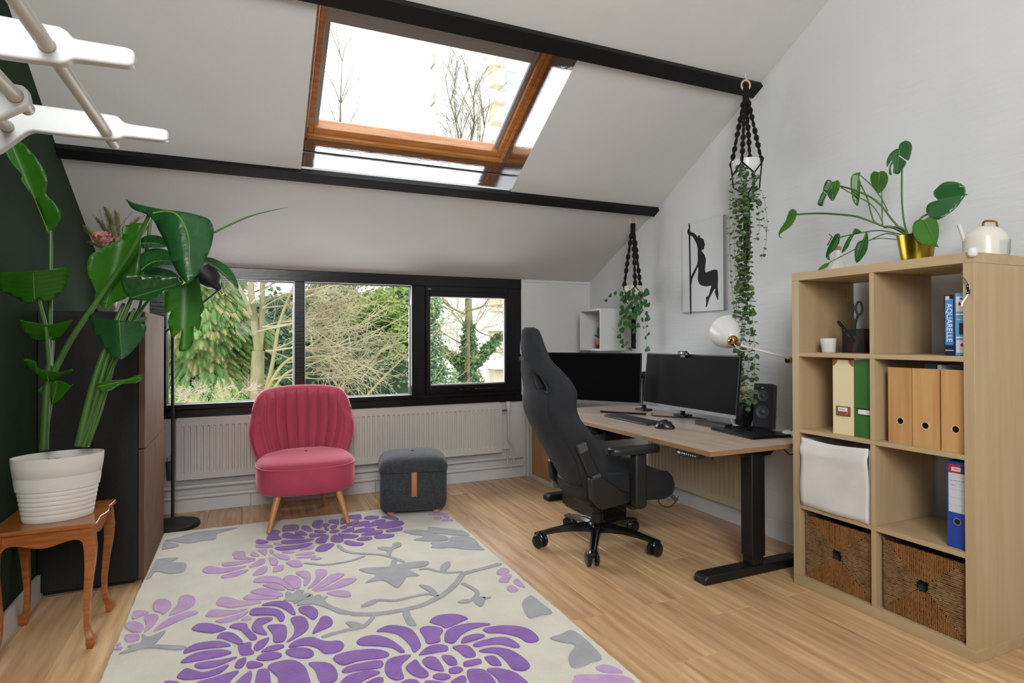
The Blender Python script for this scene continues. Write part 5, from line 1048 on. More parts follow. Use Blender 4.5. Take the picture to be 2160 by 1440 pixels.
MB().lathe([(.0105,0),(.0135,0),(.0135,.0015),(.0105,.0015)],(xx,1.365,.487),28,axis=(-1,0,0),caps=(False,False)).build('finger_ring',M_chr,bn); MB().cyl((xx-.0004,1.365,.487),(xx,1.365,.487),.0105,n=24).build('finger_hole',M_dark,bn)
# watercolour books
bk1=thing('book',(2.54,1.39,1.109),'navy and blue book titled AQUARELLE on its spine','book','watercolour books'); xx=SXF+.03
MB().box(xx,xx+.20,1.3705,1.4085,1.1095,1.341).build('cover',mat('navy_cover','152038',.35),bk1,bevel=.0015); MB().box(xx-.0005,xx,1.3755,1.4035,1.150,1.325).build('spine_panel',mat('sky_blue_print','4585c4',.35),bk1)
text('Aquarelle'.upper(),.027,frameM((xx-.0008,1.3895,1.235),(0,0,-1),(0,-1,0)),mat('print_white','e8eaec',.4),bk1,'title_lettering')
MB().box(xx-.001,xx-.0005,1.388,1.402,1.322,1.336).build('publisher_mark',mat('cream_print','d8c8b8',.4),bk1); text('Selection',.008,frameM((xx-.0008,1.389,1.130),(0,-1,0),(0,0,1)),_m['print_white'],bk1,'publisher_lettering')
bk2=thing('book',(2.54,1.35,1.109),'light blue watercolour book with picture panels on its spine, right of the navy one','book','watercolour books')
MB().box(xx,xx+.20,1.3268,1.369,1.1095,1.345).build('cover',mat('light_blue_cover','5b9bd0',.35),bk2,bevel=.0015)
for z0_,z1_,c_ in ((1.275,1.332,'d5d8da'),(1.262,1.268,'e6e8ea'),(1.175,1.181,'e6e8ea'),(1.120,1.168,'d8cfd3')): MB().box(xx-.0005,xx,1.3275,1.365,z0_,z1_).build('spine_panel',mat('print_'+c_,c_,.4),bk2)
MB().box(xx-.0009,xx-.0005,1.3275,1.355,1.190,1.232).build('picture_panel',mat('print_purple','2f2547',.4),bk2)
MB().prism([(xx-.001,1.358,1.300),(xx-.001,1.335,1.290),(xx-.001,1.333,1.300),(xx-.001,1.355,1.312)],(.0005,0,0)).build('red_stripe',mat('print_red','a31f38',.4),bk2); MB().prism([(xx-.001,1.352,1.322),(xx-.001,1.335,1.315),(xx-.001,1.335,1.321),(xx-.001,1.350,1.328)],(.0005,0,0)).build('blue_stripe',mat('print_blue','2b5a9c',.4),bk2)
MB().lathe([(.0062,0),(.0062,.0006),(.001,.0006)],(xx-.0005,1.345,1.150),16,axis=(-1,0,0),caps=(False,False)).build('red_dot',_m['print_red'],bk2)
text('Aquarelle',.009,frameM((xx-.0009,1.346,1.247),(0,-1,0),(0,0,1)),_m['print_white'],bk2,'title_lettering')
# pen box, scissors, marker, small cup
M_mesh=bpy.data.materials.new('black_mesh'); M_mesh.use_nodes=True; _n=M_mesh.node_tree; _p=_n.nodes['Principled BSDF']; _p.inputs['Base Color'].default_value=lin('303234'); _p.inputs['Metallic'].default_value=.6
_c=_n.nodes.new('ShaderNodeTexCoord'); _mp=_n.nodes.new('ShaderNodeMapping'); _mp.inputs['Scale'].default_value=(500,500,500); _mp.inputs['Rotation'].default_value=(.6,.6,0); _ch=_n.nodes.new('ShaderNodeTexChecker'); _ch.inputs['Scale'].default_value=1; _ch.inputs['Color1'].default_value=(.95,)*3+(1,); _ch.inputs['Color2'].default_value=(.25,)*3+(1,)
_n.links.new(_c.outputs['Object'],_mp.inputs[0]); _n.links.new(_mp.outputs[0],_ch.inputs[0]); _n.links.new(_ch.outputs['Fac'],_p.inputs['Alpha']); _ma=_n.nodes.new('ShaderNodeMath'); _ma.operation='MULTIPLY_ADD'; _ma.inputs[1].default_value=.45; _ma.inputs[2].default_value=.2; _n.links.new(_ch.outputs['Fac'],_ma.inputs[0]); _n.links.new(_ma.outputs[0],_p.inputs['Alpha'])
pbx=thing('pen_box',(2.58,1.84,1.109),'black wire mesh pen box on the top shelf','pen box'); X0,X1,Y0,Y1=2.53,2.63,1.795,1.905
for b,nm in (((X0,X0+.001,Y0,Y1),'mesh_side'),((X1-.001,X1,Y0,Y1),'mesh_side'),((X0,X1,Y0,Y0+.001),'mesh_side'),((X0,X1,Y1-.001,Y1),'mesh_side')): MB().box(*b,1.1105,1.216).build(nm,M_mesh,pbx,smooth=0)
MB().box(X0,X1,Y0,Y1,1.1095,1.1115).build('bottom',M_blkp,pbx); MB().tube([(X0,Y0,1.217),(X1,Y0,1.217),(X1,Y1,1.217),(X0,Y1,1.217)],.0018,6,closed=True).build('rim',M_blkp,pbx)
for i,(c_,yy,h,cn) in enumerate((('8e2f3c',1.885,.06,'red roll at the far end'),('b39a8c',1.865,.075,'tall beige roll'),('4a5a6a',1.845,.05,'slate blue roll in the middle'),('7d3550',1.825,.06,'plum coloured roll'),('59606a',1.81,.05,'grey roll nearest the shelf divider'),('a08878',1.875,.03,'short brown roll'))):
    tag(MB().tube([(2.545+.012*i,yy,1.1125),(2.55+.010*i,yy-.006,1.112+h)],.009,8).build('stationery',mat('stationery_'+c_,c_,.5)),cn+' inside the mesh pen box','stationery','stationery in the mesh pen box')
mk_=thing('marker_pen',(2.56,1.9,1.12),'black marker pen leaning out of the mesh box','pen'); a=PX(1802,720,2.54); b=PX(1768,678,2.54)
MB().tube([a,b.lerp(a,.42)],.0065,12).build('barrel',M_blkp,mk_); MB().tube([b.lerp(a,.40),b],[.0075,.007],12).build('cap',mat('pen_cap','101112',.3),mk_); MB().tube([b.lerp(a,.46),b.lerp(a,.42)],.0068,12).build('white_band',_m['print_white'],mk_)
dv=(a-b).normalized(); text('O.B.N',.010,frameM(a.lerp(b,.32)+V((-.0068,0,0)),dv,V((-1,0,0)).cross(dv)),_m['print_white'],mk_,'lettering')
sc=thing('scissors',(2.58,1.86,1.12),'grey-black scissors standing handles up in the pen box','scissors'); M_sci=mat('scissor_handle','3a4246',.4)
for cpx,flip in ((1794,1),(1812,-1)):
    c_=PX(cpx,650,2.575); MB().tube([c_+V((0,math.cos(t)*.0155*1.0,math.sin(t)*.030)) for t in [k*2*math.pi/24 for k in range(24)]],.0045,8,closed=True).build('finger_loop',M_sci,sc)
    pv=PX(1803,695,2.575); MB().tube(bez([c_+V((0,flip*-.004,-.029)),c_.lerp(pv,.6)+V((0,-flip*.004,-.004)),pv],5),[.0055]*11,8).build('shank',M_sci,sc)
    MB().prism([pv+V((0,-.004,0)),pv+V((0,.004,0)),pv+V((0,flip*.003,-.10))],(.002,0,0)).build('blade',M_chr,sc)
cup=thing('white_cup',(2.52,1.965,1.109),'small white pot with a notched rim on the top shelf','cup'); cc=V((2.50,1.952,1.1095)); rows=[]
for h,r in ((0,.026),(.003,.029),(.066,.0335),(.066,.030),(.006,.026)):
    rows.append([cc+V((math.cos(t)*r,math.sin(t)*r,h-(.028 if h>.05 and abs(t-2.45)<.16 else .012 if h>.05 and abs(t-2.45)<.4 else 0))) for t in [k*2*math.pi/40 for k in range(40)]])
MB().grid(rows,closeu=True).add(rows[0],[tuple(range(39,-1,-1))]).add(rows[-1],[tuple(range(40))]).build('body',mat('white_ceramic','dadcdd',.3),cup,smooth=50)
# ---------------------------------------------------------------- on top of the bookshelf
mo=thing('potted_monstera',(2.58,1.594,1.49),'monstera with long stems in a brass pot on the bookshelf','plant'); mc=V((2.575,1.592,1.4905))
M_gold=mat('brushed_brass','b59a3c',.28,metal=1,col2='a88c30',nscale=40,stretch=(1,1,40))
MB().lathe([(.050,0),(.054,.002),(.073,.118),(.071,.118),(.052,.006)],mc,48,caps=(True,False)).build('pot',M_gold,mo,smooth=50); MB().lathe([(.068,.105),(.001,.108)],mc,24,caps=(False,False)).build('soil',_m['dark_soil'],mo)
M_mon=mat('monstera_leaf','275e2c',.28,col2='1f5226',nscale=6,bump=.12,bscale=30,vary=.15,sub=.2,spec=.6); M_monl=mat('monstera_young','4f8a2c',.32,col2='447d26',nscale=6,vary=.12,sub=.35)
def zp(x_,y_,X): return PX(1620+x_/4,260+y_/4,X)
ML=[("1100 215 1110 175 1160 145 1205 165 1215 210 1200 280 1180 315 1115 272 1108 280 1168 325 1150 370 1125 400 1100 430 1060 420 1055 410 1060 350 1050 345 1035 380 1045 435 1020 425 1025 360 1045 320 1040 315 1005 370 1000 330 1010 290 1040 245 1085 215",((1110,225),(1085,425)),2.56,.02,-.03,M_mon),
("935 415 900 403 868 430 865 480 885 540 930 590 975 560 1008 500 1010 440 985 405 950 402",((938,420),(930,588)),2.54,0,.02,M_monl),
("780 412 715 430 697 470 700 560 715 650 755 700 770 650 780 540 785 500 770 460",((765,440),(752,690)),2.50,.05,.0,M_monl),
("545 505 515 475 490 485 470 530 465 570 495 600 480 640 460 700 418 685 430 640 465 570 500 600 510 620 548 655",((545,515),(470,650)),2.46,.03,0,M_mon),
("540 495 560 490 590 480 607 505 600 560 575 610 550 655 520 625 505 600 520 540",((570,495),(545,650)),2.46,-.03,0,M_monl),
("175 745 210 722 240 740 238 790 200 860 150 900 110 925 100 950 125 970 95 960 88 925 110 880 150 820",((238,770),(95,950)),2.44,.02,.02,M_monl),
("1435 645 1405 620 1395 580 1425 545 1480 500 1560 490 1630 510 1665 545 1668 590 1700 605 1665 608 1600 700 1530 760 1440 812 1380 805 1335 750 1345 690 1380 665",((1435,650),(1695,602)),2.60,.03,-.02,M_mon),
("1320 815 1270 812 1230 840 1218 890 1230 950 1270 1000 1330 1030 1400 1035 1440 1045 1425 1010 1442 940 1440 870 1420 815 1360 790",((1322,818),(1435,1040)),2.49,.0,-.03,M_monl),
("600 930 570 935 540 980 500 1060 487 1130 525 1155 515 1110 560 1070 600 1010 610 950",((600,945),(500,1130)),2.47,.02,0,M_mon),
("735 885 790 915 740 930 720 950 690 1010 680 1040 640 1085 620 1085 650 1010 680 960 710 930",((735,900),(630,1080)),2.48,.02,0,M_mon),
("825 915 800 980 760 1000 735 1050 730 1110 745 1180 800 1130 840 1060 848 980 840 930",((828,930),(750,1160)),2.46,.03,0,M_mon),
("520 1170 500 1210 450 1235 418 1238 460 1195",((520,1172),(420,1237)),2.46,.0,0,M_monl)]
for pl,rb_,X0,kx,kz,m in ML: tleaf(mo,0,[float(a) for a in pl.split()],rb_,X0,kx,kz,.25,m)
for pts,r in (((( 1190,955,2.575),(1150,840,2.57),(1130,650,2.565),(1130,390,2.56)),.0035),(((1200,960,2.575),(1120,880,2.56),(1000,875,2.53),(900,840,2.51),(740,785,2.48),(550,765,2.46),(400,760,2.45),(240,768,2.44)),.0045),
  (((1180,955,2.575),(1060,830,2.55),(960,700,2.52),(860,620,2.50),(720,560,2.47),(610,530,2.46)),.004),(((980,870,2.53),(900,830,2.52),(870,760,2.51),(840,640,2.50),(785,520,2.50)),.003),(((965,860,2.53),(962,720,2.54),(960,580,2.54)),.0025),
  (((1010,740,2.53),(960,640,2.53),(880,530,2.52),(780,440,2.50)),.0022),(((970,850,2.53),(930,760,2.52),(850,670,2.50),(700,590,2.48),(615,540,2.46)),.0025),(((1150,945,2.57),(960,905,2.53),(830,915,2.51),(700,940,2.49),(610,960,2.47)),.003),
  (((1140,965,2.57),(1000,930,2.53),(850,990,2.49)),.0028),(((850,1000,2.49),(700,1080,2.47),(525,1170,2.46)),.002),(((1080,980,2.56),(950,970,2.53),(850,985,2.50)),.002),(((900,905,2.52),(790,920,2.49)),.002),(((1215,960,2.575),(1230,900,2.56),(1290,800,2.57),(1340,770,2.59)),.004),(((1200,955,2.575),(1260,880,2.53),(1318,820,2.49)),.004),(((1170,940,2.57),(1060,880,2.55),(975,875,2.53)),.006)):
    k=bez([zp(*p) for p in pts],6); MB().tube(k,r,7).build('stem',M_stemg,mo,smooth=80)
bv=thing('bottle_vase',(2.63,1.9,1.49),'white bottle vase with brown neck band under the monstera leaves','vase'); bc_=PX(1768,560,2.62); bc_.z=1.4905
MB().lathe([(.038,0),(.040,.003),(.036,.03),(.022,.06),(.0145,.085),(.0135,.112),(.012,.112)],bc_,32,caps=(True,True)).build('body',mat('white_glaze','d9d9d2',.35),bv,smooth=60); MB().lathe([(.0145,.113),(.0145,.128),(.012,.131),(.001,.131)],bc_,24).build('cork_band',mat('cork','9a7446',.7),bv)
a=PX(1762,505,2.62); b=PX(1748,493,2.60); c_=PX(1745,518,2.6); MB().tube([bc_+V((0,0,.12)),a,b],.002,6).tube([a.lerp(b,.5),c_],.003,6).build('twig',mat('twig','6b4a34',.8),bv)
wcn=PX(2078,530,2.63); wcn.z=1.4905; wcan=thing('watering_can',wcn,'cream watering can with a brass handle on top of the bookshelf','watering can'); M_cr=mat('cream_enamel_can','dad8cc',.3)
MB().lathe([(.068,0),(.071,.003),(.071,.072),(.066,.088),(.048,.108),(.035,.118),(.033,.118),(.001,.116)],wcn,48).build('body',M_cr,wcan,smooth=40)
s0=PX(2042,527,2.60); s1=PX(2022,473,2.56); MB().tube([wcn+V((-.03,.05,.02)),s0,s1],[.011,.009,.006],12).build('spout',M_cr,wcan)
h=[PX(x_,y_,2.63) for x_,y_ in ((2074,480),(2074,472),(2079,466),(2099,467),(2103,474),(2104,485))]; MB().tube(bez(h,4),.0042,8).build('handle',M_brass,wcan)
gl=thing('drinking_glass',(2.50,1.12,1.49),'clear drinking glass at the right edge of the bookshelf top','glass'); gc_=PX(2160,530,2.62); gc_.z=1.4905; ORG[gl]=V((2.5,1.12,1.49))
gc_=V((gc_.x,max(gc_.y,1.300),1.4905)); MB().lathe([(.018,0),(.020,.002),(.022,.055),(.0205,.055),(.0185,.004)],gc_,24,caps=(True,False)).build('bowl',glassmat('clear_glass',col=(.93,.95,.95)),gl,smooth=60)
# ---------------------------------------------------------------- canvas print on the right wall
pc1=thing('canvas_print',(R_,3.155,1.36),'white canvas print with the black silhouette of a pole dancer','picture')
MB().box(R_-.022,R_-.0005,2.958,3.352,1.360,1.974).build('canvas',mat('white_canvas_print','cfd2d4',.7),pc1,bevel=.001)
MB().box(R_-.020,R_-.0005,2.955,2.958,1.358,1.976).build('shaded_canvas_edge',mat('edge_shade_grey','9a9c9e',.7),pc1); MB().box(R_-.020,R_-.0005,2.955,3.352,1.357,1.360).build('shaded_canvas_edge',_m['edge_shade_grey'],pc1)  # right and bottom edges greyed, the shade of those sides put into the colour
M_ink=mat('black_ink','131313',.8)
def flat(name,s_,par,m,X,ox=1200,oy=420,s=3.79,th=.0006):
    f=[float(a) for a in s_.split()]; p=[PX(ox+f[i]/s,oy+f[i+1]/s,X) for i in range(0,len(f),2)]; k=len(p); q=[]
    for i in range(k):
        p0,p1,p2,p3=p[i-1],p[i],p[(i+1)%k],p[(i+2)%k]
        for t in (0,.5): q.append(.5*((2*p1)+(p2-p0)*t*.7+(2*p0-5*p1+4*p2-p3)*t*t*.85+(3*p1-p0-3*p2+p3)*t**3*.85) if t else p1)
    return MB().prism(q,(th,0,0)).build(name,m,par,smooth=0)
flat('silhouette',"948 250 955 235 965 230 972 262 1000 270 1020 290 1032 310 1030 298 1034 290 1043 286 1050 300 1050 310 1065 312 1078 325 1083 345 1088 370 1081 376 1080 398 1068 405 1062 402 1062 415 1080 440 1092 465 1095 490 1090 530 1088 560 1092 585 1130 572 1160 562 1185 565 1190 580 1192 640 1190 700 1195 750 1194 800 1188 806 1175 770 1165 745 1170 720 1168 712 1150 740 1120 800 1108 845 1100 862 1092 858 1098 825 1095 790 1105 775 1118 768 1130 720 1138 690 1100 697 1060 690 1038 670 1030 640 1032 600 1035 555 1033 542 1020 565 1000 610 985 640 980 680 972 690 970 640 975 620 990 590 1005 560 1025 520 1030 480 1028 430 1030 400 1022 360 1005 325 990 300 970 290 955 288 948 270",pc1,M_ink,R_-.0226)
flat('pole',"957 203 968 203 972 400 980 892 968 892 960 400",pc1,M_ink,R_-.0227)
# ---------------------------------------------------------------- wall lamp
wl=thing('wall_lamp',(R_,2.45,1.05),'white wall lamp with a swing arm and round shade left of the bookshelf','lamp'); M_wl=mat('lamp_white','dcdcd9',.3); 
sh=PX(1545,716,2.52); w1_=PX(1672,759,R_-.10)
shc=PX(1543,693,2.52+.07); ax=(shc-sh); ax=V((.35,.62,.30)).normalized()
MB().lathe([(.022,-.004),(.030,0),(.040,.006),(.062,.030),(.086,.070),(.098,.110),(.104,.118),(.1015,.119),(.083,.073),(.060,.034),(.02,.006)],sh,48,axis=ax,caps=(True,False)).build('shade',M_wl,wl,smooth=50)
MB().ball(sh-ax*.012,.030,16).build('brass_knob',mat('polished_brass','c39a58',.12,metal=1),wl,smooth=80)
a=sh-ax*.02+V((.0,-.02,-.002)); arm0=PX(1562,728,2.50); MB().tube([a,arm0],.006,8).build('brass_joint',_m['polished_brass'],wl)
e1=V((R_-.03,2.455,1.052)); e0=PX(1664,755,R_-.12)
MB().tube([arm0,arm0.lerp(e0,.16),e0],[.0085,.0065,.006],10).build('arm',M_wl,wl); MB().tube([e0,e1],.006,8).lathe([(.001,0),(.016,0),(.018,.01),(.018,.03)],e1+V((.03,0,0)),20,axis=(-1,0,0)).build('wall_mount',_m['polished_brass'],wl)
k=bez([sh-ax*.03+V((0,0,-.01)),PX(1560,737,2.48),PX(1578,740,2.49),PX(1588,733,2.50),PX(1588,724,2.50),PX(1572,722,2.50)],5); MB().tube(k,.003,6).build('cord',mat('grey_cord','b9b9b6',.5),wl)
# ---------------------------------------------------------------- white wall cube and its cactus
wcb=thing('wall_cube',(2.71,4.235,1.078),'white open cube shelf hung in the far corner','shelf'); X0,X1,Y0,Y1,Z0,Z1=2.59,R_-.0005,4.07,4.40,1.078,1.42; t_=.016; M_cub=mat('white_cube','d3d4d2',.5)
MB().box(X0,X1,Y0,Y0+t_,Z0,Z1).build('side_panel',M_cub,wcb,bevel=.001); MB().box(X0,X1,Y1-t_,Y1,Z0,Z1).build('side_panel',M_cub,wcb,bevel=.001); MB().box(X0,X1,Y0+t_,Y1-t_,Z0,Z0+t_).build('bottom_panel',M_cub,wcb,bevel=.001); MB().box(X0,X1,Y0+t_,Y1-t_,Z1-t_,Z1).build('top_panel',M_cub,wcb,bevel=.001); MB().box(X1-.006,X1-.001,Y0+t_,Y1-t_,Z0+t_,Z1-t_).build('back_panel',M_cub,wcb)
cac=thing('cactus',(2.66,4.14,1.095),'small pink-topped cactus in an orange pot inside the white cube','plant'); c_=PX(1264,730,2.66); c_.z=Z0+t_+.0006
MB().lathe([(.022,0),(.028,.004),(.032,.02),(.026,.028),(.001,.028)],c_,24).build('saucer',mat('dark_saucer','3a2420',.5),cac,smooth=40); MB().lathe([(.018,.0285),(.030,.045),(.034,.07),(.032,.086),(.028,.086),(.026,.08),(.001,.08)],c_,24).build('pot',mat('orange_pot','c0693a',.5),cac,smooth=50)
rows=[]
for h,r in ((.082,.014),(.11,.016),(.15,.017),(.175,.014)): rows.append([c_+V((math.cos(j*math.pi/12)*r*(1+.16*(j%4==0)),math.sin(j*math.pi/12)*r*(1+.16*(j%4==0)),h)) for j in range(24)])
MB().grid(rows,closeu=True).build('stalk',mat('cactus_green','2b4a35',.6),cac); MB().ball(c_+V((0,0,.185)),.020,12).build('pink_head',mat('cactus_pink','c47a68',.6,bump=.5,bscale=150),cac)
MB().leaf(c_+V((0,.0,.09)),c_+V((-.01,.04,.10)),c_+V((-.02,.05,.12)),(0,0,1),.03).build('offset_leaf',_m['cactus_green'],cac)
sn=thing('door_sensor',(2.80,D_,1.66),'small round white sensor on the wall below the ceiling in the far corner','sensor'); c_=PY(1252,601,D_); MB().cyl(c_,c_+V((0,-.02,0)),.022,n=24).build('body',M_cub,sn,bevel=.004); MB().cyl(c_+V((0,-.02,0)),c_+V((0,-.022,0)),.012,n=24).build('dial',mat('pale_grey','9c9e9f',.4),sn)
tag(MB().tube([PY(1252,608,D_-.003),PY(1251,648,D_-.003)],.0022,6).build('wall_cable',M_cub),'thin white cable running down from the sensor to the cube','cable')
for cpx,X,lab in (((1352,832),R_,'ivory wall socket seen between the two monitors'),((1571,828),R_,'ivory double wall socket above the black planter')):
    c_=PX(cpx[0],cpx[1],X); t=thing('wall_socket',c_,lab,'socket','ivory wall sockets over the desk'); MB().box(X-.014,X-.0004,c_.y-.045,c_.y+.045,c_.z-.045,c_.z+.045).build('plate',mat('ivory_socket','cfc6a8',.4),t,bevel=.004); MB().lathe([(.020,0),(.021,.001),(.019,.001),(.001,-.0006+.0016)],(X-.014,c_.y,c_.z),24,axis=(-1,0,0),caps=(False,False)).build('socket_ring',mat('socket_recess','8f8870',.5),t)
# ---------------------------------------------------------------- macrame hangers with trailing plants
M_mac=mat('black_macrame','0e0e0e',.95,bump=1,bscale=260); M_ring=mat('wooden_ring','cdb08c',.5)
def hanger(name_label,ring,poty,potr,poth,tass,nst,pot_m,wob=0,r0=.0075,phase=0,knots=9):
    t=thing('macrame_hanger',ring,name_label,'plant hanger')
    cx_,cy_=ring.x,ring.y
    MB().tube([ring+V((math.cos(a)*.026*.85,math.cos(a)*.026*-.4,math.sin(a)*.030)) for a in [k*2*math.pi/28 for k in range(28)]],.0055,8,closed=True).build('wooden_ring',M_ring,t)
    MB().tube(bez([ring+V((0,0,.075)),ring+V((0,0,.045)),ring+V((.008,0,.036)),ring+V((.004,0,.026)),ring+V((-.005,0,.030))],5),.0028,6).build('hook',M_cub,t)
    top=ring+V((0,0,-.028)); MB().tube([top+V((0,0,.008)),top,top+V((0,0,-.075))],[.020,.019,.018],12).build('wrapped_top',M_mac,t)
    for k in range(nst):
        a=phase+k*2*math.pi/nst; e=V((cx_+math.cos(a)*potr*1.02,cy_+math.sin(a)*potr*1.02,poty)); s_=top+V((math.cos(a)*.012,math.sin(a)*.012,-.06)); pts=[];rad=[]; N=90
        rk=random.Random(k*7+int(potr*1000))
        for i in range(N+1):
            q=i/N; p=s_.lerp(e,q)+V((rk.uniform(-.001,.001),rk.uniform(-.001,.001),0)); pts.append(p); kn=q*knots; ph=kn-int(kn)
            big=(int(kn)+k)%4; w_=(1.0 if big in(0,1,3) else .45); rad.append(r0*(.72+w_*1.15*math.sin(math.pi*ph)**1.1)*(1+.13*(i%2)))
        MB().tube(pts,rad,8).build('knotted_strap',M_mac,t,smooth=80)
        n2=e+V((0,0,-.0)); a2=a+math.pi/nst; low=V((cx_+math.cos(a2)*potr*1.03,cy_+math.sin(a2)*potr*1.03,poty-poth*.45)); low0=V((cx_+math.cos(a-math.pi/nst)*potr*1.03,cy_+math.sin(a-math.pi/nst)*potr*1.03,poty-poth*.45)); g=V((cx_,cy_,poty-poth-.03))
        mid1=V((cx_+math.cos(a2)*potr*.95,cy_+math.sin(a2)*potr*.95,poty-poth*.9))
        MB().tube([e,low,mid1,g],.0042,6).build('cradle_cord',M_mac,t); MB().tube([e,low0],.0042,6).build('cradle_cord',M_mac,t)
    g=V((cx_,cy_,poty-poth-.03)); MB().tube([g+V((0,0,.02)),g,g+V((0,0,-.05))],[.012,.021,.017],12).build('gathering_knot',M_mac,t)
    for k in range(6):
        a=k*math.pi/3; rk=random.Random(k); MB().tube([g+V((math.cos(a)*.010,math.sin(a)*.010,-.045-i*(g.z-.045-tass)/26*(.92+.08*(k%2)))) + V((rk.uniform(-.002,.002),rk.uniform(-.002,.002),0)) for i in range(27)],[.0085*(1+.25*(i%2)) for i in range(27)],6).build('tassel_cord',M_mac,t)
    return t
M_wp=mat('white_glazed_pot','d6d7d6',.3); M_vine=mat('vine_leaf','587541',.38,col2='385530',nscale=25,vary=.1,sub=.25); M_vst=mat('vine_stem','6a7a52',.6)
r1=PX(1573,180,2.655); hanger('black macrame hanger with a long tassel on the upper beam by the picture',r1,2.185,.085,.15,1.63,4,M_wp,phase=.5)
hp1=thing('trailing_plant',(r1.x,r1.y,2.03),'string-leaved trailing plant hanging down to the desk from a white pot near the picture','plant')
MB().lathe([(.060,0),(.064,.003),(.082,.150),(.082,.168),(.078,.168),(.074,.14),(.001,.14)],(r1.x,r1.y,2.04),36).build('pot',M_wp,hp1,smooth=50)
rv=random.Random(21)
def roundleaf(mb,c_,d_,up,w_):
    d_=V(d_).normalized(); sd=d_.cross(V(up)).normalized(); up=sd.cross(d_); c_=V(c_)
    o=[(0,0),(.25,.42),(.62,.5),(.92,.25),(1.02,0),(.92,-.25),(.62,-.5),(.25,-.42)]
    ctr=c_+d_*w_*.5-up*w_*.06; mb.add([c_+d_*a*w_+sd*b*w_+up*abs(b)*w_*.25 for a,b in o]+[ctr],[(i,(i+1)%8,8) for i in range(8)])
def strand(pts,par,step,lw,X=2.62,dens=1,ends=True):
    p=[PX(a,b,X+rv.uniform(-.01,.01)+(c if 0 else 0)) for a,b in pts]; k=bez(p,10); MB().tube(k,.0011,5).build('vine_stem',M_vst,par)
    mb=MB(); L=0; nx=step*.5; i=0
    for a,b in zip(k,k[1:]):
        d=(b-a).length; L+=d
        while L>nx:
            nx+=step*rv.uniform(.75,1.25); th=rv.uniform(0,6.28)
            for s_ in (0,math.pi):
                if rv.random()<dens: dr=V((math.cos(th+s_),math.sin(th+s_),rv.uniform(-.7,.15))); roundleaf(mb,a,dr,(0,0,1) if rv.random()<.5 else (-.8,-.6,.3),lw*rv.uniform(.75,1.15))
    o=mb.build('vine_leaves',M_vine,par,smooth=0); o['kind']='stuff'
SS=[([(1560,350),(1566,420),(1568,500),(1570,575)],.020,.036),([(1570,352),(1580,440),(1580,540),(1576,640)],.020,.032),([(1556,420),(1560,520),(1562,600),(1565,640)],.022,.032),
([(1590,362),(1594,400),(1595,430)],.022,.032),([(1545,372),(1539,450),(1541,560),(1549,660)],.040,.016),([(1550,380),(1549,500),(1553,640),(1549,700)],.045,.018),
([(1562,560),(1558,640),(1553,690),(1558,760),(1567,860)],.028,.030),([(1574,560),(1572,650),(1568,760),(1574,830),(1576,865)],.030,.028),([(1580,600),(1588,680),(1592,760),(1588,830),(1578,872)],.032,.030),
([(1566,560),(1568,640),(1563,720),(1562,800)],.028,.030),([(1578,640),(1582,720),(1576,800)],.034,.028),([(1594,410),(1608,450),(1617,500),(1605,550)],.050,.018),([(1597,420),(1602,480),(1590,512)],.035,.022),([(1600,395),(1612,420),(1618,470),(1616,500)],.06,.014),
([(1555,600),(1552,680),(1545,720)],.035,.026),([(1576,480),(1572,560),(1578,620)],.022,.032)]
for pts,st_,lw in SS: strand(pts,hp1,st_,lw,X=2.585 if lw>.02 else 2.57,dens=.95)
for a in range(10):
    pass
r2=PX(1335,466,2.68); hanger('black macrame hanger under the lower beam in front of the white cube',r2,1.565,.072,.13,1.10,3,M_wp,phase=2.2,r0=.0085,knots=8)
hp2=thing('trailing_plant',(r2.x,r2.y,1.43),'leafy trailing plant in a cream pot hanging in front of the white cube','plant')
MB().lathe([(.050,0),(.054,.003),(.068,.130),(.068,.142),(.064,.142),(.060,.12),(.001,.12)],(r2.x,r2.y,1.433),36).build('pot',mat('cream_glazed_pot','cfcbb8',.35),hp2,smooth=50)
M_hoya=mat('hoya_leaf','35652f',.35,col2='27532a',nscale=20,vary=.22,hue=.02,sub=.2)
def hz(x_,y_): return 1180+x_/7.2,580+y_/7.2
rh=random.Random(9)
def hleaf2(x_,y_,ang,ln=56,w_=.45):
    a=math.radians(ang); c_=hz(x_,y_); X=r2.x-.075+rh.uniform(-.02,.02); L=ln/7.2
    b=PX(c_[0]-math.cos(a)*L/2,c_[1]+math.sin(a)*L/2,X); t=PX(c_[0]+math.cos(a)*L/2,c_[1]-math.sin(a)*L/2,X-.008); m_=(b+t)/2+V((-.008,-.004,.002))
    MB().leaf(b,m_,t,(-.8,-.5,.35+rh.uniform(-.3,.3)),(t-b).length*w_*1.35,n=8,fold=.2).build('leaf',M_hoya,hp2,smooth=60)
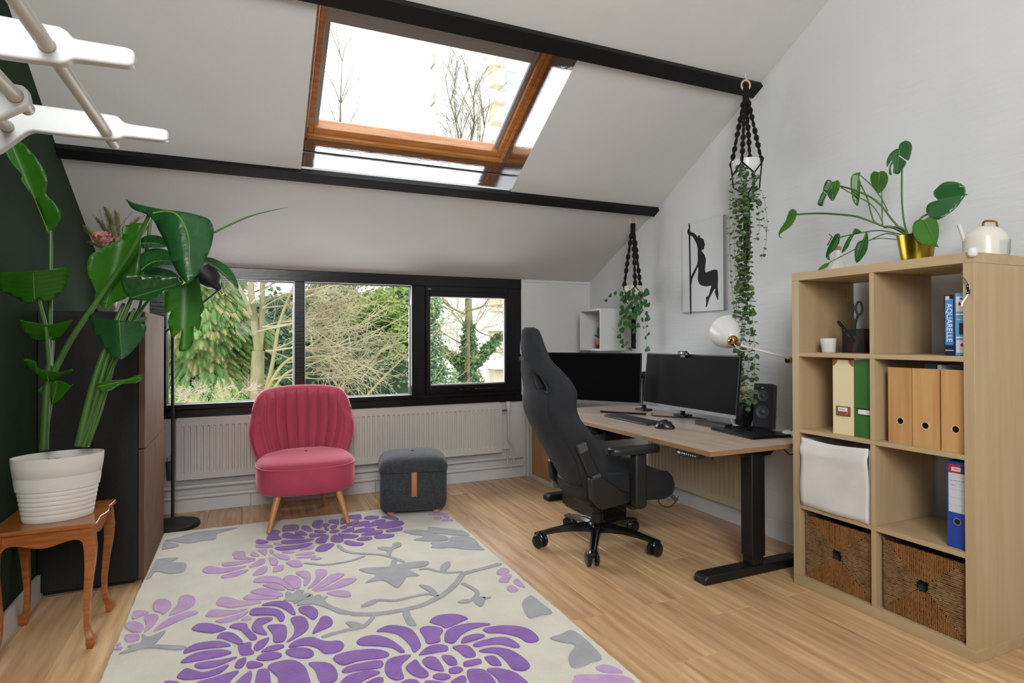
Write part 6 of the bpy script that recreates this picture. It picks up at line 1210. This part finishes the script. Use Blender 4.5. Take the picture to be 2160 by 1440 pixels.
for x_,y_,an,ln,w_ in ((945,290,200,70,.7),(965,360,190,80,.8),(1045,285,160,80,.75),(1060,340,150,70,.7),(1120,340,20,75,.75),(1175,365,10,85,.7),(1240,300,70,85,.85),(1325,275,-20,100,.6),(1260,380,60,80,.8),(1290,420,-60,90,.7),(1345,460,-50,60,.8),
 (955,485,100,70,.7),(1110,445,80,90,.65),(950,570,200,90,.75),(1000,400,-90,80,.7),(1020,560,-80,90,.7),(1090,560,70,90,.7),(1170,525,160,80,.8),(1235,535,20,95,.7),(1245,480,40,70,.7),(1150,620,-85,130,.6),(1080,650,-70,90,.6),(935,675,190,60,.8),(920,750,215,95,.6),
 (1010,740,-80,90,.6),(1060,745,-30,80,.6),(1205,770,-35,70,.5),(1110,780,-60,90,.6),(960,840,-80,90,.7),(1330,590,-85,90,.35),(1345,660,-20,80,.6),(1265,680,-80,80,.3),(915,935,-55,75,.5),(958,1010,-65,80,.6),(1020,1045,30,70,.6),(970,1080,-70,60,.6),(1350,905,15,55,.6),
 (1312,955,-85,60,.3),(1345,1130,-30,75,.55),(855,278,-80,60,.45),(778,312,-50,45,.6),(712,388,-45,45,.45),(1145,860,-10,60,.5),(1085,1120,-80,60,.6),(1060,500,-60,80,.7),(1185,450,30,70,.7),(1130,250,10,60,.6),(1000,640,-100,80,.7),(1285,795,-80,40,.3),(1338,775,-60,35,.4)): hleaf2(x_,y_,an,ln,w_)
for pts in (((1000,260),(960,210),(900,215),(830,265),(740,335),(680,370),(615,392)),((1000,190),(1040,130),(1075,210)),((1295,480),(1295,640),(1318,780),(1322,960),(1325,1100),(1290,1190)),((1040,700),(1040,960),(1020,1060)),((920,830),(870,860),(800,800)),((880,860),(920,950),(990,1060),(1060,1140)),((1110,400),(1095,500),(1085,600))):
    MB().tube(bez([PX(*hz(*p),r2.x-.07) for p in pts],5),.0012,5).build('vine_stem',M_vst,hp2)
# ---------------------------------------------------------------- drying rack on the left wall, close to the camera
ar=thing('drying_rack',(L_,1.2,1.45),'white wooden drying rack with paddle-ended arms at the upper left','drying rack'); M_wr=mat('white_rack_paint','b2b5b4',.35); M_dow=mat('white_dowel','b2afa8',.4)
def rackarm(flat_,Y,extra,th=.020):
    p=[PY(flat_[i]/3.064,flat_[i+1]/3.064,Y) for i in range(0,len(flat_),2)]+[V(e) for e in extra]
    return MB().prism(p,(0,th,0)).build('rack_arm',M_wr,ar,bevel=.0045,seg=3,smooth=45)
YA,YB2=1.04,1.43
def smooth_(fl,k=3):
    P_=[(fl[i],fl[i+1]) for i in range(0,len(fl),2)]; out=[P_[0]]
    for i in range(1,len(P_)-1):
        a,b,c_=P_[i-1],P_[i],P_[i+1]
        for t in (.25,.5,.75) if 1 else (): 
            q0=tuple(b[j]+(a[j]-b[j])*.35*(1-t)*1 for j in (0,1)); q1=tuple(b[j]+(c_[j]-b[j])*.35*t for j in (0,1)); out.append(tuple(q0[j]*(1-t)+q1[j]*t for j in (0,1)))
    out.append(P_[-1]); return [x for p in out for x in p]
UA=[0,95,140,122,290,150,380,165,425,190,470,240,500,250,830,303,865,325,873,365,865,415,830,424,480,378,455,385,430,400,380,408,340,400,170,380,0,355]
LA=[100,655,190,668,685,733,745,744,762,750,800,788,830,797,1070,832,1089,850,1089,885,1085,903,1060,910,800,880,770,895,730,900,690,897,330,858,190,835,0,975]
z0=PY(0,95/3.064,YA).z; z1=PY(0,355/3.064,YA).z
rackarm(smooth_(UA),YA,[(L_,YA,z1),(L_,YA,z0)])
zz=PY(0,975/3.064,YB2); rackarm(smooth_(LA),YB2,[(L_,YB2,zz.z-.30),(L_,YB2,zz.z-.12),tuple(PY(-40/3.064,715/3.064,YB2))])
MA=[-60,515,90,538,140,545,175,575,192,640,185,680,100,715,0,760]
a_=PY(-20,740/3.064,YA); rackarm(smooth_(MA),YA+.10,[(L_,YA+.10,a_.z-.14),(L_,YA+.10,a_.z+.02)])
def dowel(cx_,cy_,Y,ya,yb,r=.0105):
    c_=PY(cx_/3.064,cy_/3.064,Y); MB().cyl((c_.x,ya,c_.z),(c_.x,yb,c_.z),r,n=20).build('dowel',M_dow,ar,bevel=.002)
    MB().lathe([(r,0),(r+.0012,-.0005),(r+.0012,.001),(r,.001)],(c_.x,Y-.0006,c_.z),20,axis=(0,1,0),caps=(False,False)).build('dowel_collar',mat('joint_line','8d8d88',.6),ar)
dowel(302,292,YA,.42,YB2+.085); 
dowel(95,618,YA+.10,.45,YA+.16); dowel(45,818,YB2,.5,YB2+.03,.0105)
# ---------------------------------------------------------------- outside: garden trees and the apartment block
GZ=-4.2
struct(MB().box(-40,60,5.2,90,GZ-.2,GZ),'ground',mat('garden_ground','6b6f48',.95,col2='565138',nscale=.8),smooth=0)
ro=random.Random(31)
def rdir(r=ro):
    while True:
        d=V((r.uniform(-1,1),r.uniform(-1,1),r.uniform(-1,1)))
        if .05<d.length<1: return d.normalized()
def cloud(n,fn,size,mb=None,asp=.55,hang=0):
    mb=mb or MB(); vs=[];fs=[]
    for i in range(n):
        c=fn(); a=rdir(); a.z-=hang; a.normalize(); b=a.cross(rdir()).normalized(); s=size*ro.uniform(.6,1.3); k=len(vs)
        vs+= [c,c+a*s*.5+b*s*asp*.5,c+a*s,c+a*s*.5-b*s*asp*.5]; fs.append((k,k+1,k+2,k+3))
    return mb.add(vs,fs)
def blobpt(c,r,low=.55):
    c=V(c)
    def f():
        d=rdir(); q=low+(1-low)*ro.random()**.6; q*=.82+.36*noise.noise(d*2.1+c)
        return c+V((d.x*r[0]*q,d.y*r[1]*q,d.z*r[2]*q))
    return f
def blobs(lst):
    fl=[blobpt(c,r) for c,r in lst]; ws=[r[0]*r[2] for c,r in lst]
    return lambda: ro.choices(fl,ws)[0]()
def twigs(mb,p,d,L,r,depth,bend=.25,up=.0,side=4,minr=.003,split=(2,3),spread=.6):
    n=5; pts=[p]; q=p.copy(); d=d.copy()
    for i in range(n):
        d=(d+rdir()*bend*.45+V((0,0,up))).normalized(); q=q+d*L/n; pts.append(q.copy())
    mb.tube(pts,[max(minr,r*(1-.55*i/n)) for i in range(n+1)],side if r<.03 else 7,caps=False)
    if depth<=0: return
    for k in range(ro.randint(*split)+ (1 if depth>1 else 0)):
        t=ro.uniform(.3,1); b=pts[min(n,int(t*n)+0)]; nd=(d+rdir()*spread*1.3).normalized(); twigs(mb,b,nd,L*ro.uniform(.5,.75),r*.5*ro.uniform(.8,1.1),depth-1,bend,up,3 if depth<3 else 4,minr,split,spread)
M_bark=mat('mossy_bark','8d875e',.9,col2='6b694a',nscale=9,stretch=(1,1,.3),bump=.5,bscale=30); M_barkd=mat('dark_bark','6e6a4c',.9,col2='56543c',nscale=8,bump=.5,bscale=30)
M_twig=mat('pale_twig','a89d7c',.9,col2='857a5c',nscale=2); M_twigy=mat('yellow_twig','918c5a',.9,col2='7a754e',nscale=2); M_twigp=mat('pinkish_twig','b09a8c',.9)
M_ivy=mat('ivy_leaf','7c9a68',.5,col2='4c6b48',nscale=3,sub=.15); M_evg=mat('evergreen_leaf','587a5c',.55,col2='3a5a44',nscale=1.5,sub=.1); M_yg=mat('yellow_green_leaf','92a552',.6,col2='6c8c42',nscale=2,sub=.2)
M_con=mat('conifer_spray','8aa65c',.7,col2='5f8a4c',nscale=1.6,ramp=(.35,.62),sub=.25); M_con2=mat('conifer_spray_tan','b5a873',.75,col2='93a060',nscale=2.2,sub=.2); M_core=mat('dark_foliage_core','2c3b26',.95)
def OP(x,y,Y): return PY(x,y,Y)
# conifer, drooping flat sprays
cb_=OP(425,720,10.5); cf=thing('conifer',(cb_.x,10.5,GZ),'bright green conifer with drooping tan-tipped sprays outside the left pane','tree')
MB().tube([(cb_.x,10.5,GZ),(cb_.x-.05,10.5,-1),(cb_.x,10.5,4.5)],[.16,.13,.04],10).build('trunk',M_barkd,cf)
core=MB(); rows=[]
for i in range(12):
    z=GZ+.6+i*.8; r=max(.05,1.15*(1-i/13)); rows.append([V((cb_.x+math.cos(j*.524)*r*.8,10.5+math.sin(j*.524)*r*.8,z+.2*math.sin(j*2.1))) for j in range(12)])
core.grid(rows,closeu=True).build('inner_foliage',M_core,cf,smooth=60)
s1=MB();s2=MB()
def spray(mb,c,out,L):
    out=out.normalized(); ax=(out*.75+V((0,0,-.65))).normalized(); sd=ax.cross(out+V((0,0,.3))).normalized(); 
    for k in range(7):
        t=.12+.12*k
        for sg in (-1,1):
            b=c+ax*L*t; tip=b+(ax*.75+sd*sg*.8).normalized()*L*.42*(1.1-t)+V((0,0,-.03)); w_=ax*.035*L/.4; mb.add([b-w_,tip,b+w_],[(0,1,2)])
    w_=sd*.02; mb.add([c-w_,c+ax*L,c+w_],[(0,1,2)])
for i in range(14000):
    z=ro.uniform(GZ+2.2,5.6); h=(z-GZ)/10.0; r=1.55*(1.02-h)*(.85+.25*math.sin(z*5.5)+.18*ro.random()); a=ro.uniform(0,6.283); r*=1+.16*math.sin(a*5+z*3)
    c=V((cb_.x+math.cos(a)*r,10.5+math.sin(a)*r,z)); spray(s1 if ro.random()<.62 else s2,c,V((math.cos(a),math.sin(a),0)),ro.uniform(.16,.30))
o=s1.build('green_spray',M_con,cf,smooth=0); o['kind']='stuff'; o=s2.build('tan_spray',M_con2,cf,smooth=0); o['kind']='stuff'
# forked mossy tree in the left pane
ft=thing('forked_tree',OP(548,850,9.5).to_tuple()[:2]+(GZ,),'mossy forked bare tree outside the left pane, right of the conifer','tree')
def tpath(pts,Y,r,name,par,m=M_bark,dy=0):
    q=[OP(a,b,Y+dy*i) for i,(a,b) in enumerate(pts)]; k=bez(q,6); n=len(k); return MB().tube(k,[r[0]+(r[1]-r[0])*i/(n-1) for i in range(n)],9,caps=False).build(name,m,par,smooth=80)
b0=OP(538,900,9.5); 
MB().tube([V((b0.x-.1,9.5,GZ)),b0,OP(545,740,9.5)],[.17,.11,.088],10).build('trunk',M_bark,ft,smooth=80)
tpath([(545,742),(537,680),(530,620),(522,540),(505,440)],9.5,(.062,.035),'limb',ft); tpath([(546,742),(552,690),(553,640),(556,560),(575,450)],9.5,(.05,.03),'limb',ft); tpath([(530,665),(515,625),(490,580),(470,520)],9.4,(.032,.02),'limb',ft)
tpath([(556,840),(570,790),(580,735),(590,680),(612,620),(650,540)],9.3,(.035,.014),'limb',ft,M_twigy); tpath([(552,850),(575,800),(600,765),(640,740),(690,700)],9.2,(.03,.010),'limb',ft,M_twigy); tpath([(560,850),(600,790),(650,770),(720,745)],9.0,(.022,.008),'limb',ft,M_twigy)
mb=MB()
for px_,py_,dx_,dz_ in ((530,640,.8,.6),(553,650,.9,.5),(540,700,.7,.3),(553,690,1,.2),(590,680,1,.3),(600,765,1,.2),(640,740,1,.1),(522,600,.3,.8),(556,600,.7,.7),(575,800,.9,.4),(612,640,.8,.5),(580,735,1,.35),(610,700,1,.1),(560,740,1,.1),(620,760,.9,.3),(600,620,.8,.2)):
    for k in range(2): twigs(mb,OP(px_,py_,9.3+ro.uniform(-.3,.3)),V((dx_,ro.uniform(-.3,.3),dz_+ro.uniform(-.3,.2))).normalized(),ro.uniform(.7,1.2),.012,3,.4)
o=mb.build('twigs',M_twig,ft,smooth=0); o['kind']='stuff'
st2=thing('straight_tree',OP(507,850,13).to_tuple()[:2]+(GZ,),'straight grey-green trunk between the conifer and the forked tree','tree'); MB().tube([OP(506,1000,13),OP(507,850,13),OP(506,760,13),OP(504,660,13),OP(500,560,13)],[.15,.13,.125,.115,.10],10,caps=False).build('trunk',M_barkd,st2,smooth=80)
mb=MB(); 
for i in range(5): twigs(mb,OP(504,560+i*35,13),V((ro.choice((-1,1)),.2,.5)).normalized(),1.3,.02,2)
mb.build('branch',M_barkd,st2,smooth=0)
# evergreen bushes behind
def bush(name,label,lst,n,size,m,core=True,cat='bush',grp=None,asp=.6):
    t=thing(name,(lst[0][0][0],lst[0][0][1],GZ),label,cat,grp)
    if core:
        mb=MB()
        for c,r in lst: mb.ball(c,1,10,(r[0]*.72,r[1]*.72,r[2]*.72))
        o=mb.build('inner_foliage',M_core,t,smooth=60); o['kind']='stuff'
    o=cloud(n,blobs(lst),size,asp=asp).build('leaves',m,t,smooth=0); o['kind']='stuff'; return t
def B(x,y,Y,rx,rz,ry=None): c=OP(x,y,Y); return ((c.x,c.y,c.z),(rx,ry or rx*.8,rz))
bush('evergreen_tree','dark evergreen mass behind the forked tree in the left pane',[B(590,740,16,1.7,1.2),B(560,820,16,1.6,1.1),B(620,840,15.5,1.5,1.0),B(600,660,17,1.0,.7)],9000,.16,M_evg)
bush('distant_trees','mixed green treetops far behind the conifer at the left of the left pane',[B(330,720,22,3.2,1.6),B(230,760,22,3,1.6),B(400,640,23,2.0,1.2),B(300,840,20,3.2,1.4)],7000,.2,M_evg,cat='tree')
bush('dark_hedge','very dark conifer branches low in the left pane',[B(600,700,19,2.2,1.0),B(500,780,17,1.2,2.0)],4500,.18,M_evg)
bush('ivy_thicket','dense ivy-covered thicket filling the middle pane',[B(690,800,13,1.1,1.0),B(760,790,12.5,1.2,1.1),B(840,800,12.5,1.1,1.1),B(720,680,13.5,.9,1.0),B(800,690,13.5,1.2,1.2),B(860,660,13,.8,1.0),B(680,640,14.5,.6,.8),B(720,620,14.5,.5,.9),B(760,740,13,1.2,1.0),B(650,760,14,.8,.9)],17000,.095,M_ivy)
bush('green_shrub','yellow-green foliage in the upper right of the middle pane',[B(850,640,12.2,.75,.6),B(800,650,12.4,.6,.4),B(845,720,12.0,.5,.5),B(770,660,12.5,.5,.4)],4200,.075,M_yg,core=False)
bush('ivy_shrub','shrub with ivy at the left edge of the right-hand pane',[B(905,720,12.5,.35,1.0),B(905,780,12.2,.42,.8),B(915,640,12.8,.25,.5),B(930,800,12,.45,.35)],4200,.075,M_ivy,core=False)
bush('pink_shrub','pinkish twiggy shrub at the foot of the left pane',[B(400,840,8.2,.7,.22),B(450,850,8.4,.5,.22)],700,.03,M_yg,core=False)
bush('red_brown_hedge','low reddish-brown hedge behind the pink chair back',[B(650,850,11,.8,.22),B(720,855,11,.6,.2)],2600,.05,mat('red_brown_leaf','7a5548',.8,col2='5f4038',nscale=5),core=True)
# bare thickets in front
def thicket(name,label,seeds,m,L,r,dep,bend=.35,up=0,Y=10.5,n=1,minr=.0035,spread=.6,split=(2,3)):
    t=thing(name,OP(seeds[0][0],900,Y).to_tuple()[:2]+(GZ,),label,'shrub'); mb=MB()
    for x_,y_,dx_,dz_ in seeds:
        for k in range(n): twigs(mb,OP(x_,y_,Y+ro.uniform(-.6,.6)),V((dx_+ro.uniform(-.2,.2),ro.uniform(-.3,.3),dz_+ro.uniform(-.2,.2))).normalized(),L*ro.uniform(.8,1.2),r,dep,bend,up,minr=minr,spread=spread,split=split)
    o=mb.build('twigs',m,t,smooth=0); o['kind']='stuff'
    return t
t=thicket('bare_thicket','tangle of pale bare branches arching across the middle pane',[(645,700,1,.3),(645,740,1,.1),(650,660,1,.4),(660,790,.8,.5),(700,830,.7,.8),(760,800,.8,.6),(870,760,-.9,.4),(880,700,-1,.3),(720,600,.6,-.5),(800,740,.9,.2),(740,780,-.5,.7)],M_twig,1.15,.008,3,.45,Y=10.3,n=1,spread=.75,split=(1,2))
for pts,r_ in ((((640,738),(680,730),(730,717),(780,702),(820,685),(880,650)),.016),(((640,706),(690,693),(740,690),(790,700),(850,705)),.014),(((735,798),(770,770),(800,745),(830,725),(870,690)),.016),(((760,850),(800,805),(840,765),(885,720)),.02),(((640,662),(700,640),(750,612),(790,585)),.015),(((725,800),(724,840),(723,880)),.014),(((640,725),(660,745),(690,765),(720,775),(750,780),(790,750)),.012)): tpath(pts,10.0,(r_,r_*.5),'arching_branch',t,M_twigy)
thicket('yellow_thicket','yellowish twigs at the left edge of the right-hand pane',[(900,720,.5,.6),(905,690,.6,.5),(905,760,.6,.3),(915,800,.7,.5),(900,650,.5,.5),(925,830,.6,.6)],M_twigy,.8,.009,3,.5,Y=10.8,n=1)
thicket('pink_thicket','pinkish bare twigs low in the left pane',[(370,860,.2,1),(400,870,.3,1),(430,870,-.2,1),(460,860,.3,.9),(480,850,.6,.7),(385,850,.5,.8),(445,860,.8,.6)],M_twigp,.26,.004,3,.45,Y=8.0,n=1,minr=.0022)
# ivy-clad tree in the right pane
it=thing('ivy_tree',OP(990,850,14).to_tuple()[:2]+(GZ,),'bare tree clad in ivy, seen through the right-hand casement','tree')
bt=OP(991,860,14); MB().tube(bez([V((bt.x,14,GZ)),OP(991,804,14),OP(989,760,14),OP(990,715,14),OP(989,671,14),OP(988,627,14),OP(990,540,14)],5),[.15-.0025*i for i in range(31)],9,caps=False).build('trunk',M_bark,it,smooth=80)
def zq(x_,y_): return (820+x_/4.5,560+y_/4.5)
for pts,r_,iv in ((((720,740),(680,735),(600,690),(520,640),(440,580)),.022,0),(((745,470),(700,450),(600,400),(530,350),(460,290)),.035,0),(((780,420),(860,400),(910,370),(950,305)),.03,0),(((720,560),(690,500),(640,440)),.02,0),(((700,980),(660,900),(600,840),(510,800)),.06,1),(((820,910),(880,850),(960,780),(1060,670)),.05,1),(((800,580),(860,630),(920,655),(1000,690),(1070,800)),.018,0),(((720,430),(740,330),(735,280)),.012,0),(((770,620),(840,690),(920,660),(980,630)),.010,0)):
    p_=[zq(*p) for p in pts]; tpath(p_,13.8,(r_,r_*.4),'limb',it)
mb=MB()
for x_,y_,dx_,dz_ in ((460,290,-.6,.7),(600,400,-.5,.8),(950,310,.5,.8),(1000,690,.7,.5),(520,640,-.8,.4),(860,630,.8,.6),(700,560,-.4,.6),(900,380,.9,.1),(1040,760,.5,-.6),(820,580,.3,.9),(500,800,-.8,.5),(620,430,-.6,.2),(960,800,.7,-.2)):
    for k in range(2): twigs(mb,OP(*zq(x_,y_),13.7),V((dx_,ro.uniform(-.3,.3),dz_)).normalized(),.9,.012,3,.45,minr=.003)
o=mb.build('twigs',M_twig,it,smooth=0); o['kind']='stuff'
def alongpts(lst):
    segs=[(OP(*zq(*a),13.75),OP(*zq(*b),13.75),r_) for a,b,r_ in lst]
    def f():
        a,b,r_=ro.choice(segs); return a.lerp(b,ro.random())+rdir()*r_*(.6+.5*ro.random())
    return f
o=cloud(5200,alongpts([((765,1150),(760,1000),.26),((760,1000),(760,880),.24),((765,880),(765,760),.22),((765,880),(765,760),.2),((765,760),(760,660),.17),((765,660),(755,560),.13),((700,980),(640,880),.15),((640,880),(510,800),.10),((820,930),(900,840),.16),((900,840),(980,760),.13),((980,760),(1060,670),.10),((765,1150),(765,1050),.35)]),.085,asp=.8).build('ivy_leaves',M_ivy,it,smooth=0); o['kind']='stuff'
# slender tops seen through the roof window
for nm,lab,Y,sd in (('bare_treetop','slender bare treetop at the left of the roof window',14,[((722,420),(720,300),(718,220),(722,130))]),('bare_treetop','group of bare twigs at the lower right of the roof window',13,[((985,420),(972,330),(962,260),(950,220)),((1000,430),(990,330),(1000,260),(998,210)),((1010,430),(1012,330),(1022,270)),((975,430),(968,330),(974,290))])):
    t=thing(nm,OP(sd[0][0][0],800,Y).to_tuple()[:2]+(GZ,),lab,'tree','bare treetops above the roof')
    for pts in sd:
        p_=[OP(a,b,Y) for a,b in pts]; p_=[V((p_[0].x,p_[0].y,GZ))]+p_ if pts is sd[0] else p_
        MB().tube(bez(p_,6),[.05*(1-i/(6*(len(p_)-1)))+.006 for i in range(6*(len(p_)-1)+1)],6,caps=False).build('stem',M_barkd,t,smooth=80)
        mb=MB(); 
        for i,p in enumerate(p_[-3:]):
            for k in range(3): twigs(mb,p,V((ro.uniform(-.5,.5),ro.uniform(-.3,.3),1)).normalized(),1.0,.011,2,.3,minr=.0035,spread=.4)
        o=mb.build('twigs',M_barkd,t,smooth=0); o['kind']='stuff'
# apartment block
BY=42.; ab=thing('apartment_block',(16,BY,GZ),'pale high-rise apartment block beyond the trees with brick balconies','building'); M_bw=mat('pale_concrete','ece9e0',.8,col2='e5e2d8',nscale=.5); M_brk=mat('pale_brick','d3c8b0',.85,col2='c4b89e',nscale=30); M_bd=mat('dark_window','a4a8aa',.35)
bx0=OP(921,700,BY).x; bx1=bx0+16
MB().box(bx0,bx1,BY,BY+12,GZ,34).build('wall',M_bw,ab,smooth=0)
X_=lambda x_: OP(x_,700,BY).x
for k in range(11):
    z=21.87-2.84*(k-2)
    if z<GZ+2: break
    MB().box(X_(962.5),X_(967),BY-.03,BY+.05,z-1.42,z).build('slit_window',M_bd,ab,smooth=0)
    MB().box(X_(917),bx0,BY+.2,BY+1.2,z-.45,z+.25).build('side_balcony',mat('grey_balcony','a9a697',.8),ab,smooth=0)
    a=X_(1034);b=X_(1056);c_=X_(1075)
    mb=MB().box(a,b,BY-.9,BY,z-1.6,z-.2).build('brick_panel',M_brk,ab,smooth=0)
    MB().box(a-.25,b+.1,BY-1.5,BY-.0,z-.25,z+.15).build('balcony_slab',M_bw,ab,smooth=0)
    MB().box(b,c_+.6,BY-.02,BY+.04,z-1.7,z+.0).build('balcony_window',M_bd,ab,smooth=0)
    mb=MB()
    for i in range(9): mb.bar((b+.05+i*.28,BY-1.4,z-1.7),(b+.05+i*.28,BY-1.4,z-.7),.04,.04)
    mb.bar((b,BY-1.4,z-.7),(b+2.5,BY-1.4,z-.7),.05,.05); mb.build('railing',_m['grey_balcony'],ab,smooth=0)
    for q in range(3): MB().box(X_(934+q*.3),X_(935.5),BY-.05,BY,z-2.84*.9+q*.8,z-2.84*.9+q*.8+.5).build('small_pane',M_bd,ab,smooth=0) if k in (8,9,7) else None
